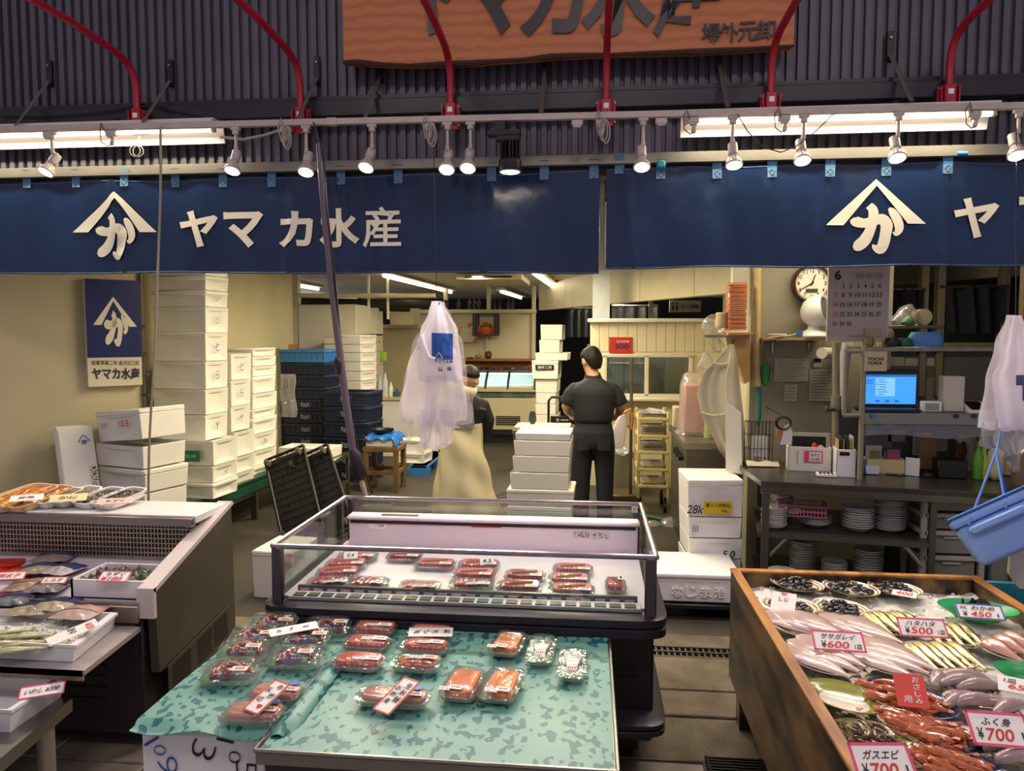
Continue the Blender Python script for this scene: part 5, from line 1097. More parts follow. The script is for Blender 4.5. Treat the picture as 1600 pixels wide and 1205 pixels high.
# ================================================================== BESIDE AND BEHIND THE MAN
qa = P(998, 700, y=6.9); qb = P(1044, 700, y=6.9); yc = 6.9
t = thing('tray_cart', 'cream plastic rolling cart with five tiers of trays in front of the serving wall', 'cart', ((qa.x+qb.x)/2, 7.1, 0)); CC = M('cart_cream', '#cdbb83', .5)
zs = [P(1020, v, y=yc).z for v in (655, 682, 707, 734, 760)]; xc = (qa.x+qb.x)/2; w = qb.x-qa.x
for x in (qa.x, qb.x):
    for y in (6.9, 7.3): m = MB(); m.box((x, y, (zs[0]+.06+.14)/2), (.03, .03, zs[0]-.06), .006); m.build('post', CC, t, w=1)
for k, z in enumerate(zs):
    m = MB()
    for x in (qa.x, qb.x): m.box((x, 7.1, z), (.025, .4, .03), .005)
    for y in (6.89, 7.3): m.box((xc, y, z), (w, .025, .03), .005)
    m.box((xc, 7.1, z-.01), (w-.03, .38, .008)); m.build('tier', CC, t, w=1)
for x in (qa.x+.02, qb.x-.02):
    for y in (6.93, 7.27): m = MB(); m.cyl((x-.014, y, .05), (x+.014, y, .05), .05, n=16); m.cyl((x, y, .05), (x, y, .14), .012, n=8); m.build('caster', BLACK, t, w=1)
for k, z in enumerate(zs):
    for j in range((2, 4, 3, 1, 1)[k]):
        m = MB(); zz = z+.012+j*.016; rr = lambda a, b, h: ell((xc+.005*j, 7.1, zz+h), (1, 0, 0), (0, 1, 0), a, b, 20, 8)
        m.loft([rr(w*.40, .16, 0), rr(w*.44, .175, .02), rr(w*.45, .18, .02), rr(w*.40, .16, .004)]); o_ = m.build('steel_tray', M('tray_silver', '#c4c1b8', .35, .35))
        tag(o_, 'shallow steel tray, %s on %s tier of the cream cart' % (('lowest', 'second', 'third', 'uppermost')[j] if (2, 4, 3, 1, 1)[k] > 1 else 'alone', NTH[k]), 'tray', 'steel trays on the cart')
q = P(1015, 648, y=6.9); m = MB(); m.grid(lambda u, v: (xc-.12+.2*u, 6.95+.25*v, zs[0]+.055+.02*math.sin(u*7+v*4)), 10, 10, (0, 0, .003)); tag(m.build('film_sheet', BAGC), 'crumpled clear film on the top tier of the cream cart', 'film')
# platform scale with orange handle and hung white bag
q = P(985, 760, y=7.3)
t = thing('platform_scale', 'platform scale with tall thin column and orange handle beside the man', 'scale', (q.x, 7.4, 0))
m = MB(); m.box((q.x-.1, 7.45, .05), (.36, .45, .07), .01); m.build('platform', M('scale_brown', '#6b5a44', .5, .5), t, w=1)
m = MB(); m.tube([(q.x, 7.3, .08), (q.x, 7.3, P(985, 560, y=7.3).z)], .016, 8); m.build('column', DSTEEL, t, w=1)
a = P(980, 655, y=7.28); m = MB(); m.tube([a+V((-.03, 0, .06)), a+V((.03, 0, .1)), a+V((.05, 0, .0)), a+V((.04, 0, -.1)), a+V((0, 0, -.06))], .016, 8); m.build('handle', M('orange_handle', '#b9752c', .45), t, w=1)
q = P(966, 668, y=7.2); m = MB(); m.loft([ell((q.x+dx, 7.2, z), (1, 0, 0), (0, 1, 0), a, .03, 14, 3) for z, a, dx in ((q.z+.12, .02, .04), (q.z+.07, .05, .03), (q.z-.05, .075, .0), (q.z-.17, .07, -.01), (q.z-.2, .06, -.01))]); tag(m.build('carrier_bag', WB), 'white carrier bag hanging at the scale column beside the man', 'bag')
q = P(966, 742, y=7.7); m = MB(); m.box((q.x, 7.75, .22), (.26, .3, .44), .015, taper=.85); tag(m.build('waste_bin', M('bin_grey', '#8a8672', .5)), 'grey bin on the floor behind the scale', 'bin')
m = MB(); m.grid(lambda u, v: (q.x-.17+.34*u, 7.58+.34*v, .46+.05*math.sin(u*8+v*5)-.1*(abs(u-.5)*2)**4), 14, 12, (0, 0, .003)); tag(m.build('bin_liner', BAGC), 'clear liner bulging over the grey bin', 'bag')
# steel cabinet with knobs and things on it
q0 = P(1073, 692, z=.86); q1 = P(1134, 690, z=.86); y0 = q0.y; xl, xr = q0.x, q1.x; yb = 6.55; xl2 = P(1049, 668, y=yb).x
t = thing('steel_cabinet', 'low steel worktop cabinet with knobs on its shaded side', 'cabinet', ((xl+xr)/2, (y0+yb)/2, 0))
m = MB(); m.prism([(xl, y0, .08), (xr, y0, .08), (xr+.1, yb, .08), (xl2, yb, .08)], (0, 0, .73)); m.build('body', M('cabinet_steel', '#6c665c', .4, .8, var=.2), t, w=1)
m = MB(); m.prism([(xl-.02, y0-.02, .815), (xr+.02, y0-.02, .815), (xr+.1, yb, .815), (xl2-.02, yb, .815)], (0, 0, .045)); m.build('worktop', M('worktop_steel', '#8b8374', .35, .8, var=.2), t, w=1)
m = MB(); m.prism([(xl+.02, y0+.02, 0), (xr, y0+.02, 0), (xr+.1, yb, 0), (xl2+.02, yb, 0)], (0, 0, .09)); m.build('plinth', BLACK, t, w=1)
dl = V((xl2-xl, yb-y0, 0)).normalized(); nl = V((-dl.y, dl.x, 0))
for k in range(3): p = V((xl, y0, .72))+dl*(.22+k*.16); m = MB(); m.cyl(p, p+nl*.035, .026, n=14); m.build('knob', BLACK, t, w=1)
q = P(1086, 660, y=5.9); t = thing('wrapped_trays', 'tall stack of pink trays wrapped in clear film on the steel cabinet', 'wrapped stack', (q.x, 6.0, .862))
m = MB(); m.box((q.x, 6.0, .862+.2), (.17, .22, .38), .012); m.build('pink_trays', M('pink_foam', '#d79a80', .6, bump=.4, bscale=30, stretch=(.2, .2, 3)), t, w=1)
m = MB(); m.loft([ell((q.x, 6.0, .864+z), (1, 0, 0), (0, 1, 0), a*(1+.06*math.sin(z*40)), b, 20, 5) for z, a, b in ((0, .14, .15), (.04, .105, .13), (.2, .1, .125), (.38, .1, .125), (.46, .08, .1), (.48, .05, .06))]); m.build('clear_wrap', BAGC, t, w=1, sharp=85)
q = P(1062, 650, y=6.3); m = MB(); m.box((q.x, 6.35, .862+.09), (.1, .15, .18), .008); tag(m.build('carton', M('carton_grey', '#b9ab92', .6)), 'small pale carton beside the wrapped pink trays', 'box')
q = P(1108, 672, y=5.75); m = MB(); m.lathe([(.04, 0), (.035, .12), (.012, .15), (.012, .17)], 12, (q.x, 5.75, .862)); tag(m.build('bottle', M('green_clear', '#8f9a6a', .2)), 'greenish bottle in front of the wrapped pink trays', 'bottle')
# hung white cloth, board, wooden bracket with orange stack
CL = M('ivory_cloth', '#d5ccae', .75)
top = P(1144, 538, y=5.0)
def cloth(u, v):
    rows = [(538, 1140, 1147), (560, 1122, 1152), (585, 1098, 1155), (615, 1089, 1158), (650, 1096, 1162), (680, 1112, 1164), (705, 1124, 1166), (725, 1140, 1166)]
    f = (1-v)*(len(rows)-1); i = min(int(f), len(rows)-2); a = f-i; r0, r1 = rows[i], rows[i+1]
    p = P(r0[1]+(r1[1]-r0[1])*a+(r0[2]-r0[1]+(r1[2]-r1[1]-r0[2]+r0[1])*a)*u, r0[0]+(r1[0]-r0[0])*a, y=5.0)
    return (p.x, 5.0+.03*math.sin(u*8)*(1-v)+.02*math.sin(u*17)*(1-v), p.z)
t = thing('hung_cloth', 'ivory cloth cover hanging in folds beside the wooden bracket', 'cloth', top)
m = MB(); m.grid(cloth, 30, 30, (0, .004, 0)); m.build('cloth', CL, t, w=1, sharp=85)
m = MB()
for pts in ([(.0, .82), (.3, .8), (.62, .82)], [(.02, .45), (.3, .43), (.7, .45)]): m.tube([V(cloth(u, v))+V((0, -.006, 0)) for u, v in pts], .005, 6)
m.tube([V(cloth(.62, v/10))+V((0, -.006, 0)) for v in range(2, 10)], .005, 6); m.build('seams', M('cloth_seam', '#e2dabb', .7), t, w=1)
m = MB(); m.tube([top, top+V((.02, .06, .03))], .006, 6); m.build('hook', STEEL, t, w=1)
m = MB(); m.prism([P(1133, 627, y=4.95), P(1158, 645, y=4.9), P(1160, 742, y=4.9), P(1134, 736, y=4.95)], (.004, .02, 0)); tag(m.build('white_board', M('board_white', '#d6d3c8', .45)), 'white upright cutting board leaning below the ivory cloth', 'board')
WDL = M('pale_wood', '#b98d55', .6, var=.2, vscale=8)
t = thing('wooden_bracket', 'pale wooden bracket with curved underside on the pillar', 'bracket', P(1155, 600, y=5.1))
prof = [(1138, 523), (1172, 523), (1172, 596), (1163, 600), (1156, 575), (1142, 553)]
m = MB(); m.prism([P(a, b, y=5.06) for a, b in prof], (0, .1, 0)); m.build('bracket_body', WDL, t, w=1)
m = MB(); a = P(1136, 523, y=5.05); b = P(1175, 521, y=5.05); m.box(((a.x+b.x)/2, 5.11, a.z+.005), (b.x-a.x, .18, .02), .003); m.build('bracket_top', WDL, t, w=1)
a = P(1139, 520, y=5.03); b = P(1168, 448, y=5.03)
t = thing('orange_stack', 'stack of orange ribbed sheets in film on the wooden bracket', 'stack', ((a.x+b.x)/2, 5.1, a.z+.012))
m = MB(); n = 22
for k in range(n): m.box(((a.x+b.x)/2+.003*math.sin(k*2), 5.1+.002*math.cos(k*3), a.z+.02+(b.z-a.z)*(k+.5)/n), ((b.x-a.x), .12, (b.z-a.z)/n*.9), .003, rz=.03*math.sin(k*1.3))
m.build('orange_sheets', M('orange_sheet', '#dd9358', .55), t, w=1)
m = MB(); m.box(((a.x+b.x)/2, 5.1, (a.z+b.z)/2+.02), (b.x-a.x+.01, .135, b.z-a.z+.02), .01); m.build('film', clear('film', '#fff6ee', .06, .35, .15), t, w=1)
q = P(1157, 435, y=5.15); m = MB(); m.box((q.x, 5.2, 2.12), (.095, .08, .56)); tag(m.build('white_pillar', M('pillar_white', '#cfc9b8', .5)), 'white boxed pillar piece above the orange stack', 'pillar')
for px, py, s_, lb in ((1112, 512, .07, 'clear plastic bag bunched above the ivory cloth'), (1103, 566, .055, 'crumpled clear bag hung by the ivory cloth'), (1121, 540, .05, 'dark utensils in a clear bag beside the bracket')):
    q = P(px, py, y=5.2); m = MB(); rnd = random.Random(px)
    m.loft([ell((q.x+rnd.uniform(-.015, .015), 5.2, q.z+z*s_), (1, 0, 0), (0, 1, 0), a*s_*rnd.uniform(.8, 1.2), a*s_*.6, 12) for z, a in ((-1, .3), (-.6, .9), (0, 1), (.5, .8), (1, .4), (1.3, .15))]); o_ = tag(m.build('utensil_bag' if 'utensils' in lb else 'plastic_bag', BAGC, sharp=60), lb, 'bag')
q = P(1130, 512, y=5.12); m = MB(); m.lathe([(.05, 0), (.055, .03), (.05, .06), (.052, .09), (.045, .1)], 16, (q.x, 5.12, q.z)); tag(m.build('cup_stack', M('cup_beige', '#b9a27c', .5)), 'short stack of beige cups beside the orange stack', 'cups')
m = MB(); q = P(1130, 523, y=5.12); m.box((q.x-.03, 5.14, q.z-.01), (.2, .16, .015)); tag(m.build('bracket_shelf', STEEL), 'thin steel ledge beside the wooden bracket', 'ledge')
# pipe and hose on the wall
m = MB(); m.tube([P(px, py, y=5.12) for px, py in ((1184, 415), (1183, 520), (1182, 595))], .023, 12); m.tube([P(1182, 590, y=5.12), P(1182, 604, y=5.12)], .028, 12); tag(m.build('wall_pipe', M('yellow_pipe', '#c8b47a', .5, var=.25)), 'yellowed vertical pipe beside the clock', 'pipe')
m = MB(); m.tube([P(1185, 604, y=5.1), P(1185, 612, y=5.1)], .018, 10); m.tube([P(1187, 610, y=5.1), P(1186, 650, y=5.1), P(1184, 665, y=5.1)], .015, 8); tag(m.build('green_hose', M('hose_green', '#1f6a5a', .4)), 'short green hose under the yellowed pipe', 'hose')
q = P(1196, 585, y=5.12); m = MB(); m.loft([ell((q.x, 5.12, q.z+z), (1, 0, 0), (0, 1, 0), a, .025, 12) for z, a in ((.07, .02), (.05, .035), (0, .032), (-.05, .024), (-.08, .008))]); tag(m.build('green_net', M('net_green', '#2f8a44', .6, bump=.6, bscale=80)), 'small green net bag beside the yellowed pipe', 'net bag')
m = MB(); m.tube([P(1192, 535, y=5.15), P(1198, 550, y=5.17), P(1204, 590, y=5.18)], .004, 5); tag(m.build('bracket_wire', STEEL), 'thin wire strut under the wall shelf', 'wire')
# clock
c = P(1268, 443, y=5.15); rr = 28.5*5.15/FPX
t = thing('wall_clock', 'round brown rimmed wall clock half hidden behind the second banner', 'clock', c)
m = MB(); m.T = Matrix.Translation(c) @ Matrix.Rotation(PI/2, 4, 'X'); m.lathe([(rr*.84, .0), (rr*.86, .03), (rr*.95, .036), (rr, .02), (rr, -.03)], 48); m.build('rim', M('clock_brown', '#4a2417', .25), t, w=1)
m = MB(); m.T = Matrix.Translation(c) @ Matrix.Rotation(PI/2, 4, 'X'); m.lathe([(rr*.86, .002), (rr*.86, .006), (.001, .007)], 48); m.build('dial', M('dial_white', '#dcd8ca', .5), t, w=1)
m = MB()
for k in range(1, 13):
    a = k*PI/6; p = c+V((math.sin(a)*rr*.68, -.008, math.cos(a)*rr*.68)); put_text(m, str(k), p, (1, 0, 0), (0, 0, 1), (.005 if k == 1 else .014) if k < 10 else .024, .026, 0, .0015)
m.build('numerals', INK, t, w=1, sm=0)
for a, L_, w_, nm in ((R(20), .48, .005, 'hour_hand'), (R(240), .72, .004, 'minute_hand')):
    m = MB(); d = V((math.sin(a), 0, math.cos(a))); s_ = V((d.z, 0, -d.x)); o = c+V((0, -.011, 0)); m.prism([o-d*rr*.12-s_*w_, o-d*rr*.12+s_*w_, o+d*rr*L_+s_*w_*.5, o+d*rr*L_-s_*w_*.5], (0, -.002, 0)); m.build(nm, INK, t, w=1)
m = MB(); m.box(c+V((0, -.008, -rr*.38)), (rr*.6, .004, rr*.2)); m.build('display_strip', M('lcd', '#3a3f34', .3), t, w=1)
# wall shelf, fan, dish
a = P(1193, 530, y=5.0); b = P(1292, 530, y=5.0)
t = thing('wall_shelf', 'thin pale wooden wall shelf carrying the white fan', 'shelf', ((a.x+b.x)/2, 5.1, a.z-.03))
m = MB(); m.box(((a.x+b.x)/2, 5.1, a.z), (b.x-a.x, .2, .018), .002); m.build('board', WDL, t, w=1)
for x in (a.x+.1, b.x-.06): m = MB(); m.box((x, 5.19, a.z-.05), (.012, .02, .09)); m.box((x, 5.12, a.z-.014), (.012, .14, .01)); m.build('shelf_bracket', STEEL, t, w=1)
q = P(1271, 528, y=5.05); zf = a.z+.01
t = thing('desk_fan', 'white round desk fan facing away on the wall shelf', 'fan', (q.x, 5.05, zf))
m = MB(); m.lathe([(.085, 0), (.09, .012), (.075, .035), (.04, .055), (.035, .075)], 28, (q.x, 5.05, zf)); m.build('base', WHITEP, t, w=1)
hc = V((q.x+.01, 5.06, zf+.165)); ax = V((.75, -.55, .22)).normalized(); u = ax.orthogonal().normalized(); v = ax.cross(u)
m = MB(); m.loft([ell(hc+ax*d, u, v, r_, r_, 28) for d, r_ in ((-.09, .015), (-.08, .05), (-.05, .085), (0, .105), (.05, .104), (.075, .098), (.07, .085), (.05, .08))]); m.build('fan_head', WHITEP, t, w=1)
m = MB(); m.loft([ell(hc+ax*d, u, v, r_, r_, 28) for d, r_ in ((.055, .084), (.06, .05), (.066, .02))]); m.build('grille', M('fan_grille', '#5a5a58', .5), t, w=1)
m = MB()
for i in range(5):
    for j in range(4):
        d = (V((-.9, -1, .35)).normalized()+V((.12*(i-2)*.8, 0, .12*(j-1.5))))
        d = (d-ax*.0).normalized(); p = hc+d*.0905; m.box(p, (.012, .012, .004), rz=.7)
tag(m.build('vent_slots', M('fan_slot', '#77746c', .6), t, w=1), kind='stuff')
m = MB(); q2 = P(1249, 526, y=5.03); m.lathe([(.02, 0), (.022, .04), (.016, .045)], 12, (q2.x, 5.03, zf)); tag(m.build('blue_stopper', M('blue_cap', '#3a6aa0', .4)), 'small blue stopper beside the fan base', 'stopper')
q2 = P(1215, 525, y=5.05); m = MB(); m.lathe([(.03, 0), (.06, .02), (.058, .024), (.03, .008)], 20, (q2.x, 5.05, zf)); tag(m.build('small_dish', WHITEP), 'small white dish on the end of the wall shelf', 'dish')
m = MB(); m.tube([P(1250, 520, y=5.05), P(1235, 524, y=5.0), P(1205, 527, y=4.99), P(1192, 532, y=5.02), P(1189, 545, y=5.15)], .003, 5); tag(m.build('fan_cable', WHITEP), 'white cable running from the fan along the shelf', 'cable')
def sheet_paper(name, label, cat, pxa, pxb, pya, pyb, y, mat=PAPER, lines=0, group=None):
    a = P(pxa, pya, y=y); b = P(pxb, pyb, y=y); t = thing(name, label, cat, ((a.x+b.x)/2, y, b.z), group=group)
    m = MB(); m.box(((a.x+b.x)/2, y, (a.z+b.z)/2), (b.x-a.x, .003, a.z-b.z)); m.build('sheet', mat, t, w=1)
    if lines:
        m = MB(); h = (a.z-b.z)
        for k in range(lines): m.box(((a.x+b.x)/2-.05*(b.x-a.x)*(k % 3), y-.002, a.z-h*(k+1)/(lines+1)), ((b.x-a.x)*(.8-.1*(k % 3)), .001, h/(lines+1)*.28))
        tag(m.build('printed_lines', M('faint_print', '#8e8a84', .7), t, w=1), kind='stuff')
    return t
PG = M('grey_paper', '#bdb6a4', .7)
for i, (a_, b_, c_, d_, ln, lb) in enumerate(((1210, 1263, 560, 596, 9, 'wide printed timetable sheet on the stained wall'), (1265, 1302, 577, 627, 10, 'tall creased printed sheet on the stained wall'), (1226, 1245, 601, 627, 4, 'small white note low on the stained wall'))):
    sheet_paper('notice', lb, 'notice', a_, b_, c_, d_, 5.19, PG, ln)
t = sheet_paper('photo_card', 'small card with dark photo on the stained wall', 'card', 1271, 1284, 559, 574, 5.19, PG); m = MB(); a = P(1272, 560, y=5.186); b = P(1283, 566, y=5.186); m.box(((a.x+b.x)/2, 5.186, (a.z+b.z)/2), (b.x-a.x, .002, a.z-b.z)); m.build('photo', DARK, t, w=1)
# calendar
yk = 4.62; a = P(1295, 415, y=yk); b = P(1386, 534, y=yk); W_, H_ = b.x-a.x, a.z-b.z
t = thing('wall_calendar', 'large white month calendar with black and red numbers below the second banner', 'calendar', ((a.x+b.x)/2, yk, b.z))
CP = M('calendar_paper', '#cbbcb4', .6)
m = MB(); m.grid(lambda u, v: (a.x+W_*u, yk+.004*math.sin(u*3), b.z+H_*v), 10, 6, (0, .006, 0)); m.build('sheet', CP, t, w=1)
m = MB(); m.box(((a.x+b.x)/2+.004, yk+.012, (a.z+b.z)/2+.005), (W_+.008, .004, H_)); m.build('backing', PAPER, t, w=1)
cx = lambda px: P(px, 470, y=yk).x; cz = lambda py: P(1340, py, y=yk).z
blk = MB(); rd = MB()
d = 1
for r_, py in enumerate((447, 461, 476, 491, 506)):
    for c_ in range(7):
        if r_ == 0 and c_ == 0: continue
        if d > 30: break
        put_text(rd if c_ == 0 else blk, str(d), (cx(1306+c_*11.3-r_*.3), yk-.003, cz(py)), (1, 0, 0), (0, 0, 1), (.005 if d == 1 else .014) if d < 10 else (.02 if d == 11 else .027), .026, .004, .001); d += 1
put_text(blk, '6', (cx(1308), yk-.003, cz(430)), (1, 0, 0), (0, 0, 1), .036, .056, .03, .001)
blk.build('number_print', M('calendar_ink', '#2b2638', .6), t, w=1, sm=0); rd.build('red_print', M('calendar_red', '#c8604a', .6), t, w=1, sm=0)
m = MB()
for k in range(3):
    for j in range(4): m.box((cx(1342+k*15), yk-.003, cz(428+j*2.4)), (.045, .001, .003))
for k in range(7): m.box((cx(1306+k*11.3), yk-.003, cz(440.5)), (.016, .001, .003))
m.box((cx(1338), yk-.003, cz(525.5)), (.09, .001, .004)); tag(m.build('small_print', M('faint_print', '#8e8a84', .7), t, w=1), kind='stuff')
m = MB(); m.box((cx(1365), yk-.004, cz(520)), (.09, .002, .05)); m.build('stuck_note', M('note_tan', '#c0ac92', .6), t, w=1)
m = MB(); m.tube([(cx(1340), yk+.01, a.z-.02), (cx(1340), yk+.03, a.z+.1)], .003, 5); m.build('hanger', DARK, t, w=1)
# ================================================================== WORK TABLE WITH RACK
rzt = R(-10); fl = P(1189, 752, z=.8); TT = thing('work_table', 'long dull steel work table crowded with office things', 'table', (fl.x, fl.y, 0), rzt)
TS = M('table_steel', '#7c7970', .3, .9, var=.2, vscale=6)
L_ = 1.62; D_ = .74
m = MB(); m.prism([(0, 0, .77), (L_, 0, .77), (L_, D_, .77), (-.16, D_, .77)], (0, 0, .03)); m.box((L_/2, .008, .765), (L_, .016, .07), .003); m.build('table_top', TS, TT)
for x in (.03, .90): 
    for y in (.03, D_-.04): m = MB(); m.box((x, y, .385), (.04 if x < .5 else .03, .04, .77)); m.build('leg', DSTEEL, TT)
m = MB(); m.box((.45, D_/2, .49), (.92, D_-.04, .02)); m.box((.45, .02, .485), (.92, .012, .03)); m.build('middle_shelf', DSTEEL, TT)
m = MB(); m.box((.45, D_/2, .17), (.92, D_-.04, .02)); m.build('bottom_shelf', DSTEEL, TT)
for x in (.06, .86): m = MB(); m.tube([(x, .03, .36), (x+(.1 if x < .5 else -.1), .03, .48)], .012, 6); m.build('brace', STEEL, TT)
TM = MW[TT.name]
def onT(px, py, z=.8): p = P(px, py, z=z); return V((p.x, p.y, z))
# stacks of plates under the table
PL = M('plate_white', '#cfd0c8', .2); PLB = M('plate_rim_blue', '#7f8fa0', .2)
def plate_mesh(r, h, mat, name='plate'):
    m = MB(); m.lathe([(r*.5, 0), (r*.55, .003), (r*.8, h*.5), (r, h), (r*.99, h+.003), (r*.8, h*.5+.005), (r*.5, .007), (.001, .006)], 26); return m
shl = .502; bot = .182
stk = [(1209, 800, shl, .072, 11, .024, .0105, 'at the front corner leg of the work table', .02), (1221, 775, shl, .068, 14, .022, .0105, 'behind the one at the corner leg of the work table', .26), (1273, 808, shl, .095, 4, .03, .012, 'holding wide bowls under the pink basket', .12), (1340, 805, shl, .088, 9, .034, .0135, 'of bowls under the work table, next but one to the drawers', .08), (1389, 795, shl, .086, 15, .026, .0125, 'under the work table nearest the plastic drawers', .12),
       (1222, 880, bot, .085, 4, .024, .012, 'of few on the lower table shelf at the corner leg', .04), (1254, 855, bot, .078, 13, .03, .0145, 'tall one of bowls on the lower shelf', .22), (1303, 870, bot, .072, 9, .024, .012, 'low one in the middle of the lower shelf', .12), (1355, 860, bot, .08, 13, .03, .0145, 'tall one on the lower shelf nearest the inner leg', .14)]
for px, py, z, r, n, h, st_, lb, dy in stk:
    # the shelf depth dy (from its front edge) places the stack; px gives its place along the table
    for y in [dy+r+.02]:
        lo_, hi_ = 0, .95
        for _ in range(40):
            mid = (lo_+hi_)/2; wp = TM @ V((mid, y, z))
            cxp = cam.matrix_world.inverted() if False else None
            dv = wp-CAMP; mm = cam.rotation_euler.to_matrix().transposed() @ dv; pxx = 800+FPX*mm.x/(-mm.z)
            if pxx < px: lo_ = mid
            else: hi_ = mid
    base = TM @ V((lo_, y, z)); proto = None
    for k in range(n):
        lab = 'dish, stack %s' % lb
        loc = base+V((.003*math.sin(k*2.1), .003*math.cos(k*1.7), k*st_))
        if proto is None:
            proto = tag(plate_mesh(r, h, PL).build('plate', PL if k % 2 else PL), lab, 'plate', 'dishes stacked '+lb); proto.location = loc; MW[proto.name] = Matrix.Translation(loc)
        else: c_ = proto.copy(); COL.objects.link(c_); c_.location = loc
# pink basket
b_ = TM @ V((.24, .2, .575)); t = thing('pink_basket', 'pink plastic basket resting on the bowls under the table', 'basket', b_, rzt); m = MB()
PKB = M('pink_basket', '#b8708a', .45)
for s_ in (-1, 1):
    m.box((0, s_*.08, .035), (.26, .005, .012)); m.box((s_*.13, 0, .035), (.005, .16, .012)); m.box((0, s_*.08, .066), (.27, .008, .01)); m.box((s_*.133, 0, .066), (.008, .17, .01))
    for k in range(14): m.box((-.125+k*.0192, s_*.08, .035), (.006, .004, .06))
    for k in range(8): m.box((s_*.13, -.07+k*.02, .035), (.004, .006, .06))
m.box((0, 0, .004), (.26, .16, .006)); m.build('basket_shell', PKB, t)
m = MB(); m.lathe([(.04, 0), (.07, .012), (.068, .016), (.03, .004)], 18, b_+V((-.05, 0, .008))); tag(m.build('small_plate', PL), 'small plate lying in the pink basket', 'plate')
# plastic drawers
q0 = P(1447, 785, y=4.35); q1 = P(1540, 785, y=4.35); zt = P(1490, 775, y=4.35).z
t = thing('drawer_unit', 'white plastic drawer tower with clouded drawers under the work table', 'drawers', ((q0.x+q1.x)/2, 4.5, 0)); DW = M('drawer_white', '#bdb7a8', .4); X0, X1 = q0.x, q1.x; cx_ = (X0+X1)/2
m = MB()
for x in (X0, X1): m.box((x, 4.37, zt/2), (.03, .03, zt), .004); m.box((x, 4.62, zt/2), (.03, .03, zt), .004)
zr = [zt]+[P(1490, v, y=4.35).z for v in (807, 835, 874)]+[.2, .05]
for z in zr:
    m.box((cx_, 4.37, z), (X1-X0, .03, .025), .004); m.box((X0, 4.5, z), (.02, .25, .025)); m.box((X1, 4.5, z), (.02, .25, .025))
m.build('frame', DW, t, w=1)
for k in range(5):
    h = zr[k]-zr[k+1]-.035; m = MB(); m.box((cx_, 4.49, zr[k+1]+.02+h/2), (X1-X0-.05, .22, h), .006); o_ = m.build('drawer', M('drawer_cloud', '#8e8c80', .3), t, w=1)
    m = MB(); m.box((cx_, 4.372, zr[k+1]+.02+h*.9), (.1, .012, .014), .003); m.build('drawer_pull', DW, o_, w=1)
q0 = P(1553, 850, y=4.4); m = MB(); m.box((q0.x+.18, 4.6, .3), (.34, .3, .6), .01); tag(m.build('drawer_cabinet', M('drawer_cloud', '#8e8c80', .3)), 'second cloudy plastic cabinet beside the drawer tower', 'cabinet')
# ---------- pipe rack over the table
RK = M('rack_pipe', '#9a9078', .4, .3, var=.15)
xr0 = P(1345, 700, y=4.5).x; xr1 = P(1600, 700, y=4.6).x
zU = P(1440, 546, y=4.5).z; zL = P(1440, 650, y=4.5).z
t = thing('pipe_rack', 'two-tier pipe rack standing over the work table', 'rack', ((xr0+xr1)/2, 4.65, .8))
for x, y, z1 in ((xr0, 4.5, zU+.02), (xr1, 4.5, zU+.02), (xr0-.02, 4.85, zU+.1), (xr1, 4.85, zU+.02)): m = MB(); m.cyl((x, y, .8), (x, y, z1), .016, n=10); m.build('post', RK, t, w=1)
m = MB(); m.box(((xr0+xr1)/2, 4.68, zU), (xr1-xr0, .38, .025), .003); m.build('upper_shelf', M('shelf_steel', '#8d8878', .3, .7, var=.3, vscale=30), t, w=1)
m = MB(); m.box(((xr0+xr1)/2, 4.68, zL), (xr1-xr0, .38, .03), .003); m.box(((xr0+xr1)/2, 4.495, zL-.02), (xr1-xr0, .012, .06), .003); m.build('lower_shelf', M('shelf_grey', '#85867c', .35, .6), t, w=1)
m = MB(); m.cyl((xr0-.1, 4.5, zU-.01), (xr0, 4.5, zU-.01), .014, n=8); m.cyl((xr0-.1, 4.5, zL), (xr0, 4.5, zL), .014, n=8); m.cyl((xr0-.1, 4.5, zL), (xr0-.1, 4.5, zU), .012, n=8); m.build('side_rail', RK, t, w=1)
m = MB(); m.grid(lambda u, v: (xr0+.02+(xr1-xr0-.1)*u, 4.50+.006*math.sin(u*30), zL-.12+.09*v+.01*math.sin(u*9)*(1-v)), 40, 3); m.build('clear_flap', clear('flap_film', '#d9d6cc', .08, .4, .15, milk=.15), t, w=1)
m = MB(); m.box(((xr0+xr1)/2, 4.935, (.8+zL)/2), (xr1-xr0, .01, zL-.8)); m.build('back_panel', M('rack_back', '#585b5c', .5), t, w=1)
for px, c_ in ((1364, '#2a6fb0'), (1494, '#1d2a3a'), (1522, '#1d2a3a')): q = P(px, 650, y=4.485); m = MB(); m.cyl(q, q+V((0, -.008, 0)), .014, n=14); m.build('button_clip', M('clip'+c_, c_, .4), t, w=1)
for px, y0_, pts in ((1306, 4.75, ((1306, 535), (1306, 650), (1305, 700))),): m = MB(); m.tube([P(a_, b__, y=y0_) for a_, b__ in pts], .022, 10); m.tube([P(1306, 618, y=y0_-.02), P(1306, 640, y=y0_-.02)], .03, 10); tag(m.build('water_pipe', RK), 'grey water pipe with valve beside the calendar', 'pipe')
m = MB(); q = P(1304, 640, y=4.7); m.cyl(q, q+V((-.05, -.02, .0)), .012, n=8); m.box(q+V((-.055, -.02, 0)), (.012, .03, .04), .003); tag(m.build('valve', DSTEEL), 'small valve tap on the grey water pipe', 'valve')
m = MB(); m.cyl(P(1284, 552, y=4.95), P(1318, 552, y=5.2), .036, n=20); tag(m.build('paper_roll', M('roll_white', '#d0cab8', .5)), 'thick white roll lying under the calendar', 'roll')
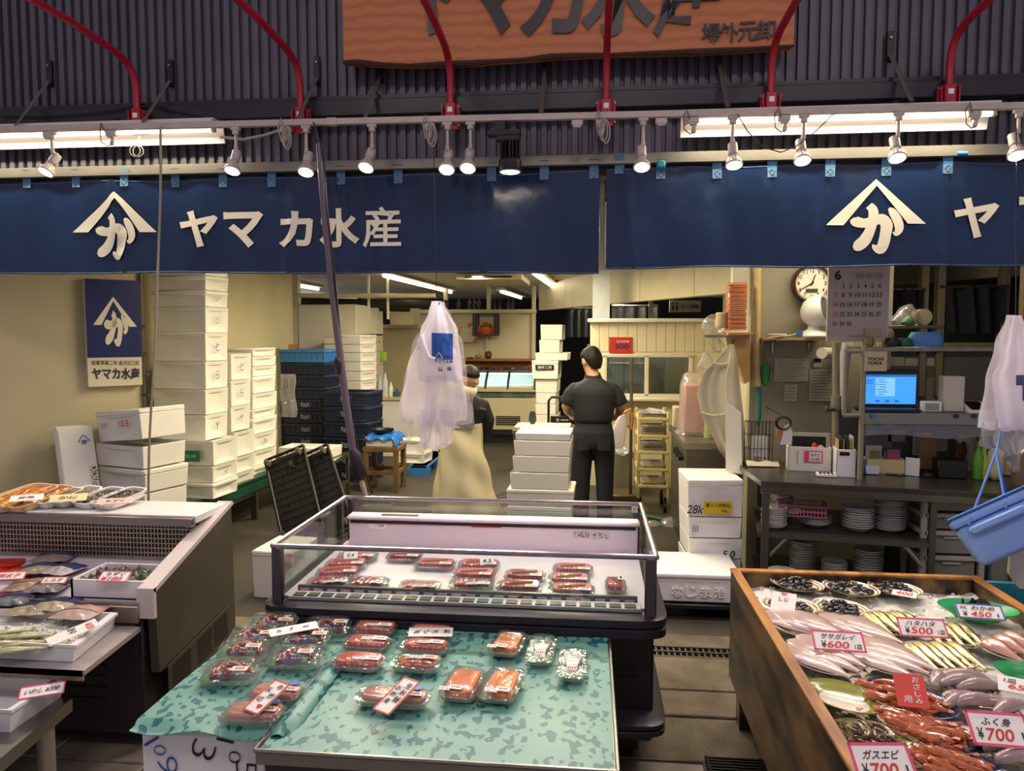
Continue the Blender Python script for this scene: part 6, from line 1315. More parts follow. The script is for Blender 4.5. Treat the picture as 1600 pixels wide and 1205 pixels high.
m = MB(); m.grid(lambda u, v: (P(1316+18*u-10*(1-v), 540, y=4.8).x, 4.8+.02*math.sin(u*6+v*3), P(1316, 640-105*v, y=4.8).z), 8, 12, (0, .004, 0)); tag(m.build('plastic_cover', WB), 'white plastic cover draped between pipe and rack post', 'cover')
# laptop
q = P(1388, 645, y=4.56); zz = zL+.016
t = thing('laptop', 'open black laptop with bright blue screen on the pipe rack', 'laptop', (q.x, 4.6, zz))
a = P(1345, 644, y=4.62); b = P(1436, 581, y=4.62); W_ = b.x-a.x; hh = b.z-zz
m = MB(); m.box((q.x, 4.58, zz+.01), (W_, .16, .018), .004); m.build('keyboard_base', BLACK, t, w=1)
m = MB(); m.box(((a.x+b.x)/2, 4.66, zz+hh/2+.01), (W_, .012, hh), .004); m.build('screen_lid', BLACK, t, w=1)
s0 = P(1348, 631, y=4.65); s1 = P(1432, 586, y=4.65); sw, sh_ = s1.x-s0.x, s1.z-s0.z
m = MB(); m.box(((s0.x+s1.x)/2, 4.652, (s0.z+s1.z)/2), (sw, .003, sh_)); sc = m.build('screen', M('screen_blue', '#3f9df0', .3, emit=.75), t, w=1)
m = MB(); m.box((s0.x+sw*.42, 4.649, s0.z+sh_*.58), (sw*.36, .002, sh_*.62)); m.build('window_pane', M('screen_pale', '#7cc0f6', .3, emit=.8), sc, w=1)
m = MB()
for k in range(7): m.box((s0.x+sw*(.34+.03*(k % 2)), 4.647, s0.z+sh_*(.84-k*.085)), (sw*(.12+.03*(k % 3)), .001, sh_*.02))
for k in range(3): m.box((s0.x+sw*(.28+k*.18), 4.647, s0.z+sh_*.1), (sw*.08, .001, sh_*.05))
for k in range(3): m.box((s0.x+sw*.1, 4.647, s0.z+sh_*(.82-k*.06)), (sw*.16, .001, sh_*.02))
m.box((s0.x+sw*.5, 4.648, s0.z+sh_*.965), (sw*.98, .001, sh_*.05)); tag(m.build('screen_marks', M('screen_mark', '#2a62b0', .4, emit=.4), sc, w=1), kind='stuff')
def rackbox(name, label, cat, pa, pb, va, mat, y=4.58, d=.08, bev=.006, zb=None):
    a = P(pa, va, y=y); b = P(pb, va, y=y); z0 = zz if zb is None else zb
    m = MB(); m.box(((a.x+b.x)/2, y+d/2, (a.z+z0)/2), (b.x-a.x, d, a.z-z0), bev); return tag(m.build(name, mat), label, cat)
t = thing('desk_clock', 'small white digital clock beside the laptop', 'clock', P(1456, 645, y=4.56)); a = P(1441, 627, y=4.56); b = P(1473, 645, y=4.56)
m = MB(); m.box(((a.x+b.x)/2, 4.58, zz+(a.z-zz)/2), (b.x-a.x, .03, a.z-zz), .005); m.build('case', WHITEP, t, w=1)
m = MB(); m.box(((a.x+b.x)/2, 4.563, zz+(a.z-zz)/2), ((b.x-a.x)*.65, .004, (a.z-zz)*.6)); m.build('display', M('lcd_green', '#8f9a86', .3), t, w=1)
rackbox('white_carton', 'plain upright off-white carton on the pipe rack beside the digital clock', 'box', 1476, 1509, 588, M('carton_white', '#c6bfae', .6))
t = thing('card_terminal', 'white payment terminal with dark screen at the end of the pipe rack', 'terminal', P(1526, 648, y=4.56)); q = P(1526, 640, y=4.56)
m = MB(); m.prism([(q.x-.055, 4.52, zz), (q.x-.055, 4.64, zz), (q.x-.055, 4.64, zz+.06), (q.x-.055, 4.52, zz+.015)], (.11, 0, 0)); m.build('case', WHITEP, t, w=1)
m = MB(); m.prism([(q.x-.042, 4.53, zz+.0205), (q.x-.042, 4.63, zz+.058), (q.x-.042, 4.63, zz+.06), (q.x-.042, 4.53, zz+.0225)], (.084, 0, 0)); m.build('dark_screen', BLACK, t, w=1)
t = sheet_paper('paper_sign', 'small pale paper sign with bold letters hung under the rack shelf', 'sign', 1351, 1385, 549, 580, 4.47, M('sign_paper_tan', '#b9a98a', .6))
c = P(1368, 560, y=4.466); m = MB(); put_text(m, 'TOCHI', P(1368, 561, y=4.467), (1, 0, 0), (0, 0, 1), .086, .018, .03, .001); put_text(m, 'TOKA', P(1367, 567.5, y=4.467), (1, 0, 0), (0, 0, 1), .082, .018, .03, .001); m.build('lettering', INK, t, w=1, sm=0)
a = P(1365, 537, y=4.47); m = MB(); m.lathe([(.025, 0), (.03, .02), (.03, .05), (.02, .055)], 14, (a.x, 4.55, zU+.012)); tag(m.build('tin', M('tin_brown', '#8a7658', .3, .5)), 'round brown tin on the rack shelf over the paper sign', 'tin')
# upper things: side shelf with bags
a = P(1388, 511, y=4.9); b = P(1470, 511, y=4.9); m = MB(); m.box(((a.x+b.x)/2, 5.0, a.z), (b.x-a.x, .3, .02), .003); tag(m.build('back_shelf', DSTEEL), 'narrow dark shelf above the pipe rack', 'shelf')
q = a
for px, r1_, hgt, mat, lb in ((1412, .05, .09, BAGC, 'crumpled clear bag first on the narrow dark shelf'), (1425, .07, .13, BAGC, 'big crumpled clear bag on the narrow dark shelf'), (1420, .035, .06, M('green_pack', '#4f7a4a', .4), 'green packet on the narrow dark shelf')):
    q = P(px, 505, y=4.85+.02*(mat is BAGC)); rnd = random.Random(px); m = MB(); m.loft([ell((q.x+rnd.uniform(-.01, .01), 4.93-.06*(mat is not BAGC), a.z+.012+hgt*z), (1, 0, 0), (0, 1, 0), r1_*w_, r1_*.7*w_, 12) for z, w_ in ((0, .9), (.3, 1.15), (.6, .95), (.85, .6), (1, .2))]); tag(m.build('plastic_bag' if mat is BAGC else 'packet', mat, sharp=60), lb, 'bag' if mat is BAGC else 'packet')
q = P(1447, 500, y=4.88); m = MB(); m.T = Matrix.Translation((q.x, 4.95, a.z+.062)) @ Matrix.Rotation(PI/2, 4, 'X'); m.lathe([(.02, -.04), (.05, -.04), (.05, .04), (.02, .04)], 20); tag(m.build('tape_roll', M('tape_tan', '#9a8f70', .4)), 'tan roll standing on the narrow dark shelf', 'roll')
for px, w_, h_, mat, lb in ((1448, .18, .085, M('blue_film_bundle', '#4b86c4', .3, bump=.6, bscale=40), 'bundle of bright blue film on the rack shelf'), (1397, .09, .1, M('speckled_bag', '#a8946e', .5, var=.5, vscale=60), 'speckled bag of pellets on the rack shelf'), (1414, .07, .05, M('dark_green_pack', '#23563c', .4), 'dark green packet beside the blue bundle'), (1394, .07, .05, BLACK, 'black box at the start of the rack shelf')):
    q = P(px, 545, y=4.6); rnd = random.Random(px); dy = .12 if 'speckled' in lb else 0
    m = MB(); m.loft([ell((q.x, 4.62+dy, zU+.014+h_*z), (1, 0, 0), (0, 1, 0), w_/2*k*rnd.uniform(.95, 1.05), .05*k, 16, 4) for z, k in ((0, .95), (.3, 1), (.7, .98), (1, .8))]); tag(m.build('bundle', mat), lb, 'bundle')
# dark hangings behind the rack
for pa, pb, va, vb, y, lb in ((1392, 1440, 452, 508, 5.57, 'dark curtain behind the narrow shelf'), (1474, 1568, 448, 521, 5.57, 'wide dark curtain in the brown frame behind the rack')):
    a = P(pa, va, y=y); b = P(pb, vb, y=y); m = MB(); m.grid(lambda u, v: (a.x+(b.x-a.x)*u, y+.03*math.sin(u*22+2*v)+.02*math.sin(u*9), b.z+(a.z-b.z)*v), 44, 4, (0, .008, 0)); tag(m.build('curtain', CUR), lb, 'curtain')
    m = MB(); m.cyl((a.x-.02, y, a.z), (b.x+.02, y, a.z), .01, n=8); tag(m.build('curtain_rod', STEEL), 'rod of the '+lb, 'rod')
for a_, b_, c_, d_, lb, mt in ((1390, 1412, 558, 572, 'small note on the back panel beside the paper sign', PG), (1414, 1466, 560, 572, 'wide strip of paper on the back panel', PG), (1438, 1476, 590, 628, 'grey sheet on the back panel behind the digital clock', M('grey_sheet', '#8a867c', .6))): sheet_paper('notice', lb, 'notice', a_, b_, c_, d_, 5.607, mt, 0)
for a_, b_, c_, d_, lb, mt, ln in ((1346, 1393, 672, 700, 'pinkish timetable sheet under the rack', M('mauve_paper', '#8d7d86', .7), 5), (1388, 1414, 672, 690, 'white note beside the pinkish timetable', PG, 3), (1427, 1456, 676, 712, 'white list behind the brown envelope', PAPER, 7), (1436, 1462, 682, 733, 'brown envelope standing at the back of the table', M('kraft', '#a8814e', .7), 0), (1458, 1480, 684, 705, 'printed sheet beside the brown envelope', PG, 6)):
    sheet_paper('notice' if 'envelope' not in lb or 'behind' in lb or 'beside' in lb else 'envelope', lb, 'paper', a_, b_, c_, d_, {'b': 4.9}.get('', 4.92 if 'brown envelope st' not in lb else 4.80), mt, ln)
# ---------- things on the table top
z8 = .802
def tbox(name, label, cat, pa, pb, vt, vb, d, mat, bev=.005, rz=None, wall=0):
    a = onT(pa, vb, z8); b = onT(pb, vb, z8); y = (a.y+b.y)/2; h = P((pa+pb)/2, vt, y=y).z-z8; w_ = (b.x-a.x)
    t = thing(name, label, cat, ((a.x+b.x)/2, y+d/2, z8), rzt if rz is None else rz)
    m = MB()
    if wall:
        e = .008
        for s_ in (-1, 1): m.box((s_*(w_-e)/2, 0, h/2), (e, d, h), .002); m.box((0, s_*(d-e)/2, h/2), (w_, e, h), .002)
        m.box((0, 0, .004), (w_, d, .008))
    else: m.box((0, 0, h/2), (w_, d, h), bev)
    m.build('body', mat, t); return t, w_, h
t, w_, h_ = tbox('paper_bin', 'white foam bin full of papers with a pink sign on its front', 'bin', 1236, 1300, 699, 737, .16, FOAM, wall=1)
m = MB(); m.box((.022, -.087, h_*.62), (w_*.42, .004, h_*.48)); s_ = m.build('pink_sign', PINKP, t); m = MB(); m.box((.032, -.0895, h_*.62), (w_*.28, .003, h_*.38)); s2 = m.build('sign_paper', PAPER, s_)
m = MB(); put_text(m, 'あす②', (.032, -.092, h_*.7), (1, 0, 0), (0, 0, 1), w_*.2, h_*.13, .01, .001); put_text(m, '12:00', (.032, -.092, h_*.53), (1, 0, 0), (0, 0, 1), w_*.2, h_*.12, .01, .001); m.build('sign_writing', INK, s_, sm=0)
m = MB(); m.box((-.07, -.0865, h_*.55), (.006, .004, h_*.6)); m.build('pen', M('lime_pen', '#b8c048', .4), t)
B0 = MW[t.name]; g = lambda x, y, z: B0 @ V((x, y, z))
for k in range(4): m = MB(); m.T = B0; m.box((-.0+.01*k, .06-.02*k, .11+.004*k), (w_*(.9-.04*k), .003, .22), rz=.03*k); o_ = m.build('papers', M('paper%d' % k, ('#d9d4c4', '#c9b8a8', '#d8c8b8', '#cfcabc')[k], .7)); tag(o_, ('cream', 'pinkish', 'tan', 'pale grey')[k]+' sheet standing in the white foam bin', 'paper')
m = MB(); m.T = B0; m.box((.0, -.02, .13), (w_*.78, .006, .16), .002); tag(m.build('clipboard', BLACK), 'black clipboard standing in the white foam bin', 'clipboard')
m = MB(); m.T = B0; m.tube([(-.055, -.04, .1), (-.04, -.03, .2)], .006, 8); tag(m.build('pen', DARK), 'dark pen leaning in the white foam bin', 'pen')
m = MB(); m.T = B0; m.lathe([(.018, .08), (.022, .14), (.015, .165), (.008, .175)], 12, (.03, -.05, 0)); tag(m.build('red_tape', M('red_item', '#c23a2a', .4)), 'red bottle-shaped item in the white foam bin', 'bottle')
m = MB(); m.T = B0; m.lathe([(.018, .08), (.024, .12), (.02, .15), (.01, .16)], 12, (.065, -.045, 0)); tag(m.build('string_ball', M('string_pale', '#b9b6a6', .8)), 'pale ball of string in the white foam bin', 'string')
t, w_, h_ = tbox('file_holder', 'white upright file holder packed with folders', 'file holder', 1311, 1340, 703, 746, .17, FOAM2, wall=1)
B0 = MW[t.name]
m = MB(); m.box((-.01, -.0865, h_*.85), (w_*.5, .003, h_*.13)); m.build('slot_label', DARK, t)
for k, c_ in enumerate(('#c8a04a', '#3d3a36', '#c9b48a', '#2f3346', '#d0b93a', '#ddd6c0')):
    m = MB(); m.T = B0; m.box((-w_*.38+k*w_*.15, .01*(k % 3), .02+h_*.62+.02*(k % 2)), (.006+.002*(k % 2), .13, h_*1.15)); tag(m.build('folder', M('folder'+c_, c_, .6)), ('ochre', 'dark grey', 'tan', 'navy', 'bright yellow', 'cream')[k]+' folder standing in the white file holder', 'folder')
t, w_, h_ = tbox('calculator', 'white calculator lying at the table edge', 'calculator', 1280, 1309, 742, 746, .09, WHITEP, .002)
m = MB()
for i in range(4):
    for j in range(4): m.box((-.033+i*.022, -.03+j*.015, h_+.001), (.014, .009, .003))
tag(m.build('keys', DSTEEL, t), kind='stuff'); m = MB(); m.box((0, .035, h_+.001), (.075, .016, .003)); m.build('display', M('lcd', '#3a3f34', .3), t)
q = onT(1304, 716, z8); m = MB(); m.loft([ell((q.x+.02, q.y+.1, z8+z), (1, 0, 0), (0, 1, 0), a, a*.8, 22) for z, a in ((0, .05), (.1, .056), (.24, .064), (.25, .066), (.25, .058), (.1, .05))]); tag(m.build('green_bin', M('bin_green', '#2f6b55', .4)), 'green tapered bin behind the file folders', 'bin')
q = onT(1190, 728, z8); m = MB(); m.grid(lambda u, v: (q.x-.1+.2*u, q.y-.05+.11*v, z8+.004+.022*math.sin(PI*v)*(1+.2*math.sin(u*12))), 18, 10, (0, 0, .004)); tag(m.build('folded_towel', M('towel', '#d8d0b4', .9, bump=.5, bscale=120)), 'folded cream towel on the corner of the work table', 'towel')
# wire basket with scale
a = P(1169, 718, y=4.86); b = P(1212, 718, y=4.86); q = (a+b)/2; zt_ = P(1190, 661, y=4.86).z
t = thing('wire_basket', 'black wire basket hooked at the end of the work table', 'basket', (q.x, q.y+.08, z8)); m = MB(); w_ = b.x-a.x-.01
for y in (q.y+.05, q.y+.12):
    for k in range(8): m.tube([(a.x+w_*k/7, y, z8+.02), (a.x+w_*k/7, y, zt_)], .0025, 5)
    for k in range(4): m.tube([(a.x, y, z8+.02+(zt_-z8-.02)*k/3), (a.x+w_, y, z8+.02+(zt_-z8-.02)*k/3)], .0025, 5)
for k in range(8): m.tube([(a.x+w_*k/7, q.y+.05, z8+.02), (a.x+w_*k/7, q.y+.12, z8+.02)], .0025, 5)
for x in (a.x, a.x+w_): m.tube([(x, q.y+.05, zt_), (x, q.y+.12, zt_)], .0025, 5)
m.build('wire_frame', BLACK, t, w=1)
c = V((q.x, q.y+.085, z8+.09)); t = thing('kitchen_scale', 'white kitchen scale standing in the black wire basket', 'scale', (c.x, c.y, z8+.025))
m = MB(); m.box((c.x, c.y, z8+.11), (.1, .024, .165), .008, seg=2); m.build('case', WHITEP, t, w=1)
m = MB(); m.box((c.x-.012, c.y-.013, z8+.045), (.045, .003, .018)); m.build('display', M('lcd_green', '#8f9a86', .3), t, w=1)
m = MB(); m.cyl((c.x+.035, c.y-.012, z8+.045), (c.x+.035, c.y-.016, z8+.045), .007, n=12); m.build('button', DSTEEL, t, w=1)
# scissors and tags hung by the basket
q = P(1221, 668, y=4.78); t = thing('scissors', 'orange handled scissors hung with black cable loops beside the wire basket', 'scissors', q)
m = MB()
for dx in (-.02, .012): m.tube([(q.x+dx+.014*math.sin(i*PI/6), 4.76, q.z-.04+.03*math.cos(i*PI/6)) for i in range(13)], .005, 6)
m.build('handle', M('orange_plastic', '#c8762c', .4), t, w=1)
m = MB(); m.prism([(q.x-.012, 4.76, q.z-.07), (q.x+.006, 4.76, q.z-.07), (q.x-.004, 4.76, q.z-.15)], (0, .004, 0)); m.build('blades', STEEL, t, w=1)
m = MB()
for k in range(3): m.tube([(q.x+.005+(.04+.004*k)*math.sin(i*PI/8), 4.74+.01*k, q.z+.03+(.035+.003*k)*math.cos(i*PI/8)) for i in range(17)], .004, 6)
m.tube([(q.x, 4.75, q.z+.06), (q.x-.005, 4.8, q.z+.08), (q.x-.01, 5.18, q.z+.09)], .003, 5); m.build('cable_loops', BLACK, t, w=1)
q = P(1226, 682, y=4.76); m = MB(); m.prism([(q.x-.025, 4.755, q.z-.05), (q.x+.04, 4.755, q.z-.05), (q.x+.045, 4.755, q.z+.03), (q.x+.025, 4.755, q.z+.08), (q.x-.005, 4.755, q.z+.06)], (0, .006, 0)); tag(m.build('price_tags', PAPER), 'bunch of blank white tags hung behind the orange scissors', 'tags')
# right part of the table
t, w_, h_ = tbox('card_box', 'cream carton with cards standing in it under the rack', 'box', 1358, 1414, 718, 741, .1, M('carton_cream', '#cdbf8e', .6), wall=1)
B0 = MW[t.name]
for k, (x, w2, h2, c_) in enumerate(((-.055, .09, .15, '#d8d2b8'), (-.05, .05, .12, '#8a9a4a'), (.03, .06, .12, '#6c7a94'), (.05, .07, .135, '#b85a7a'))):
    m = MB(); m.T = B0; m.box((x, .03-.012*k, h2/2+.01), (w2, .003, h2)); tag(m.build('card', M('card'+c_, c_, .5)), ('large cream', 'green', 'blue grey', 'pink edged')[k]+' card standing in the cream carton', 'card')
tbox('small_white_box', 'small white card box in front of the cream carton', 'box', 1355, 1375, 729, 742, .06, FOAM2)
q = onT(1348, 741, z8); m = MB(); m.lathe([(.018, 0), (.022, .01), (.022, .08), (.018, .085)], 16, (q.x, q.y+.02, z8)); tag(m.build('blue_cup', M('blue_tumbler', '#2f74b8', .35)), 'blue tumbler beside the rack post', 'cup')
tbox('tilted_sheet', 'white card folder standing open beside the cream carton', 'folder', 1416, 1436, 716, 744, .012, FOAM2, .002, R(-35))
tbox('black_box', 'black device box on the work table', 'device', 1471, 1512, 720, 748, .14, BLACK, .006)
q = onT(1450, 745, z8); m = MB(); m.loft([ell((q.x, q.y, z8+z), (1, 0, 0), (0, 1, 0), a, a*.6, 16) for z, a in ((0, .045), (.012, .048), (.025, .035), (.032, .01))]); tag(m.build('computer_mouse', BLACK), 'black computer mouse beside the black device box', 'mouse')
q = onT(1445, 728, z8); m = MB(); m.loft([ell((q.x, q.y+.05, z8+z), (1, 0, 0), (0, 1, 0), a, a, 14) for z, a in ((0, .04), (.05, .042), (.06, .03), (.075, .012))]); tag(m.build('amber_jar', M('amber', '#b0782c', .3)), 'amber jar behind the computer mouse', 'jar')
m = MB(); q = onT(1400, 742, z8); m.tube([V((q.x-.05+.05*k/3, q.y-.01+.02*math.sin(k*1.3), z8+.006)) for k in range(9)], .004, 6); m.box((q.x+.03, q.y+.02, z8+.006), (.16, .05, .01), .003); tag(m.build('power_strip', M('strip_grey', '#8a8474', .5)), 'grey cable and strip lying before the cream carton', 'cable')
q = onT(1521, 738, z8); m = MB(); m.lathe([(.045, 0), (.047, .19), (.05, .2), (.05, .215), (.04, .22)], 20, (q.x, q.y+.09, z8)); tag(m.build('white_canister', M('canister', '#bab6a0', .4)), 'tall pale canister behind the green bottle', 'canister')
for px, c_, h_, lb in ((1531, '#5f9a34', .22, 'green spray bottle beside the hung blue box ropes'), (1540, '#a8b83a', .18, 'yellow-green bottle beside the green spray bottle')):
    q = onT(px, 750, z8); m = MB(); m.lathe([(.026, 0), (.03, .01), (.03, h_*.6), (.012, h_*.8), (.014, h_), (.01, h_+.005)], 14, (q.x, q.y+.03, z8)); tag(m.build('spray_bottle', M('bottle'+c_, c_, .2)), lb, 'bottle')
q = onT(1562, 752, z8); m = MB(); m.lathe([(.02, 0), (.04, .02), (.048, .06), (.046, .1), (.05, .12), (.045, .16), (.02, .18)], 16, (q.x, q.y+.05, z8)); tag(m.build('cream_roll_stack', M('cream_lump', '#d6cc9c', .6)), 'stack of cream rounds beside the bottles', 'stack')
tbox('cream_tray', 'flat cream board standing behind the blue foam box', 'board', 1570, 1640, 722, 745, .02, M('carton_cream', '#cdbf8e', .6))
q = P(1505, 690, y=4.85); m = MB(); m.tube([P(1500, 692, y=4.85), P(1503, 705, y=4.85), P(1497, 720, y=4.85), P(1503, 735, y=4.85)], .03, 10); tag(m.build('brown_hank', M('hank_brown', '#6a3f2a', .8, bump=.6, bscale=50)), 'hank of brown cord hung behind the pale canister', 'hank')
m = MB(); m.tube([P(1496, 690, y=4.82), P(1505, 684, y=4.82), P(1514, 690, y=4.82)], .022, 10); tag(m.build('drain_cover', WHITEP), 'round white cover over the brown hank', 'cover')
# ================================================================== FOAM BOXES BESIDE THE WOODEN BIN
yb = 4.72; xa = P(1073, 780, y=yb).x; xb = P(1160, 780, y=yb).x
zs = [P(1110, v, y=yb).z for v in (749, 808, 841, 873)]+[.16, .0]
names = ['tall white foam box with a yellow label topping the stack by the work table', 'white foam box with a dotted stamp under the yellow-labelled one', 'white foam box marked 5.0 two under the yellow-labelled one', 'white foam box half hidden behind the flat white box', 'bottom white foam box behind the flat white box']
for i in range(5):
    t = foam(((xa+xb)/2+(.006 if i == 2 else 0), yb+.2, zs[i+1]), xb-xa-(.01 if i else 0), .4, zs[i]-zs[i+1]-.003, R(2), names[i], 'stack of boxes beside the work table', i == 0, FOAM2, 'y')
    fy = yb-.004
    if i == 0:
        mark(t, 'pen_mark', '28k', P(1087, 796, y=fy-.012), (1, .03, 0), (0, 0, 1), .10, .055, INK, .01)
        c = P(1122, 793.5, y=fy-.012); m = MB(); m.box((c.x, fy-.010, c.z), (.175, .003, .078)); s_ = m.build('yellow_label', M('label_yellow', '#d0b41e', .5), t, w=1)
        m = MB(); put_text(m, '第十八光栄丸', (c.x, fy-.014, c.z+.015), (1, 0, 0), (0, 0, 1), .15, .026, .01, .001); put_text(m, 'kg', (c.x+.04, fy-.014, c.z-.02), (1, 0, 0), (0, 0, 1), .03, .018, .01, .001); m.build('label_writing', INK, s_, w=1, sm=0)
    if i == 1:
        m = MB()
        for a_ in range(3):
            for b_ in range(3): p = P(1083+a_*3.6, 823+b_*3.4, y=fy-.012); m.box(p, (.009, .003, .009))
        tag(m.build('stamp', M('stamp_grey', '#7a7684', .6), t, w=1), kind='stuff')
    if i == 2: mark(t, 'pen_mark', '5.0', P(1139, 866, y=fy-.012), (1, .03, 0), (0, 0, 1), .075, .045, INK, .02)
# flat white box on a dolly
y0 = 4.3; a = P(1022, 930, y=y0); b = P(1157, 930, y=y0); z0 = P(1090, 943, y=y0).z; z1 = P(1090, 905, y=y0).z
t = thing('flat_foam_box', 'wide flat white foam box with raised characters on a low black dolly', 'box', ((a.x+b.x)/2, y0+.22, z0)); w_ = b.x-a.x
m = MB(); m.box(((a.x+b.x)/2, y0+.22, (z0+z1)/2), (w_, .44, z1-z0), .01, taper=.97); m.build('box_body', FOAM2, t, w=1)
m = MB(); m.box(((a.x+b.x)/2, y0+.22, z1+.014), (w_+.012, .452, .028), .009, seg=2); m.build('box_lid', FOAM2, t, w=1)
m = MB()
for k, ch in enumerate('なじま治'): put_text(m, ch, (a.x+w_*(.27+.165*k), y0+.001, (z0+z1)/2-.005), (1, 0, 0), (0, 0, 1), .062, .062, .01, 0, .007)
m.build('raised_characters', FOAM2, t, w=1, sm=0)
t = thing('dolly', 'low black dolly under the flat white box', 'dolly', ((a.x+b.x)/2, y0+.22, 0)); m = MB(); m.box(((a.x+b.x)/2, y0+.22, z0-.02), (w_+.02, .46, .03), .005); m.build('deck', BLACK, t, w=1)
for dx in (-.2, .2):
    for dy in (-.17, .17): c = V(((a.x+b.x)/2+dx, y0+.22+dy, .035)); m = MB(); m.cyl(c-V((.012, 0, 0)), c+V((.012, 0, 0)), .034, n=14); m.build('wheel', BLACK, t, w=1)
a = P(408, 880, y=4.35); t = foam((P(440, 850, y=4.4).x, 4.55, 0), .27, .36, .3, R(-4), 'white foam box on the floor behind the glass display case', None, True, FOAM, '')
q = P(432, 840, y=4.4); t.location = (q.x-.01, 4.56, 0); 
# hose and crumpled bag on the floor
m = MB(); m.tube([V((P(px, py, z=.015).x, P(px, py, z=.015).y, .015)) for px, py in ((985, 800), (1005, 806), (1030, 811), (1050, 815), (1066, 822))], .014, 8); tag(m.build('floor_hose', M('hose_green2', '#1d6b4c', .4)), 'green hose lying on the floor by the steel cabinet', 'hose')
for px, py, r_, lb in ((1050, 821, .09, 'bigger crumpled clear bag on the floor by the green hose'), (1020, 822, .06, 'smaller crumpled clear bag on the floor by the green hose')):
    q = P(px, py, z=0); rnd = random.Random(px); m = MB(); m.loft([ell((q.x, q.y, .004+z*r_), (1, 0, 0), (0, 1, 0), a*r_*rnd.uniform(.8, 1.2), a*r_*.8, 11) for z, a in ((0, 1.2), (.3, 1.1), (.6, .7), (.75, .2))]); tag(m.build('crumpled_bag', BAGC, sharp=30), lb, 'bag')
# ================================================================== HUNG BLUE BOX, RIGHT EDGE
yq = 3.2; tl = P(1485, 815, y=yq)
t = thing('cooler_box', 'pale blue foam cooler box hanging tilted on blue ropes', 'cooler', tl)
rm = Matrix.Rotation(R(-27), 3, 'Y') @ Matrix.Rotation(R(-24), 3, 'X') @ Matrix.Rotation(R(-14), 3, 'Z')
t.rotation_euler = rm.to_euler(); MW[t.name] = Matrix.Translation(tl) @ rm.to_4x4()
BF = M('blue_foam', '#7d9fdc', .6, bump=.15, bscale=160); BR = M('blue_lid_edge', '#2a63b4', .4)
m = MB(); m.box((.16, .2, -.12), (.32, .4, .17), .022, seg=3, taper=.95); m.build('box_body', BF, t)
m = MB(); m.box((.16, .2, -.018), (.33, .41, .036), .01, seg=2); m.build('lid', BF, t); m = MB(); m.box((.16, .2, .006), (.335, .415, .012), .004); m.build('lid_edge', BR, t)
m = MB(); m.box((.15, -.012, -.066), (.22, .04, .032), .008); m.build('side_grip', BF, t)
k_ = P(1556, 707, y=3.3); m = MB(); TMc = MW[t.name]
for e in ((.05, -.012, -.04), (.2, -.012, -.04), (.26, .4, .0)): e = TMc @ V(e); m.tube([k_, k_.lerp(e, .5), e], .005, 8)
m.tube([k_, P(1560, 690, y=3.44), P(1578, 600, y=3.58), P(1588, 520, y=3.54), P(1588, 499, y=3.51)], .004, 6); m.build('ropes', M('blue_rope', '#4a78c8', .6), t, w=1)
t = crate((P(1640, 900, y=3.5).x+.05, 3.75, 0), .44, .36, .40, R(-3), 'teal plastic crate on the floor past the wooden bin', M('teal_crate', '#2f7f92', .45), None)
t.name = 'plastic_crate'
q = P(1600, 880, y=3.4); m = MB(); m.loft([[V((q.x-.03+.5*u-(.03*(1-abs(v-.5)*2)), 3.42+d, q.z-.12+.22*v)) for u, v, d in ((0, .3, 0), (.06, 0, 0), (.9, 0, 0), (.9, 1, 0), (-.02, 1, 0))], [V((q.x-.03+.5*u-(.03*(1-abs(v-.5)*2)), 3.44+d, q.z-.12+.22*v)) for u, v, d in ((0, .3, 0), (.06, 0, 0), (.9, 0, 0), (.9, 1, 0), (-.02, 1, 0))]]); tag(m.build('tub_side', M('panel_offwhite', '#d9d3c8', .4)), 'off-white curved tub side standing in the teal crate', 'tub')
# ================================================================== FRONT: SHARED FOOD BUILDERS
TEAL = voro('wet_teal_sheet', '#6a9e90', '#1c6468', 34, .57, .585, .42, (1.3, .9, 1), .2)
GREENL = M('leaf_green', '#3a9a4a', .4)
STK = M('sticker_white', '#ece4de', .5); STKP = M('sticker_pink', '#eac4b6', .5)
PRINT = voro('sticker_print', '#dedad4', '#4c4a52', 260, .5, .55, .5, (1, 2, 1), 0)
def rrect(w, d, z, n=32, p=5, c=(0, 0)): return ell((c[0], c[1], z), (1, 0, 0), (0, 1, 0), w/2, d/2, n, p)
def lie(c, rz, tilt=0): return Matrix.Translation(c) @ Matrix.Rotation(rz, 4, 'Z') @ Matrix.Rotation(tilt, 4, 'X')
def price_card(name, label, c, w, h, lines, border=None, face=None, rz=0, tilt=R(32), group=None, roll=0, slots=None):
    """card lying tilted towards the street; lines: (text, x, y, width, height, material) in card fractions"""
    c = V(c); t = thing(name, label, 'price card', (c.x, c.y, c.z-.5*h*math.sin(tilt)), group=group)
    Tm = Matrix.Translation(c) @ Matrix.Rotation(rz, 4, 'Z') @ Matrix.Rotation(tilt, 4, 'X') @ Matrix.Rotation(roll, 4, 'Z')
    m = MB(); m.T = Tm; m.box((0, 0, 0), (w, h, .002)); m.build('card', face or PAPER, t, w=1)
    if border:
        m = MB(); m.T = Tm; b = min(w, h)*.07
        for s_ in (-1, 1): m.box((0, s_*(h/2-b/2), .0015), (w, b, .0016)); m.box((s_*(w/2-b/2), 0, .0015), (b, h, .0016))
        m.build('border', border, t, w=1)
    by = {}
    for tx, x, y, tw, th_, mt in lines: by.setdefault(mt.name, (mt, []))[1].append((tx, x, y, tw, th_))
    for mt, its in by.values():
        m = MB()
        for tx, x, y, tw, th_ in its:
            put_text(m, tx, Tm @ V((x*w, y*h, 0)), (Tm.to_3x3() @ V((1, 0, 0))), (Tm.to_3x3() @ V((0, 1, 0))), tw*w, th_*h, .012, .003, shear=.1)
        m.build('red_lettering' if mt is REDINK else 'lettering', mt, t, w=1, sm=0)
    return t
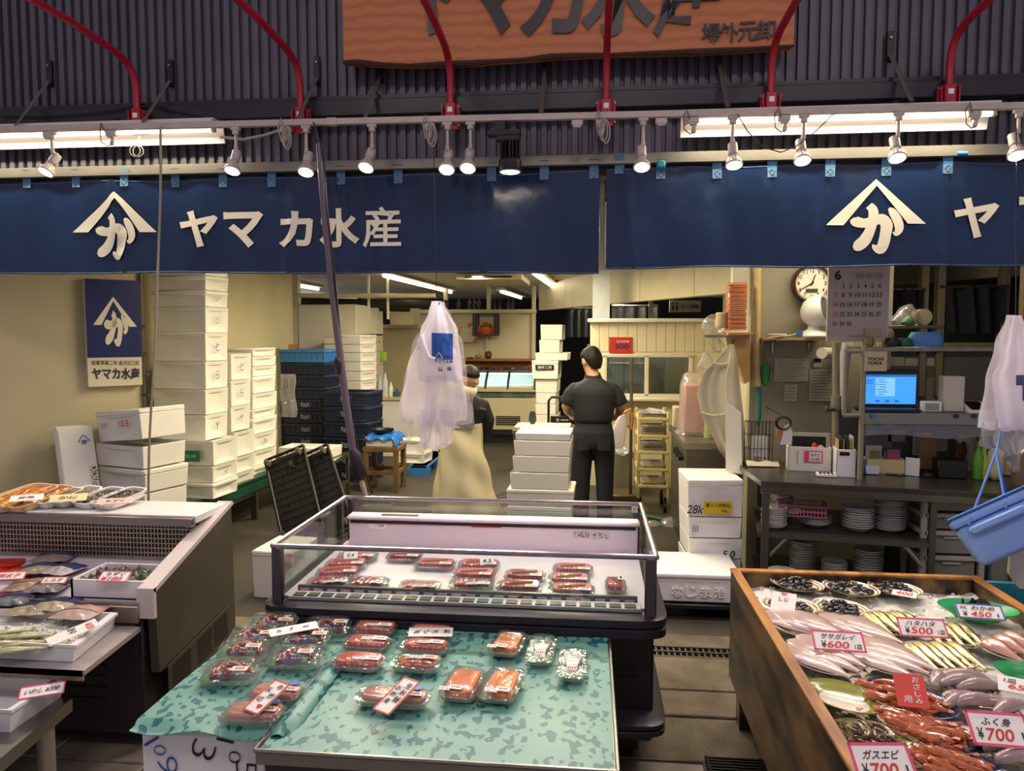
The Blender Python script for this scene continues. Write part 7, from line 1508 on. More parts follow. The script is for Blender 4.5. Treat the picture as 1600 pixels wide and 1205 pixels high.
def fillet(m, c, w, d, h, p=3.2, n=28, top=.82, sk=0):
    m.loft([ell((c[0]+sk*z/h, c[1], c[2]+z), (1, 0, 0), (0, 1, 0), w/2*k, d/2*k, n, p) for z, k in ((0, .95), (h*.12, .99), (h*.7, 1), (h*.9, .985), (h, max(top+.12, .7) if p > 4 else top))])
def pack(kind, label, c, w, d, rz, group, tilt=0, lid=True, sticker=(.25, -.25), two=True, h=.032):
    t = thing('food_pack', label, 'food pack', c, rz, group)
    tray = WHITEP if kind in ('octopus_white',) else clear('tray_clear', '#f4faf6', .06, .45, .1, milk=.12)
    m = MB(); m.loft([rrect(w*.86, d*.84, 0), rrect(w*.9, d*.88, .001), rrect(w*.97, d*.96, .016), rrect(w, d, .018), rrect(w*.99, d*.98, .0195), rrect(w*.95, d*.93, .018), rrect(w*.88, d*.86, .003), rrect(w*.4, d*.4, .0025)]); m.build('tray', tray, t)
    z = .004; top = h
    rnd = random.Random(label)
    def leaf(x, y, a, s=1):
        m = MB(); pts = [(-.5, -.5), (.5, -.5), (.55, .1), (.35, .45), (.18, .2), (0, .6), (-.18, .2), (-.38, .5), (-.5, .1)]
        Mx = Matrix.Translation((x, y, z)) @ Matrix.Rotation(a, 4, 'Z')
        m.prism([Mx @ V((px*.05*s, py*.05*s, 0)) for px, py in pts], (0, 0, .0012)); m.build('green_leaf', GREENL, t)
    if kind == 'salmon':
        m = MB(); fillet(m, (0, -.004, z), w*.74, d*.74, .026, 5); m.build('salmon_block', bands('salmon', '#e8703a', '#f3a070', 32, .3, 'Y', 2.5, coat=.4), t)
    elif kind == 'salmon_cut':
        m = MB(); fillet(m, (w*.1, 0, z), w*.5, d*.78, .022, 5); m.build('salmon_slab', bands('salmon_deep', '#e6742e', '#ee9150', 14, .28, 'X', 2, coat=.4), t)
        m = MB(); fillet(m, (-w*.18, .01, z+.002), w*.3, d*.62, .018, 2.6); m.build('salmon_slab', bands('salmon', '#e8703a', '#f3a070', 32, .3, 'Y', 2.5), t); leaf(-w*.25, -d*.3, .4, .8)
    elif kind in ('tuna', 'pink', 'tuna_dark', 'red_block'):
        mt = {'tuna': bands('tuna_pink', '#cf5a50', '#d9766a', 16, .3, 'X', 4, coat=.4), 'pink': bands('pale_pink_fish', '#c98478', '#d79e92', 9, .3, 'Y', 4, coat=.4), 'tuna_dark': bands('tuna_dark', '#9e2c42', '#bc4c60', 20, .3, 'X', 4, coat=.4), 'red_block': bands('tuna_red', '#cc4a5e', '#e07c8a', 22, .3, 'X', 4, coat=.4)}[kind]
        m = MB(); fillet(m, (0, .003, z), w*.84, d*.74, .026, 5, sk=.004); m.build('fish_block', mt, t)
        if kind in ('tuna_dark', 'red_block'): m = MB(); m.tube([(-w*.3, -d*.2, z+.026), (0, -d*.06, z+.028), (w*.3, d*.12, z+.026)], [(.0015, .006)]*3, 4); m.build('green_stem', M('stem_pale', '#c8b04a', .5), t)
        leaf(-w*.36, d*.05, 1.4, .7)
    elif kind == 'sliced':
        m = MB()
        for k in range(7):
            x = -w*.3+k*w*.1; fillet(m, (x, .004+.004*math.sin(k*2.1), z+.003*(k % 2)), w*.17, d*.66, .022, 2.6, 14, .6)
        m.build('fish_slices', bands('tuna_red', '#cc4a5e', '#e07c8a', 22, .3, 'X', 4, coat=.4) if rnd.random() < .5 else bands('tuna_dark', '#9e2c42', '#bc4c60', 20, .3, 'X', 4), t); leaf(-w*.38, 0, 1.3, .8); leaf(w*.38, .01, -1.2, .7)
    elif kind == 'roe':
        m = MB()
        for k, (x, y, a, b, an_) in enumerate(((-.22, .05, .2, .2, .3), (-.02, .08, .24, .2, -.2), (.2, .04, .2, .22, .5), (-.05, -.18, .3, .14, .1), (.22, -.16, .18, .13, -.3))):
            u = V((math.cos(an_), math.sin(an_), 0)); v = V((-u.y, u.x, 0)); m.loft([ell(V((x*w, y*d, z+zz)), u, v, a*w*kk, b*d*kk, 16) for zz, kk in ((0, .7), (.008, 1), (.018, .95), (.026, .5))])
        m.build('orange_roe', M('roe_orange', '#c9562a', .2, var=.3, vscale=60, coat=.6), t); leaf(-w*.38, -.01, 1.4, .8)
    elif kind == 'squid':
        m = MB(); n = 9
        for k in range(n):
            u = (k-(n-1)/2)/(n-1)*2; x0, x1 = u*w*.30, u*w*.13
            m.tube([(x0, d*.36, z+.006), (u*w*.27, d*.15, z+.016), (u*w*.2, -d*.05, z+.02), (x1, -d*.2, z+.018), (u*w*.2, -d*.36, z+.008)], [(.0055, .005), (.0055, .007), (.005, .008), (.004, .007), (.004, .004)], 6)
        m.build('squid_strips', M('squid_white', '#dcdcd6', .3, coat=.4, sss=.1), t)
        for s_ in (-1, 1):
            m = MB(); m.prism([(s_*w*.34, d*.05, z+.003), (s_*w*.1, -d*.38, z+.003), (s_*w*.36, -d*.36, z+.003)], (0, 0, .002)); m.build('green_leaf', GREENL, t)
    elif kind == 'octopus':
        OC = M('octopus_red', '#8a3a2c', .18, var=.35, vscale=40, coat=.7); OP = M('octopus_mauve', '#7a6288', .2, var=.3, vscale=30, coat=.6); OW = M('octopus_flesh', '#b89a9c', .25, coat=.5)
        for k in range(4):
            a0 = rnd.uniform(-.4, .4)+k*.35; r0 = .30-.055*k; m = MB()
            pts = []; N = 11
            for i in range(N): a = a0+PI*(1.05-1.1*i/(N-1)); pts.append((r0*w*math.cos(a)+.005, (r0*d*1.35*math.sin(a))-d*.12+.012*k*.2, z+.012+.012*math.sin(PI*i/(N-1))+.003*k))
            m.tube(pts, [.0115-.0006*i for i in range(N)], 8); ar = m.build('arm', (OC, OW)[k == 2], t)
            if k != 2:
                m = MB()
                for i in range(1, N-1):
                    q = V(pts[i]); dv = V((q.x*.9, q.y+d*.12, .003)); dv = dv.normalized() if dv.length > 1e-4 else V((0, 1, 0)); m.loft([ell(q+dv*(.0095-.0006*i)+V((0, 0, zz+.003)), (1, 0, 0), (0, 1, 0), r_, r_, 7) for zz, r_ in ((-.0035, .002), (0, .0042), (.0035, .002))])
                tag(m.build('suckers', M('sucker_pale', '#c08a76', .25, coat=.5), ar), kind='stuff')
        m = MB(); m.loft([ell((-.012, -d*.12, z+zz), (1, .3, 0), (-.3, 1, 0), a*w, b*d, 14) for zz, a, b in ((0, .14, .16), (.012, .18, .2), (.024, .15, .16), (.031, .07, .08))]); m.build('web', OP, t); leaf(-w*.4, -.01, 1.2, .8)
        top = .04
    if lid:
        m = MB(); m.loft([rrect(w, d, .019), rrect(w*.985, d*.98, .021), rrect(w*.93, d*.9, top*.8), rrect(w*.88, d*.85, top), rrect(w*.45, d*.45, top+.003), rrect(w*.05, d*.05, top+.0035)]); m.build('clear_lid', LID, t, sharp=75)
    sx, sy = sticker; zt = top+.0045
    m = MB(); m.box((sx*w, sy*d, zt), (min(.05, w*.34), min(.026, d*.26), .001), rz=-.05); s_ = m.build('sticker', STKP if kind in ('octopus', 'pink', 'roe', 'squid') else STK, t)
    m = MB()
    for k in range(4): m.box((sx*w-.010+.007*k, sy*d, zt+.001), (.0035, .010, .0008))
    tag(m.build('sticker_marks', INK, s_), kind='stuff')
    if two: m = MB(); m.box((sx*w-w*.26, sy*d-d*.06, zt-.0005), (min(.045, w*.3), min(.024, d*.24), .001), rz=.03); m.build('printed_label', PRINT, t)
    if kind == 'pink': m = MB(); m.lathe([(.014, zt), (.014, zt+.001)], 16, (w*.3, d*.3, 0)); m.build('blue_seal', M('seal_blue', '#3a6ac0', .4), t)
    if tilt: t.rotation_euler = (tilt, 0, rz)
    return t
# ================================================================== GLASS DISPLAY CASE
cx0, cx1, cy0, cy1, zg = -1.20, .245, 2.70, 3.55, .84
T_ = thing('display_case', 'long refrigerated glass display case with dark bumpers in the middle of the shop front', 'display case', ((cx0+cx1)/2, (cy0+cy1)/2, 0))
BUMP = M('bumper_purple_black', '#2b2630', .35, .2, bump=.05); CASEB = M('case_body_black', '#1a1719', .4); ALU = M('case_frame', '#5e565a', .3, .8, var=.12); DECK = M('case_white', '#dcd2d8', .35)
xm, ym = (cx0+cx1)/2, (cy0+cy1)/2
m = MB(); m.box((xm, ym+.03, .34), (cx1-cx0-.0, cy1-cy0-.06, .46), .01); m.box((xm, cy0+.02, .38), (cx1-cx0-.1, .03, .004)); m.build('body', CASEB, T_, w=1)
for z, h, e in ((.585, .085, .045), (.205, .06, .045)):
    m = MB(); m.loft([ell((xm, ym, zz), (1, 0, 0), (0, 1, 0), (cx1-cx0)/2+ee, (cy1-cy0)/2+ee, 64, 16) for zz, ee in ((z-h/2, e*.5), (z-h/2+.008, e), (z-.006, e), (z, e*.8), (z+.006, e), (z+h/2-.01, e), (z+h/2, e*.4))]); m.build('bumper', BUMP, T_, w=1)
m = MB(); m.box((xm, ym+.05, .09), (cx1-cx0-.1, cy1-cy0-.2, .12)); m.build('kick_base', BLACK, T_, w=1)
m = MB(); m.box((xm, ym+.02, .624), (cx1-cx0-.04, cy1-cy0-.04, .02)); m.build('deck', DECK, T_, w=1)
m = MB(); m.box((xm, cy0+.045, .635), (cx1-cx0-.1, .07, .014), .003); v_ = m.build('vent_strip', DECK, T_, w=1)
m = MB(); n = 24
for k in range(n): m.box((cx0+.09+k*(cx1-cx0-.18)/(n-1), cy0+.036, .6435), ((cx1-cx0-.2)/n*.82, .036, .004))
tag(m.build('vent_slots', BLACK, v_, w=1), kind='stuff')
m = MB(); m.box((xm, cy0+.095, .645), (cx1-cx0-.12, .018, .03), .003); v_ = m.build('inner_lip', ALU, T_, w=1)
m = MB()
for k in range(n): m.box((cx0+.09+k*(cx1-cx0-.18)/(n-1), cy0+.085, .643), ((cx1-cx0-.2)/n*.7, .004, .013))
tag(m.build('lip_slots', DECK, v_, w=1), kind='stuff')
m = MB(); m.box((xm+.02, cy1-.11, .70), (cx1-cx0-.08, .03, .15), .004); bp = m.build('back_panel', DECK, T_, w=1)
m = MB(); m.box((xm+.02, cy1-.09, .772), (cx1-cx0-.06, .09, .022), .008); m.build('air_duct', DECK, T_, w=1)
m = MB(); m.box((xm+.02, cy1-.128, .755), (cx1-cx0-.1, .006, .014)); m.build('duct_slit', BLACK, T_, w=1)
m = MB(); q = P(625, 811, y=cy1-.1); m.box((q.x, cy1-.1, .784), (.18, .03, .003), .001); m.build('duct_opening', DARK, T_, w=1)
m = MB(); q = P(590, 849, y=cy1-.127); m.box((q.x, cy1-.1265, .735), (.085, .003, .03)); w_ = m.build('warning_label', PAPER, bp, w=1)
m = MB(); put_text(m, 'ご注意', (q.x+.01, cy1-.1285, .738), (1, 0, 0), (0, 0, 1), .045, .012, 0, .001); m.build('label_writing', INK, bp, w=1, sm=0)
m = MB(); q = P(760, 848, y=cy1-.127); m.box((q.x, cy1-.1265, .745), (.14, .004, .006)); m.build('red_mark', M('red_tape2', '#c44a4a', .5), bp, w=1)
m = MB(); q = P(922, 860, y=cy1-.127); m.box((q.x-.04, cy1-.1265, .72), (.075, .003, .028)); m.box((q.x+.045, cy1-.1265, .718), (.08, .003, .028)); m.build('data_plate', PRINT, bp, w=1)
for x, y, w_, nm in ((cx0+.02, cy0, .042, 'front_post'), (cx1-.02, cy0, .042, 'front_post'), (cx0+.03, cy1, .03, 'rear_post'), (cx1-.02, cy1, .03, 'rear_post')): m = MB(); m.box((x, y, (.62+zg)/2), (w_, .03, zg-.62), .005); m.build(nm, ALU, T_, w=1)
for a, b in (((cx0, cy0, zg), (cx1, cy0, zg)), ((cx0, cy1, zg), (cx1, cy1, zg)), ((cx0, cy0, zg), (cx0, cy1, zg)), ((cx1, cy0, zg), (cx1, cy1, zg))): m = MB(); m.tube([a, b], .011, 8); m.build('top_rail', M('case_rail_bright', '#9a9296', .25, .9), T_, w=1)
m = MB(); m.box((xm, cy0, .735), (cx1-cx0-.08, .005, .2)); m.build('front_glass', GLASS, T_, w=1)
m = MB(); m.box((xm, cy1, .80), (cx1-cx0-.08, .005, .1)); m.build('back_glass', GLASS, T_, w=1)
for x in (cx0, cx1): m = MB(); m.box((x, ym, .735), (.005, cy1-cy0-.04, .2)); m.build('side_glass', GLASS, T_, w=1)
m = MB(); q = P(992, 795, y=cy1-.01); m.box((q.x, cy1-.02, zg-.02), (.03, .004, .03)); m.build('sticker', PRINT, T_, w=1)
zc = .636
for k, (px, py, kd, w, rz, lb) in enumerate(((559, 868, 'sliced', .17, .1, 'pink fish pack beneath the white card in the far corner of the glass case'), (541, 880, 'red_block', .17, .15, 'red fish pack second along the glass side of the case'), (528, 893, 'red_block', .17, .2, 'red fish pack third along the glass side of the case'), (515, 908, 'sliced', .17, .15, 'red sliced fish pack nearest the front along the glass side'),
        (574, 909, 'sliced', .16, 0, 'dark sliced fish pack next to the overlapping side row'), (632, 868, 'tuna_dark', .15, 0, 'dark fish pack against the white back panel'), (655, 915, 'sliced', .16, -.03, 'sliced red pack at the front of the case under its label'), (680, 880, 'red_block', .17, 0, 'flat pink red pack behind the middle of the case'),
        (748, 881, 'red_block', .17, .1, 'red fish pack beneath the white card in the middle of the case'), (741, 896, 'red_block', .17, -.05, 'red fish pack in the middle row of the case'), (737, 911, 'sliced', .17, .04, 'red sliced pack at the front middle of the case'), (820, 898, 'tuna_dark', .16, -.03, 'deep red fish pack with yellow stem, rear of its pair'), (811, 915, 'tuna_dark', .17, 0, 'deep red fish pack with yellow stem, front of its pair'),
        (895, 888, 'red_block', .16, -.03, 'red fish pack at the rear of the three stacked near the case end'), (889, 904, 'red_block', .16, 0, 'red fish pack in the middle of the three near the case end'), (893, 920, 'red_block', .17, -.02, 'red fish pack at the front of the three near the case end'))):
    q = P(px, py, z=zc+.02); pack(kd, lb, (q.x, q.y, zc), w*1.08, .115, rz, 'fish packs in the glass case', sticker=(.28, -.28), two=k in (3, 6, 10), h=.028)
q = P(962, 913, z=zc+.02); pack('tuna_dark', 'single dark red fish pack standing lengthwise at the end of the case', (q.x, q.y, zc), .14, .085, PI/2, 'fish packs in the glass case', two=False)
for px, py, lb in ((548, 868, 'small white price card on the packs in the far corner of the glass case'), (761, 877, 'small white price card in the middle of the glass case')):
    q = P(px, py, z=.675); price_card('price_card', lb, q, .06, .04, [('4.5', 0, .0, .6, .5, INK)] if px > 700 else [('2.4', 0, 0, .5, .4, INK)], rz=.2, tilt=R(35), group='cards in the glass case')
# ================================================================== TABLE OF PACKS IN FRONT
zt = .55
t = thing('steel_tray_table', 'shallow steel tray table spread with wet teal sheet in front of the display case', 'table', (-.4, 2.25, 0))
m = MB(); X0, X1, Y0, Y1 = -.875, .078, 1.83, 2.66
m.box(((X0+X1)/2, (Y0+Y1)/2, zt-.025), (X1-X0, Y1-Y0, .035), .003)
for a, b in (((X0, Y0), (X1, Y0)), ((X1, Y0), (X1, Y1)), ((X0, Y1), (X1, Y1)), ((X0, Y0), (X0, Y1))): m.tube([(a[0], a[1], zt-.002), (b[0], b[1], zt-.002)], .006, 6)
m.build('steel_tray', M('tray_steel', '#8d8a84', .3, .9), t, w=1)
m = MB(); m.box(((X0+X1)/2, (Y0+Y1)/2, .27), (X1-X0-.03, Y1-Y0-.04, .49), .006); m.build('base_cabinet', M('base_dark', '#2c2724', .5), t, w=1)
m = MB(); m.grid(lambda u, v: (X0+.008+(X1-X0-.016)*u, Y0+.008+(Y1-Y0-.016)*v, zt-.004+.003*math.sin(u*9+v*4)*math.sin(v*7)+.014*max(0, v-.93)*8), 40, 34, (0, 0, -.002)); m.build('teal_sheet', TEAL, t, w=1, sharp=80)
tb = thing('big_foam_box', 'big upright white foam box with blue and black handwriting under the teal sheet', 'box', (-1.07, 2.3, 0)); BX0, BX1 = -1.262, -.888
m = MB(); m.box(((BX0+BX1)/2, 2.3, zt/2-.01), (BX1-BX0, .74, zt-.02), .012); m.build('box_body', FOAM2, tb, w=1)
yf = 1.928
for s_, px, py, w_, h_, mt, a in (('1', 237, 1158, .008, .05, BLUEINK, -1.0), ('0', 250, 1172, .03, .035, BLUEINK, -1.6), ('9', 262, 1195, .05, .06, BLUEINK, -1.5), ('3', 318, 1172, .05, .07, INK, -1.9), ('1', 352, 1157, .008, .05, INK, -1.75), ('0', 367, 1183, .035, .035, INK, -1.6), ('5', 385, 1202, .05, .06, INK, -1.6)):
    c = P(px, py, y=yf); u = V((math.cos(a), 0, math.sin(a))); v = V((-math.sin(a), 0, math.cos(a))); m = MB(); put_text(m, s_, c, u, v, w_, h_, -.02, .002); m.build('pen_mark', mt, tb, w=1, sm=0)
def side_sheet(u, v):
    x = BX0-.012+(BX1-BX0+.10)*u; y = 1.90+.81*v; z = zt+.004+.004*math.sin(u*9+2*v)*math.sin(v*8+u)
    if v < .03: z -= .012+.010*math.sin(u*11); y -= .0
    if u > .86: z += .012*math.sin((u-.86)/.14*PI)*(1+.6*math.sin(v*6))
    if u > .9 and v < .1: z -= .04*(.1-v)*10*(u-.9)*8
    return (x, y, z)
m = MB(); m.grid(side_sheet, 36, 40, (0, 0, -.0025)); tag(m.build('teal_sheet', TEAL, sharp=80), 'loose wrinkled teal sheet lying over the big white foam box', 'sheet')
zs_ = zt+.008
for k, (px, py, kd, w, d, rz, lb, stx) in enumerate((
        (427, 980, 'octopus', .175, .12, .12, 'octopus pack beneath the long white card, farthest at the box side', (.3, -.2)), (511, 981, 'octopus', .175, .12, .1, 'octopus pack at the rear beside the tuna blocks', (.3, -.05)), (398, 1001, 'octopus', .175, .12, .2, 'octopus pack second from the rear over the big foam box', (.28, -.2)), (478, 1003, 'octopus', .175, .12, .15, 'octopus pack in the middle beside the tuna blocks', (.3, -.15)),
        (382, 1023, 'octopus', .175, .12, .2, 'octopus pack third from the rear over the big foam box', (.2, -.15)), (462, 1033, 'octopus', .18, .12, .12, 'octopus pack nearest the street beside the tuna blocks', (.2, -.1)), (362, 1056, 'octopus', .185, .13, .15, 'octopus pack nearest the street over the big foam box', (.2, -.25)),
        (585, 982, 'tuna', .165, .095, -.03, 'tuna block pack farthest of the three in a column', (.25, -.1)), (573, 1005, 'tuna', .165, .10, -.04, 'tuna block pack in the middle of the column of three', (.3, .0)), (560, 1034, 'tuna', .175, .11, -.05, 'tuna block pack nearest the street in the column of three', (.3, -.1)),
        (672, 988, 'tuna', .165, .09, -.06, 'tuna pack beneath the white card by the display case', (.3, -.3)), (664, 1010, 'tuna', .17, .09, -.05, 'tuna pack just behind the orange roe pack', (.25, -.05)), (652, 1036, 'roe', .165, .105, -.06, 'orange roe pack beside the tuna block column', (.25, .05)),
        (794, 1006, 'salmon', .115, .185, -.15, 'striped salmon pack at the rear near the squid packs', (-.05, -.36)), (724, 1069, 'salmon', .12, .205, -.1, 'striped salmon pack nearest the street', (-.05, -.32)), (784, 1070, 'salmon_cut', .125, .215, -.1, 'salmon pack with smooth orange slab, beside the front striped one', (.15, -.32)),
        (846, 1015, 'squid', .095, .225, -.03, 'white squid pack nearer the salmon', (0, -.33)), (895, 1038, 'squid', .095, .225, -.03, 'white squid pack at the bare end of the table', (0, -.33)),
        (430, 1084, 'pink', .165, .095, -.02, 'pale pink fish pack behind its twin at the box edge', (.3, -.05)), (396, 1115, 'pink', .175, .1, .02, 'pale pink fish pack at the very edge of the foam box', (.28, -.1)), (614, 1090, 'pink', .23, .09, -.04, 'wide pink fish pack alone under the red-bordered card', (.3, -.1)))):
    q = P(px, py, z=zs_+.015); pack(kd, lb, (q.x, q.y, zs_+(.012 if px < 480 and py < 1060 else 0)), w, d, rz, 'fish packs on the teal sheet', sticker=stx, two=kd not in ('octopus', 'squid'), tilt=R(4) if kd == 'octopus' else 0)
REDB = M('red_border', '#d85a3a', .6)
q = P(417, 1089, z=.615); price_card('price_card', 'red-bordered upright card with brush writing on the pale pink packs', q, .062, .125, [('牛', .2, .32, .34, .17, INK), ('乳', -.22, .18, .34, .15, INK), ('焼', .2, .04, .36, .17, INK), ('切', -.2, -.12, .34, .15, INK), ('♥', .16, -.3, .3, .12, REDINK)], REDB, None, -.45, R(18))
q = P(620, 1087, z=.612); price_card('price_card', 'red-bordered upright card with brush writing on the wide pink pack', q, .062, .14, [('生', .2, .30, .36, .16, INK), ('秋', .2, .1, .36, .16, INK), ('鮭', .2, -.1, .36, .17, INK), ('お', -.2, .18, .32, .13, INK), ('刺', -.2, .0, .34, .14, INK), ('身', -.2, -.2, .32, .14, INK)], REDB, None, -.5, R(18))
q = P(459, 983, z=.625); price_card('price_card', 'long narrow white card lying across the octopus packs', q, .165, .042, [('み', -.3, 0, .1, .4, INK), ('ず', -.05, 0, .1, .4, INK), ('ー', .25, 0, .12, .12, INK)], None, None, .6, R(14))
q = P(673, 988, z=.602); price_card('price_card', 'plain white card with brush marks on the rear tuna pack', q, .155, .042, [('まぐろ', -.1, 0, .55, .35, INK), ('刺', .36, .05, .13, .4, INK)], None, None, .1, R(22))
# ================================================================== LEFT OPEN FISH CABINET
XS = -1.72
T2 = thing('open_fish_cabinet', 'low open steel fish cabinet with sloping side and mesh back', 'cabinet', (-2.4, 3.0, 0))
SIDE = M('cabinet_side_steel', '#6f6a5c', .4, .7, var=.2, vscale=4); WTRIM = M('cabinet_trim', '#c2bab2', .35)
prof = [(2.70, .655), (3.34, .85), (3.36, .04), (2.86, .04), (2.86, .30), (2.72, .31)]
m = MB(); m.prism([(XS, y, z) for y, z in prof], (.035, 0, 0)); m.build('side_panel', SIDE, T2, w=1)
m = MB(); m.prism([(XS-.03, 2.685, .655), (XS-.03, 3.345, .857), (XS-.03, 3.36, .842), (XS-.03, 2.70, .64)], (.07, 0, 0)); m.prism([(XS-.03, 2.685, .66), (XS+.04, 2.685, .66), (XS+.04, 2.685, .54), (XS-.03, 2.685, .54)], (0, .02, 0)); m.build('side_trim', WTRIM, T2, w=1)
gp = [P(px, py, x=XS+.04) for px, py in ((262, 1042), (358, 945), (361, 992), (263, 1092))]
m = MB(); m.prism(gp, (.004, 0, 0)); vg = m.build('side_grille', DSTEEL, T2, w=1)
m = MB(); f4 = lambda u, v: gp[0].lerp(gp[1], u).lerp(gp[3].lerp(gp[2], u), v)+V((.006, 0, 0))
for i in range(26):
    for j in range(9):
        u0, v0 = .06+.88*i/26, .1+.8*j/9
        if .32 < u0 < .40 or .64 < u0 < .70: continue
        m.add([f4(u0, v0), f4(u0+.024, v0), f4(u0+.024, v0+.058), f4(u0, v0+.058)], [[0, 1, 2, 3]])
tag(m.build('grille_holes', BLACK, vg, w=1), kind='stuff')
m = MB(); m.box((-2.62, 3.2, .835), (1.82, .26, .035), .004); m.build('back_deck', WHITEM, T2, w=1)
m = MB(); m.box((-2.62, 3.07, .825), (1.8, .03, .045), .006); m.build('deck_rail', M('rail_steel', '#8e847e', .25, .9), T2, w=1)
mz0, mz1 = .655, .808; m = MB(); xa, xb = -3.5, XS-.02
for k in range(int((xb-xa)/.0165)): x = xa+k*.0165; m.box((x, 3.088, (mz0+mz1)/2), (.0045, .003, mz1-mz0))
for k in range(8): z = mz0+(mz1-mz0)*k/7; m.box(((xa+xb)/2, 3.086, z), (xb-xa, .003, .0045))
m.build('mesh_back', M('mesh_bright', '#a59a90', .3, .8), T2, w=1)
m = MB(); m.box(((xa+xb)/2, 3.14, .735), (xb-xa, .01, .18)); m.build('mesh_backing', M('backing_copper', '#5a4034', .35, .6, var=.5, vscale=4), T2, w=1)  # steel backing, its warm reflections painted into the brown colour
m = MB(); m.prism([(xa, 2.70, .573), (xa, 3.13, .646), (xa, 3.13, .626), (xa, 2.70, .553)], (xb-xa, 0, 0)); m.build('deck', DECK, T2, w=1)
m = MB(); m.box(((xa+xb)/2, 2.69, .555), (xb-xa, .03, .07), .004); m.box(((xa+xb)/2, 2.685, .595), (xb-xa, .008, .012)); m.build('front_lip', M('lip_steel', '#9a8f84', .3, .8), T2, w=1)
m = MB(); m.box(((xa+xb)/2, 2.95, .32), (xb-xa, .5, .52), .005)
for k in range(6): m.box((-2.35, 2.695, .20+k*.045), (.9, .01, .012))
m.build('base_body', M('base_brown_black', '#29231f', .5), T2, w=1)
m = MB(); q = P(133, 893, z=.7); m.box(((xa+xb)/2, 2.68, .45), (xb-xa-.02, .03, .14)); m.build('front_board', M('base_brown_black', '#29231f', .5), T2, w=1)
zf = lambda y: .577+(y-2.72)*.17
# foam trays on the back deck
def foam_tray(name, label, c, w, d, h, rz, stuffname, smat, group, lump=.012, mat=WHITEP, cat='tray', th=.006, seed=0):
    t = thing(name, label, cat, c, rz, group)
    m = MB(); m.loft([rrect(w*.9, d*.88, 0), rrect(w*.93, d*.92, .002), rrect(w, d, h), rrect(w+.012, d+.012, h+.001), rrect(w+.012, d+.012, h+.004), rrect(w-.004, d-.004, h+.003), rrect(w*.92, d*.9, .006), rrect(w*.3, d*.3, .006)]); m.build('tray', mat, t)
    if stuffname:
        m = MB(); m.grid(lambda u, v: ((u-.5)*w*.88, (v-.5)*d*.86, .008+h*.6+lump*(.6*noise2(u*9, v*8, seed)+.5*noise2(u*21, v*17, seed+1))*min(1, 8*min(u, 1-u, v, 1-v))-.012*(min(u, 1-u, v, 1-v) < .01)), 26, 20); o_ = m.build(stuffname, smat, t, sharp=80); o_['kind'] = 'stuff'
    return t
AMB = bands('grilled_eel', '#c8802c', '#8a4a14', 10, .25, 'X', 4, coat=.5); SEA = M('dark_seaweed', '#4a4028', .3, var=.6, vscale=60, col2='#1e1a12'); SEAM = M('mixed_seaweed', '#8a7040', .35, vscale=50, col2='#3a2e1a')
for px, py, w, d, rz, nm, mt, tm, lb in ((30, 786, .2, .30, -.28, 'grilled_fish', AMB, M('tray_cream', '#d8b88a', .4), 'amber grilled fish tray with a card, farther along the cabinet top'), (62, 787, .15, .28, -.30, 'grilled_fish', AMB, M('tray_cream', '#d8b88a', .4), 'amber grilled fish tray next to the white trays'), (93, 786, .10, .2, -.30, 'shellfish', SEAM, WHITEP, 'white tray of mixed shellfish under the yellowish card'), (120, 784, .12, .21, -.3, 'shellfish', SEAM, WHITEP, 'white tray of mixed shellfish second among the white trays'), (156, 786, .12, .21, -.3, 'seaweed', SEA, WHITEP, 'white tray of brown seaweed under the pink card'), (188, 787, .13, .22, -.32, 'seaweed', SEA, WHITEP, 'white tray of dark seaweed at the end of the cabinet top')):
    q = P(px, py, z=.86); foam_tray('food_tray', lb, (q.x, q.y, .868), w, d, .028, rz, nm, mt, 'trays on top of the cabinet', .012, tm, 'food tray', seed=px).rotation_euler = (R(9), 0, rz)
for px, py, mt, w, h, rz, lb in ((42, 778, PAPER, .13, .045, .5, 'white card on the amber grilled fish trays'), (107, 778, M('yellow_card', '#d8cf9c', .6), .15, .055, .45, 'yellowish card standing on the white trays'), (180, 783, M('pinkish_card', '#e8c4b4', .6), .15, .04, .3, 'pinkish card on the seaweed trays')):
    q = P(px, py, z=.905); price_card('price_card', lb, q, w, h, [('かに' if 'yellow' in lb else 'もずく' if 'pinkish' in lb else '焼魚', 0, 0, .5, .4, INK)], None, mt, rz, R(25))
# pouches and packs in the cabinet
def pouch(label, c, w, d, rz, cols, group, h=.034, tilt=0):
    t = thing('food_pouch', label, 'food pouch', c, rz, group)
    def f(s_): return lambda u, v: ((u-.5)*w, (v-.5)*d, .006+s_*h*.5*math.sin(PI*u)**.6*math.sin(PI*v)**.6+h*.5*0+.002*math.sin(u*17+v*13)*math.sin(PI*u)+.012)
    m = MB(); m.grid(f(1), 14, 10); m.grid(f(-1), 14, 10); m.build('contents', M('dried'+cols[0], cols[0], .35, var=.4, vscale=50, col2=cols[1]), t)
    m = MB(); m.grid(lambda u, v: V(f(1)(.02+.96*u, .45+.5*v))+V((0, 0, .0025)), 12, 8); m.build('printed_band', M('band'+cols[2], cols[2], .25, coat=.5), t)
    m = MB(); m.grid(lambda u, v: V(f(1)(u, v))*1.0+V((0, 0, .005)), 14, 10); m.build('clear_film', LID, t, sharp=75)
    return t
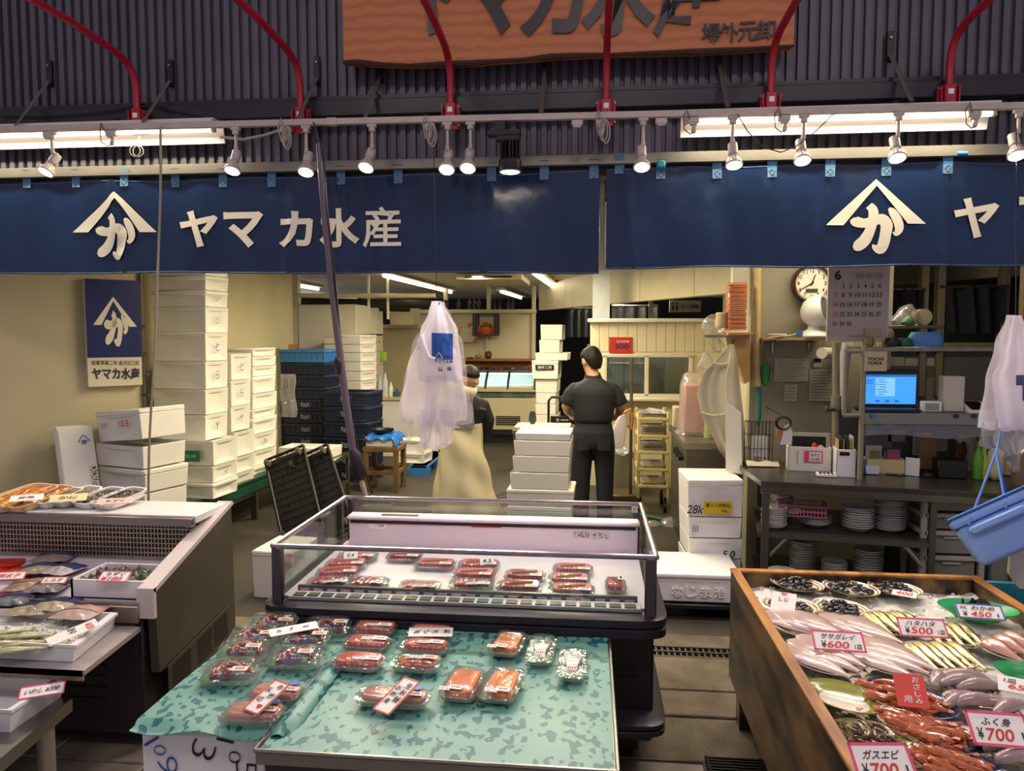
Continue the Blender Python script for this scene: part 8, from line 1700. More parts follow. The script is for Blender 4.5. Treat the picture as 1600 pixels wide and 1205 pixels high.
for k, (px, py, w, rz, cols, lb) in enumerate(((86, 880, .13, .2, ('#b88a68', '#8d93a0', '#1c2a66'), 'blue banded pouch farthest back in the cabinet'), (62, 893, .12, .3, ('#b09070', '#94908c', '#1c2a66'), 'blue banded pouch second back in the cabinet'), (100, 895, .11, -.2, ('#b0a090', '#d8d4d0', '#22306e'), 'silvery pouch beside the white seaweed box'), (48, 909, .14, .25, ('#b98a5a', '#dcd0b8', '#c4a080'), 'pouch of pale dried fish in the middle of the cabinet'), (76, 912, .12, .15, ('#a8a090', '#5a5866', '#202c68'), 'pouch just behind the small white card in the cabinet'),
        (18, 926, .12, .3, ('#8a8a94', '#44485a', '#1c2a66'), 'glossy blue pouch at the cabinet front lip'), (50, 934, .13, .2, ('#a89060', '#c8c0a8', '#1c2a66'), 'glossy mixed pouch at the cabinet front lip'), (88, 931, .13, .1, ('#b0904e', '#d0c8b8', '#20306e'), 'gold and blue pouch near the front of the white box'), (124, 941, .13, 0, ('#d0a090', '#c8beb8', '#d8a8a0'), 'flat pinkish pouch in front of the white seaweed box'))):
    q = P(px, py, z=.625); pouch(lb, (q.x, q.y, zf(q.y)+.004*(k % 3)), w*1.25, .14, rz, cols, 'pouches in the open fish cabinet')
for px, py, rz, lb in ((4, 884, .2, 'orange red tray at the frame edge of the cabinet'), (25, 893, .2, 'bright red tray behind the white card with red trim'), (4, 920, .15, 'bright red tray low at the frame edge')):
    q = P(px, py, z=.63); foam_tray('food_tray', lb, (q.x, q.y, zf(q.y)), .15, .1, .02, rz, 'roe', M('roe_red', '#c8402c', .25, var=.3, vscale=60, coat=.5), 'red trays in the cabinet', .006, M('tray_red', '#d03028', .35), 'food tray', seed=px)
q = P(15, 900, z=.66); price_card('price_card', 'white card with red trim on the bright red tray', q, .12, .045, [('明太子', 0, 0, .7, .5, REDINK)], REDB, None, .25, R(28))
q = P(85, 907, z=.66); price_card('price_card', 'small white card among the pouches in the cabinet', q, .095, .035, [('しらす', 0, 0, .7, .5, INK)], REDB, None, .15, R(28))
# white box with seaweed
a, b, c_, d_ = P(110, 906, z=.67), P(206, 911, z=.67), P(240, 881, z=.68), P(150, 877, z=.68)
t = thing('white_tub', 'white rectangular box of dark green seaweed in the open cabinet', 'box', ((a.x+b.x)/2, (a.y+d_.y)/2, zf(a.y))); y0_, y1_ = a.y, d_.y; x0_, x1_ = a.x, XS-.035; zb0 = zf(y0_)
m = MB(); z1_ = .672
m.prism([(x0_, y0_, zb0), (x1_, y0_, zb0), (x1_, y0_, z1_), (x0_, y0_, z1_)], (0, .01, 0)); m.prism([(x0_, y1_, zb0), (x1_, y1_, zb0), (x1_, y1_, z1_), (x0_, y1_, z1_)], (0, .01, 0))
for x in (x0_, x1_): m.prism([(x, y0_, zb0), (x, y1_, zb0), (x, y1_, z1_), (x, y0_, z1_)], (.01, 0, 0))
m.box(((x0_+x1_)/2, (y0_+y1_)/2, zf((y0_+y1_)/2)+.004), (x1_-x0_, y1_-y0_, .006)); m.build('tub_walls', WHITEP, t, w=1)
m = MB(); m.grid(lambda u, v: (x0_+.012+(x1_-x0_-.016)*u, y0_+.012+(y1_-y0_-.014)*v, .655+.016*noise2(u*11, v*9, 3)+.01*noise2(u*27, v*23, 5)), 40, 26); o_ = m.build('seaweed', M('green_seaweed', '#56583a', .3, vscale=60, col2='#1e2416'), t, w=1, sharp=80); o_['kind'] = 'stuff'
m = MB(); m.box(((x0_+x1_)/2, y0_-.001, zb0+.004), (x1_-x0_, .003, .004)); m.build('blue_line', BLUEINK, t, w=1)
q = P(179, 901, z=.69); price_card('price_card', 'white card with orange price on the seaweed box', q, .12, .055, [('もずく', 0, .2, .6, .32, INK), ('¥180', -.05, -.22, .7, .36, REDINK)], PINKP, None, .05, R(30))
# steel shelf with ice tray of small fish
s0, s1, s2 = P(129, 1049, z=.52), P(195, 984, z=.52), P(-200, 1049, z=.52)
t = thing('side_shelf', 'steel shelf projecting from the open fish cabinet', 'shelf', ((s0.x+s2.x)/2, (s0.y+s1.y)/2, .5))
m = MB(); m.prism([(s0.x, s0.y, .50), (s1.x+.04, 2.66, .50), (-3.4, 2.66, .50), (-3.4, s0.y, .50)], (0, 0, .018)); m.build('shelf_plate', M('shelf_bright', '#b4aca6', .4, .5), t, w=1)
m = MB(); m.prism([(s0.x, s0.y, .485), (s0.x, s0.y, .518), (-3.4, s0.y, .518), (-3.4, s0.y, .485)], (0, .008, 0)); m.build('front_edge', M('rust_edge', '#8c7a68', .6, .2, var=.5, vscale=14), t, w=1)
m = MB(); m.box((-1.95, 2.6, .46), (.03, .1, .08)); m.build('shelf_bracket', DSTEEL, t, w=1)
def open_tray(name, label, pts, z0, z1, group=None):
    """pts: front right, back right, back left, front left corners (world x, y)"""
    t = thing(name, label, 'tray', (sum(p[0] for p in pts)/4, sum(p[1] for p in pts)/4, z0), group=group)
    cx_, cy_ = sum(p[0] for p in pts)/4, sum(p[1] for p in pts)/4
    rg = lambda k, z: [V((cx_+(p[0]-cx_)*k, cy_+(p[1]-cy_)*k, z)) for p in pts]
    m = MB(); m.loft([rg(.97, z0), rg(.985, z1-.012), rg(1, z1-.01), rg(1, z1), rg(.955, z1), rg(.95, z0+.012), rg(.02, z0+.012)]); m.build('tray_shell', WHITEP, t, w=1); return t
za_ = .52; fr, br = P(121, 1036, z=za_), P(185, 982, z=za_)
open_tray('ice_tray', 'large white tray of small green silver fish on crushed ice', [(fr.x, fr.y), (br.x-.0, br.y), (-3.0, br.y), (-3.0, fr.y)], za_, za_+.062)
ICE = M('crushed_ice', '#dfe0d6', .3, bump=.5, bscale=120, var=.16, vscale=40)
def ice_bed(name, label, fx, n, m_, chunks, seed, clip):
    rnd = random.Random(seed); m = MB(); m.grid(fx, n, m_)
    for _ in range(chunks):
        u, v = rnd.random(), rnd.random()
        p = V(fx(u, v))
        if clip and not clip(p): continue
        s_ = rnd.uniform(.006, .013); m.box(p+V((0, 0, s_*.25)), (s_, s_*rnd.uniform(.6, 1.2), s_*.8), s_*.2, rot=Matrix.Rotation(rnd.uniform(0, 3), 3, V((rnd.random()-.5, rnd.random()-.5, rnd.random())).normalized()))
    return tag(m.build(name, ICE, sharp=50), label, 'ice', None, 'stuff')
ix0, ix1, iy0, iy1 = -2.95, fr.x-.03, fr.y+.03, br.y-.02
ice_bed('crushed_ice', 'crushed ice in the large white tray of small fish', lambda u, v: (ix0+(ix1+(br.x-fr.x-.03)*v-ix0)*u, iy0+(iy1-iy0)*v, za_+.03+.008*noise2(u*18, v*7, 2)), 50, 20, 260, 3, None)
def fish(L, prof, mats, tailw, name='fish', flat=.5, fins=True, bend=0.0):
    """one fish along +X, head at -L/2: prof = (t, half height y, half thickness z); upper back keeps mats[1]"""
    m = MB(); n = 16; rings = []
    for t_, hh, tt in prof:
        x = -L/2+L*t_; yb = bend*math.sin(PI*t_); rings.append(ell((x, yb, tt), (0, 1, 0), (0, 0, 1), hh, tt, n))
    m.loft(rings)
    # colour the back
    k0 = len(m.f)-2-(len(rings)-1)*n
    for i in range(len(rings)-1):
        for k in range(n): m.mi[k0+i*n+k] = 1 if k in (15, 0, 1, 2, 13, 14) else 0
    o = m.build(name, mats)
    xe = L/2
    m = MB(); m.prism([(xe-.006, -.004, prof[-1][2]), (xe+L*.1, -tailw, .003), (xe+L*.075, 0, .004), (xe+L*.1, tailw, .003), (xe-.006, .004, prof[-1][2])], (0, 0, .0015)); m.build('tail_fin', mats[-1], o)
    if fins:
        m = MB(); hm = max(p[1] for p in prof); m.prism([(-L*.05, hm*.9, .006), (L*.02, hm*1.35, .005), (L*.2, hm*.95, .005), (L*.2, hm*.6, .006)], (0, 0, .0012)); m.build('dorsal_fin', mats[-1], o)
    m = MB(); p1 = prof[2]; ez = p1[2]*1.75; m.loft([ell((-L/2+L*p1[0], p1[1]*.25, ez+z), (1, 0, 0), (0, 1, 0), a, a, 9) for z, a in ((-.003, .0035), (.0005, .0035), (.0015, .0012))]); m.build('eye', INK, o)
    MW[o.name] = Matrix.Identity(4)
    return o
def lay(proto, first, loc, rz, label, cat, group, tilt=None, sc=None):
    if first: proto.location = loc; proto.rotation_euler = (tilt or 0, 0, rz); tag(proto, label, cat, group); r = proto
    else: r = dup(proto, loc, rz, label, group); r['category'] = cat; r.rotation_euler = (tilt or 0, 0, rz)
    if sc: r.scale = (sc, sc, sc)
    return r
SIL = lambda n_, a, b: (M(n_+'_belly', a, .2, .35, coat=.5, bump=.1, bscale=200), M(n_+'_back', b, .25, .2, coat=.5), M(n_+'_fin', b, .4))
ayu = fish(.15, ((0, .002, .003), (.06, .008, .006), (.16, .011, .008), (.35, .0125, .009), (.6, .010, .008), (.85, .007, .005), (1, .005, .003)), SIL('ayu', '#b9b98a', '#7d8250'), .016)
rnd = random.Random(5)
for k in range(18):
    i, j = k % 6, k//6
    q = P(2+i*10-j*4+rnd.uniform(-3, 3), 985+i*2.6+j*9+rnd.uniform(-2, 2), z=za_+.05)
    lay(ayu, k == 0, (q.x-.02, q.y, za_+.034+.006*(k % 3)), R(28)+rnd.uniform(-.15, .15), 'small green silver fish lying on crushed ice in the white tray', 'fish', 'small fish on crushed ice', R(8))
q = P(114, 988, z=za_+.075); price_card('price_card', 'white card with red price and あゆ in the ice tray', q, .085, .16, [('あゆ', -.1, .0, .6, .17, INK), ('¥150', .1, .33, .7, .15, REDINK)], None, None, -.75, R(12))
# lower table and tray
zl = .385; tr_ = P(113, 1091, z=zl); tf = P(0, 1186, z=zl)
t = thing('tray_stand', 'low steel stand carrying the smaller white fish tray', 'stand', (-1.9, 2.2, 0))
dv = (V((tf.x, tf.y, 0))-V((tr_.x, tr_.y, 0))).normalized(); e_ = V((tr_.x, tr_.y, 0))+dv*.9
m = MB(); m.prism([(tr_.x, tr_.y, zl-.045), (e_.x, e_.y, zl-.045), (e_.x-1.2, e_.y, zl-.045), (-3.0, tr_.y, zl-.045)], (0, 0, .045)); m.build('stand_top', STEEL, t, w=1)
for p in (V((tr_.x, tr_.y, 0))+dv*.09+V((-.045, .0, 0)), V((-2.6, tr_.y-.06, 0))): m = MB(); m.cyl((p.x, p.y, 0), (p.x, p.y, zl-.04), .028, n=16); m.build('leg', M('stand_leg', '#a39c90', .35, .6), t, w=1)
fr2, br2 = P(20, 1146, z=zl), P(102, 1088, z=zl)
open_tray('fish_tray', 'smaller white tray of silver sardines on the low steel stand', [(fr2.x, fr2.y), (br2.x, br2.y), (-2.75, br2.y), (-2.6, fr2.y)], zl, zl+.075)
sar = fish(.17, ((0, .002, .003), (.05, .009, .007), (.15, .016, .011), (.4, .019, .012), (.65, .015, .009), (.88, .006, .005), (1, .004, .003)), SIL('sardine', '#aaa8a0', '#4c4e48'), .02)
for k in range(9):
    q = P(-52+(k % 3)*18, 1086+(k//3)*12+(k % 3)*3, z=zl+.05); lay(sar, k == 0, (q.x-.02, q.y-.01, zl+.018+.012*(k % 2)), R(-22)+rnd.uniform(-.2, .2), 'silver sardine heaped in the smaller white tray', 'fish', 'sardines in the smaller tray', R(10))
q = P(66, 1079, z=zl+.088); price_card('price_card', 'pink-bordered white card leaning in the sardine tray', q, .13, .05, [('いわし ¥300', 0, 0, .75, .4, INK)], PINKP, None, .5, R(25))
# ================================================================== WOODEN ICE BIN
bx0, bx1, by0, by1, bz0, bz1 = .60, 1.585, 1.25, 3.19, .19, .65
t = thing('wooden_ice_bin', 'big weathered wooden bin filled with ice for plates of fish', 'bin', ((bx0+bx1)/2, (by0+by1)/2, 0))
WO = M('bin_wood_outer', '#6e5230', .5, vscale=5, col2='#1c150e', stretch=(3, .5, 1.6), thresh=(.42, .62), bump=.15, bscale=12); WI = M('bin_rim_wood', '#b07a36', .5, vscale=9, col2='#7a4c1c', stretch=(2, .4, 1), bump=.1)
th = .03
for nm, c, d in (('side_board', (bx0+th/2, (by0+by1)/2, (bz0+bz1)/2), (th, by1-by0, bz1-bz0)), ('side_board', (bx1-th/2, (by0+by1)/2, (bz0+bz1)/2), (th, by1-by0, bz1-bz0)), ('end_board', ((bx0+bx1)/2, by1-th/2, (bz0+bz1)/2), (bx1-bx0-2*th, th, bz1-bz0)), ('end_board', ((bx0+bx1)/2, by0+th/2, (bz0+bz1)/2), (bx1-bx0-2*th, th, bz1-bz0))):
    m = MB(); m.box(c, d, .003); ob = m.build(nm, WO, t, w=1)
    m = MB(); cc = (c[0], c[1], bz1+.003); m.box(cc, (d[0]+.006, d[1]+.006, .012), .003); m.build('rim', WI, ob, w=1)
m = MB(); m.box(((bx0+bx1)/2, (by0+by1)/2, bz0+.02), (bx1-bx0-.06, by1-by0-.06, .03)); m.build('bottom_board', WO, t, w=1)
for x in (bx0+.06, bx1-.06):
    for y in (by0+.08, by1-.08): m = MB(); m.box((x, y, .095), (.07, .07, .19)); m.build('leg', WO, t, w=1)
zi = .602
ice_bed('crushed_ice', 'crushed ice filling the wooden bin', lambda u, v: (bx0+.03+(bx1-bx0-.06)*u, by0+.03+(by1-by0-.06)*v, zi-.012+.010*noise2(u*13, v*23, 1)+.006*noise2(u*37, v*61, 4)), 90, 130, 900, 8, lambda p: p.y > 1.7 and (p.y > 2.85 or random.random() < .6))
PW = M('plate_cream', '#ddd6c6', .15, coat=.4); PBR = M('plate_brown_band', '#8a6a34', .2, coat=.3); PGR = M('plate_olive', '#8f9440', .2, var=.25, vscale=14, coat=.4); PBL = voro('plate_imari', '#dedbd8', '#232a52', 11, .45, .5, .15, bump=0); GP = M('green_plastic', '#2aa05a', .35)
def serving_plate(label, px, py, wpx, rim, rz=0, asp=.72, cat='plate', deep=.02):
    q = P(px, py, z=zi+.012); r = wpx/2*q.y/FPX*1.12
    m = MB(); prof = [(r*.5, 0), (r*.55, .002), (r*.78, deep*.55), (r, deep), (r*.995, deep+.003), (r*.93, deep*.93), (r*.89, deep*.87), (r*.80, deep*.72), (r*.74, deep*.6+.001), (r*.6, .006), (.001, .005)]
    mis = {'brown': [0, 0, 0, 1, 0, 1, 0, 1, 0, 0], 'olive': [0, 0, 1, 1, 1, 1, 1, 1, 1, 0], 'imari': [0, 0, 0, 0, 1, 1, 1, 1, 0, 0], 'green': [1]*10, 'plain': [0]*10}[rim]
    m.lathe(prof, 48, (0, 0, 0), 1, asp, mis); o = m.build('plate', [PW, {'brown': PBR, 'olive': PGR, 'imari': PBL, 'green': GP, 'plain': PW}[rim]])
    o.location = (q.x, q.y, zi+.006); o.rotation_euler = (0, 0, rz); MW[o.name] = Matrix.Translation(o.location) @ Matrix.Rotation(rz, 4, 'Z')
    tag(o, label, cat, 'plates of fish on the ice'); return V(o.location), r
# shellfish plates
SHB = M('shell_black', '#17181c', .18, coat=.7, var=.3, vscale=80); SHG = M('shell_grey', '#5c5a56', .3)
m = MB(); m.loft([ell((0, y, .0085), (1, 0, 0), (0, 0, 1), a, b, 10) for y, a, b in ((-.010, .002, .002), (-.007, .008, .006), (0, .0115, .0085), (.006, .009, .007), (.011, .004, .003))]); m.loft([ell((.004*math.cos(a_), .008+.002*a_, .010+.003*math.sin(a_)), (1, 0, 0), (0, 0, 1), .004-.0008*a_, .004-.0008*a_, 6) for a_ in (0, .8, 1.6, 2.4, 3.2)])
shell = m.build('shellfish', SHB)
m = MB(); m.loft([ell((0, -.0095, .008), (1, 0, 0), (0, 0, 1), .0045, .003, 8), ell((0, -.0108, .008), (1, 0, 0), (0, 0, 1), .003, .002, 8)]); m.build('opening', SHG, shell)
first = True; rnd = random.Random(11)
for px, py, w, lb, n in ((1245, 917, 74, 'the plate at the back corner of the bin', 46), (1329, 924, 76, 'the middle back plate', 46), (1398, 924, 70, 'the back plate with a pink card', 40), (1235, 951, 78, 'the plate with the upright white card', 40), (1313, 954, 76, 'the amber-rimmed plate before the back row', 50)):
    c, r = serving_plate('oval plate of black shellfish, %s' % lb[4:], px, py, w, 'brown', R(-42), .8)
    for k in range(n):
        rr = math.sqrt(rnd.random()); a = rnd.uniform(0, 2*PI); lvl = rnd.random()*(1-rr); loc = c+Matrix.Rotation(R(-42), 3, 'Z') @ V((rr*r*.72*math.cos(a), rr*r*.72*.8*math.sin(a), .006+.034*lvl))
        lay(shell, first, loc, rnd.uniform(0, 6.28), 'small black shellfish on %s' % lb, 'shellfish', 'black shellfish on %s' % lb, rnd.uniform(-.6, .6), rnd.uniform(.85, 1.15)); first = False
q = P(1224, 942, z=zi+.06); price_card('price_card', 'plain white card standing on the shellfish plate by the bin side', q, .085, .09, [('しじ', 0, .15, .4, .2, INK), ('¥', 0, .42, .3, .14, REDINK)], None, None, -.35, R(35))
q = P(1413, 928, z=zi+.035); price_card('price_card', 'white card with red writing on the last shellfish plate', q, .085, .04, [('400', 0, 0, .7, .6, REDINK)], None, None, -.5, R(12))
# flounders
FLM = (M('flounder_pale', '#bba49c', .22, coat=.5, var=.22, vscale=26, bump=.08, bscale=120), M('flounder_edge', '#b4968c', .25, coat=.4, var=.2, vscale=30), M('flounder_fin', '#8a7468', .4))
flo = fish(.27, ((0, .004, .004), (.05, .022, .007), (.14, .038, .010), (.32, .052, .011), (.55, .047, .010), (.78, .026, .008), (.92, .010, .006), (1, .007, .005)), FLM, .022, 'flounder', fins=False); first = True
for px, py, w, lb, sh in ((1252, 985, 92, 'plate before the white shellfish card', ((-.03, .025, .1), (.005, .008, .05), (.045, -.012, 0))), (1340, 990, 90, 'plate beside the yellow fish', ((-.02, .02, -.05), (.03, -.01, 0))), (1287, 1038, 105, 'plate above the empty olive plate', ((-.03, -.005, 0), (.0, .02, .05), (.03, .04, 0))), (1385, 1040, 100, 'plate behind the red card', ((-.03, .0, 0), (.01, .015, .05), (.04, .03, 0)))):
    c, r = serving_plate('oval plate of pale flat fish, %s' % lb, px, py, w, 'plain', R(-52), .78)
    for k, (dx, dy, dr) in enumerate(sh):
        lay(flo, first, c+V((dx, dy, .014+.007*k)), R(-58)+dr, 'pale pink flat fish, %s, %s' % (('nearest the street', 'middle or next', 'farthest from the street')[k] if len(sh) == 3 else ('nearer the street', 'farther from the street')[k], lb), 'fish', 'pale flat fish on the ice', R(6)); first = False
q = P(1310, 1002, z=zi+.075); price_card('price_card', 'pink-bordered card ササガレイ on the flat fish', q, .155, .055*1.3, [('ササガレイ', 0, .2, .66, .28, INK), ('¥', -.3, -.2, .1, .34, INK), ('600', -.02, -.2, .42, .34, REDINK), ('1皿', .36, -.25, .14, .22, INK)], PINKP, None, -.06, R(35))
# yellow silver fish
hat = fish(.18, ((0, .004, .004), (.05, .012, .009), (.15, .02, .013), (.35, .022, .013), (.6, .015, .009), (.85, .007, .005), (1, .006, .003)), SIL('sandfish', '#cbbd7e', '#6a5428'), .018, 'sandfish'); first = True
for px, py, w, lb, n in ((1394, 978, 84, 'oval plate of sandfish behind its card', 5), (1480, 997, 84, 'oval plate of sandfish past its card', 5), (1466, 1030, 96, 'oval plate of sandfish behind the lilac fillets', 6)):
    c, r = serving_plate(lb, px, py, w, 'brown' if n == 6 else 'plain', R(-45), .78)
    for k in range(n):
        s_ = (k-(n-1)/2)/n; a = R(-80)+.05*s_; u = V((math.cos(R(6)), math.sin(R(6)), 0)); loc = c+u*s_*r*1.5+V((.012, -.008, .012+.004*(k % 2)))
        lay(hat, first, loc, a if px != 1480 else R(-88)+.1*s_, 'yellow silver sandfish on the '+lb[5:], 'fish', 'fish on the '+lb[5:], R(14)); first = False
q = P(1441, 981, z=zi+.07); price_card('price_card', 'pink-bordered card ハタハタ among the sandfish', q, .15, .07, [('ハタハタ', -.02, .2, .6, .28, INK), ('¥', -.33, -.18, .1, .34, INK), ('500', -.03, -.18, .44, .36, REDINK), ('1皿', .37, -.22, .14, .22, INK)], PINKP, None, -.05, R(38))
# lilac fillets
def lump(L, w, h, mats, name, seed, bend=.01):
    rnd_ = random.Random(seed); m = MB(); N = 12
    m.loft([ell((-L/2+L*i/(N-1), bend*math.sin(PI*i/(N-1)), h*.5*k+.001), (0, 1, 0), (0, 0, 1), w/2*k*rnd_.uniform(.93, 1.07), h/2*k, 14) for i in range(N) for k in [max(.12, math.sin(PI*(.08+.87*i/(N-1)))**.55)]]); o = m.build(name, mats, sharp=80); MW[o.name] = Matrix.Identity(4); return o
fil = lump(.135, .042, .034, M('lilac_fillet', '#a68f8c', .22, coat=.5, var=.25, vscale=22), 'fish_fillet', 2); first = True
for px, py, w, lb, sh in ((1503, 1075, 92, 'amber-rimmed plate of lilac fillets behind the other', ((-.055, .025, .02, .9), (-.02, .03, .02, .2), (.015, .02, .03, -.1), (-.005, -.012, .03, .1), (.03, -.025, .025, .12))), (1536, 1112, 100, 'amber-rimmed plate of lilac fillets behind the ふく身 card', ((-.05, .03, .02, .5), (-.01, .02, .025, .1), (.03, .02, .02, -.2), (.065, .0, .02, .5))), (1590, 1182, 100, 'amber-rimmed plate of long pink fillets under the ふく身 card', ((-.02, .03, .02, -.1), (.0, -.01, .03, -.15), (.01, -.04, .02, -.1)))):
    c, r = serving_plate(lb, px, py, w, 'brown', R(-42), .8)
    for k, (dx, dy, dz, a) in enumerate(sh): lay(fil, first, c+V((dx, dy, dz-.008)), a, 'smooth lilac fillet on the '+lb.split(' of')[0]+(' behind the other' if 'other' in lb else ' behind the card' if 'behind' in lb else ' under the card'), 'fillet', 'fillets on the '+lb, .1, 1.0 if px < 1580 else 1.25); first = False
q = P(1561, 1140, z=zi+.085); price_card('price_card', 'pink-zigzag-bordered card ふく身 before the lilac fillets', q, .135, .085, [('ふく身', -.02, .2, .5, .24, INK), ('¥', -.34, -.16, .1, .34, INK), ('700', -.02, -.17, .46, .36, REDINK), ('1', .36, -.17, .03, .24, INK)], PINKP, None, -.06, R(38))
# pink fish at the bin edge
pk = fish(.15, ((0, .005, .006), (.05, .02, .012), (.16, .03, .016), (.38, .032, .016), (.62, .02, .011), (.86, .008, .006), (1, .006, .004)), SIL('pinkfish', '#c99c8c', '#b06a58'), .02, 'pink_fish'); first = True
c, r = serving_plate('plate of pinkish red fish against the bin rim', 1588, 1025, 90, 'plain', R(-45), .8)
for k, (dx, dy) in enumerate(((-.04, .0), (0, .02), (.035, .035))): lay(pk, first, c+V((dx, dy, .014+.006*k)), R(-72), 'pinkish red fish on the plate against the bin rim, %s' % ('nearest the sandfish', 'middle one', 'nearest the rim')[k], 'fish', 'pinkish fish by the rim', R(12)); first = False
# green dishes
c, r = serving_plate('bright green plastic dish of dark kelp by the bin rim', 1527, 964, 96, 'green', R(-15), .66, 'dish', .04)
for k in range(8):
    rnd2 = random.Random(k+40); m = MB(); a = rnd2.uniform(0, 6); pts = [c+V((rnd2.uniform(-.07, .07), rnd2.uniform(-.03, .03), .03)) for _ in range(2)]; mid = (pts[0]+pts[1])/2+V((0, 0, .03))
    m.tube([pts[0], mid, pts[1], pts[1]+V((.03*math.cos(a), .02*math.sin(a), -.006))], [(.003, .012), (.004, .018), (.003, .014), (.002, .006)], 8); tag(m.build('kelp', M('kelp_dark', '#23281a', .2, coat=.5)), 'dark folded kelp strip heaped in the green dish', 'kelp', 'kelp strips in the green dish')
q = P(1531, 956, z=zi+.095); price_card('price_card', 'blue and pink bordered card わかめ on the green dish', q, .145, .06, [('天然', -.34, .2, .16, .22, INK), ('わかめ', .08, .2, .5, .3, INK), ('¥', -.34, -.2, .1, .34, INK), ('450', .0, -.2, .44, .34, REDINK), ('1', .36, -.22, .03, .22, INK)], M('blue_border', '#4a5ab0', .6), None, -.1, R(35))
c, r = serving_plate('second bright green plastic dish cut by the frame edge', 1612, 1066, 90, 'green', R(-30), .66, 'dish', .035)
q = P(1592, 1072, z=zi+.06); price_card('price_card', 'white card with orange figures in the second green dish', q, .1, .055, [('1皿', -.2, .2, .3, .25, INK), ('650', .05, -.15, .6, .35, REDINK)], None, None, -.4, R(25))
# empty olive plate, shrimp
c, r = serving_plate('empty olive-rimmed oval plate with a puddle of water', 1319, 1096, 112, 'olive', R(-45), .76, 'plate', .022)
m = MB(); m.lathe([(r*.55, .007), (r*.3, .0075), (.001, .0075)], 32, (0, 0, 0), 1, .72); o_ = m.build('water_puddle', clear('water', '#f2ead8', .12, .6, .02)); o_.parent = None; o_.location = c; o_.rotation_euler = (0, 0, R(-45)); tag(o_, 'thin puddle of water in the empty olive plate', 'water', None, 'stuff')
def shrimp(name, mats, L=.10, r=.0105, seed=0):
    m = MB(); rnd_ = random.Random(seed); N = 13; pts = []; rs = []
    for i in range(N):
        s_ = i/(N-1); a = -.3+1.7*s_; pts.append((L*.62*math.sin(a), L*.62*(1-math.cos(a))*.7, r)); k = (.35, .8, 1, 1.05, 1, .95, .9, .8, .72, .62, .5, .4, .25)[i]; rs.append((r*k*(1.0 if i % 2 else .93), r*k*(1.05 if i % 2 else .98)))
    m.tube(pts, rs, 9); o = m.build(name, mats[0], sharp=30); MW[o.name] = Matrix.Identity(4)
    h = V(pts[0])
    for s_ in (-1, 1): m = MB(); m.tube([h, h+V((-.02, .012*s_, .006)), h+V((-.01, .04*s_, .004)), h+V((.03, .05*s_, .0))], .0007, 4); m.build('antenna', mats[1], o)
    m = MB(); m.tube([h+V((.004, 0, .003)), h+V((-.02, -.002, .008))], [.0025, .0005], 5); m.build('rostrum', mats[1], o)
    for k in range(5): p = V(pts[2+k]); m = MB(); m.tube([p, p+V((-.004, .012, -.005)), p+V((-.012, .018, -.004))], .0009, 4); m.build('leg', mats[1], o)
    e = V(pts[-1]); d = (V(pts[-1])-V(pts[-2])).normalized(); sd = V((-d.y, d.x, 0)); m = MB(); m.prism([e, e+d*.016+sd*.009, e+d*.02, e+d*.016-sd*.009], (0, 0, .002)); m.build('tail_fan', mats[1], o)
    for s_ in (-1, 1): m = MB(); m.loft([ell(h+V((.006, s_*.005, .004+z)), (1, 0, 0), (0, 1, 0), a, a, 7) for z, a in ((-.002, .001), (0, .0024), (.002, .001))]); m.build('eye', INK, o)
    return o
RS = (M('shrimp_red', '#c06c40', .22, var=.35, vscale=60, coat=.6), M('shrimp_red_limb', '#a84c2c', .3)); BS = (M('shrimp_brown', '#6e5236', .25, var=.4, vscale=60, coat=.5), M('shrimp_brown_limb', '#543a24', .35))
red = shrimp('shrimp', RS); first = True; rnd = random.Random(21)
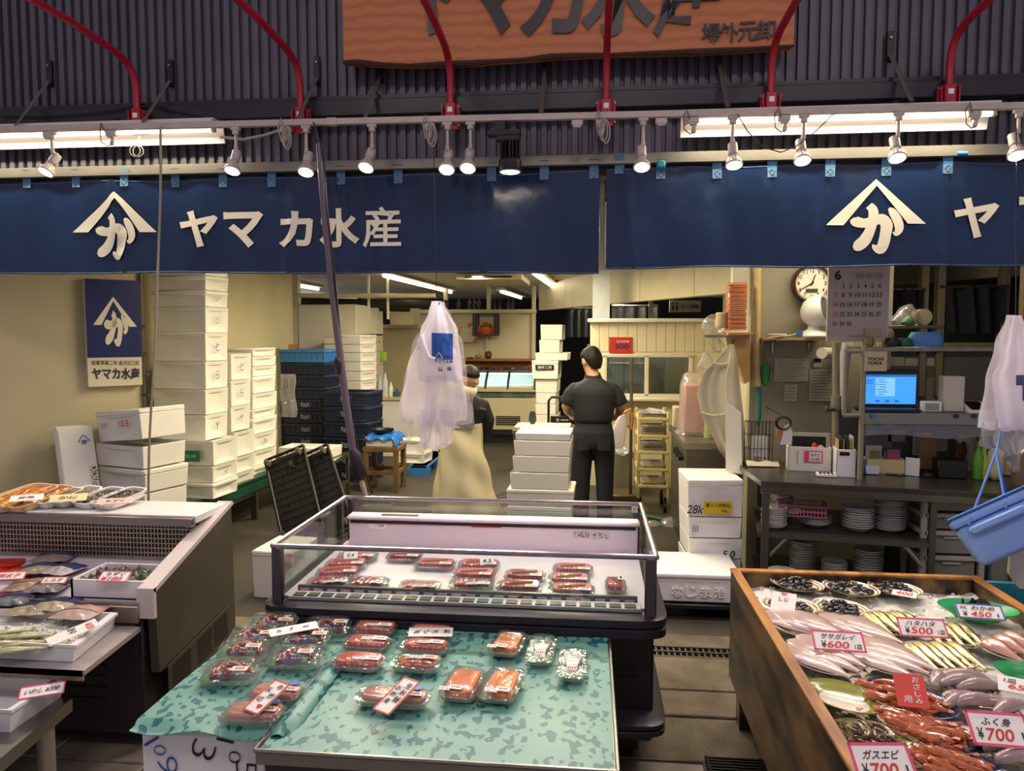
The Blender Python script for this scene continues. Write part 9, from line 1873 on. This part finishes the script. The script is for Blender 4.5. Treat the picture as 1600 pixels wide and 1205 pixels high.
for px, py, w, n, lb in ((1418, 1098, 126, 26, 'imari-rimmed plate under the red card'), (1457, 1146, 146, 34, 'large imari-rimmed plate in front of the red card'), (1497, 1205, 130, 20, 'imari-rimmed plate cut off below the others')):
    c, r = serving_plate(lb+' piled with red shrimp', px, py, w, 'imari', R(-45), .74)
    for k in range(n):
        rr = math.sqrt(rnd.random())*.62; a = rnd.uniform(0, 2*PI); e = V((rr*r*math.cos(a), rr*r*.7*math.sin(a), 0)); e.rotate(Matrix.Rotation(R(-45), 3, 'Z'))
        lay(red, first, c+e+V((-.02, -.01, .008+.03*(1-rr)*rnd.random())), R(-62)+rnd.uniform(-.45, .45)+(PI if rnd.random() < .25 else 0), 'red shrimp on the '+lb, 'shrimp', 'shrimp on the '+lb, rnd.uniform(-.25, .25), rnd.uniform(.9, 1.15)); first = False
br = shrimp('shrimp', BS, .095, .0075, 3); first = True
c, r = serving_plate('olive-rimmed plate piled with brown shrimp', 1372, 1168, 136, 'olive', R(-45), .78)
for k in range(26):
    rr = math.sqrt(rnd.random())*.6; a = rnd.uniform(0, 2*PI); lay(br, first, c+V((rr*r*math.cos(a)-.01, rr*r*.66*math.sin(a)+.01, .008+.03*rnd.random()*(1-rr))), R(70)+rnd.uniform(-.6, .6), 'brown shrimp piled on the olive-rimmed plate', 'shrimp', 'brown shrimp on the olive plate', rnd.uniform(-.3, .3)); first = False
q = P(1423, 1079, z=zi+.085); price_card('price_card', 'red card with white vertical writing standing in the shrimp', q, .078, .092, [('お', .2, .32, .22, .17, PAPER), ('さ', .2, .11, .22, .17, PAPER), ('し', .2, -.1, .2, .17, PAPER), ('み', .2, -.31, .22, .17, PAPER), ('用', -.15, -.28, .26, .2, PAPER)], None, M('card_red', '#d8402a', .5), -.12, R(42))
q = P(1380, 1193, z=zi+.085); price_card('price_card', 'pink-zigzag-bordered card ガスエビ on the brown shrimp', q, .135, .09, [('ガスエビ', .0, .2, .6, .22, INK), ('¥', -.33, -.16, .1, .3, INK), ('700', -.02, -.17, .46, .34, REDINK), ('1', .36, -.17, .03, .24, INK)], PINKP, None, .1, R(38))
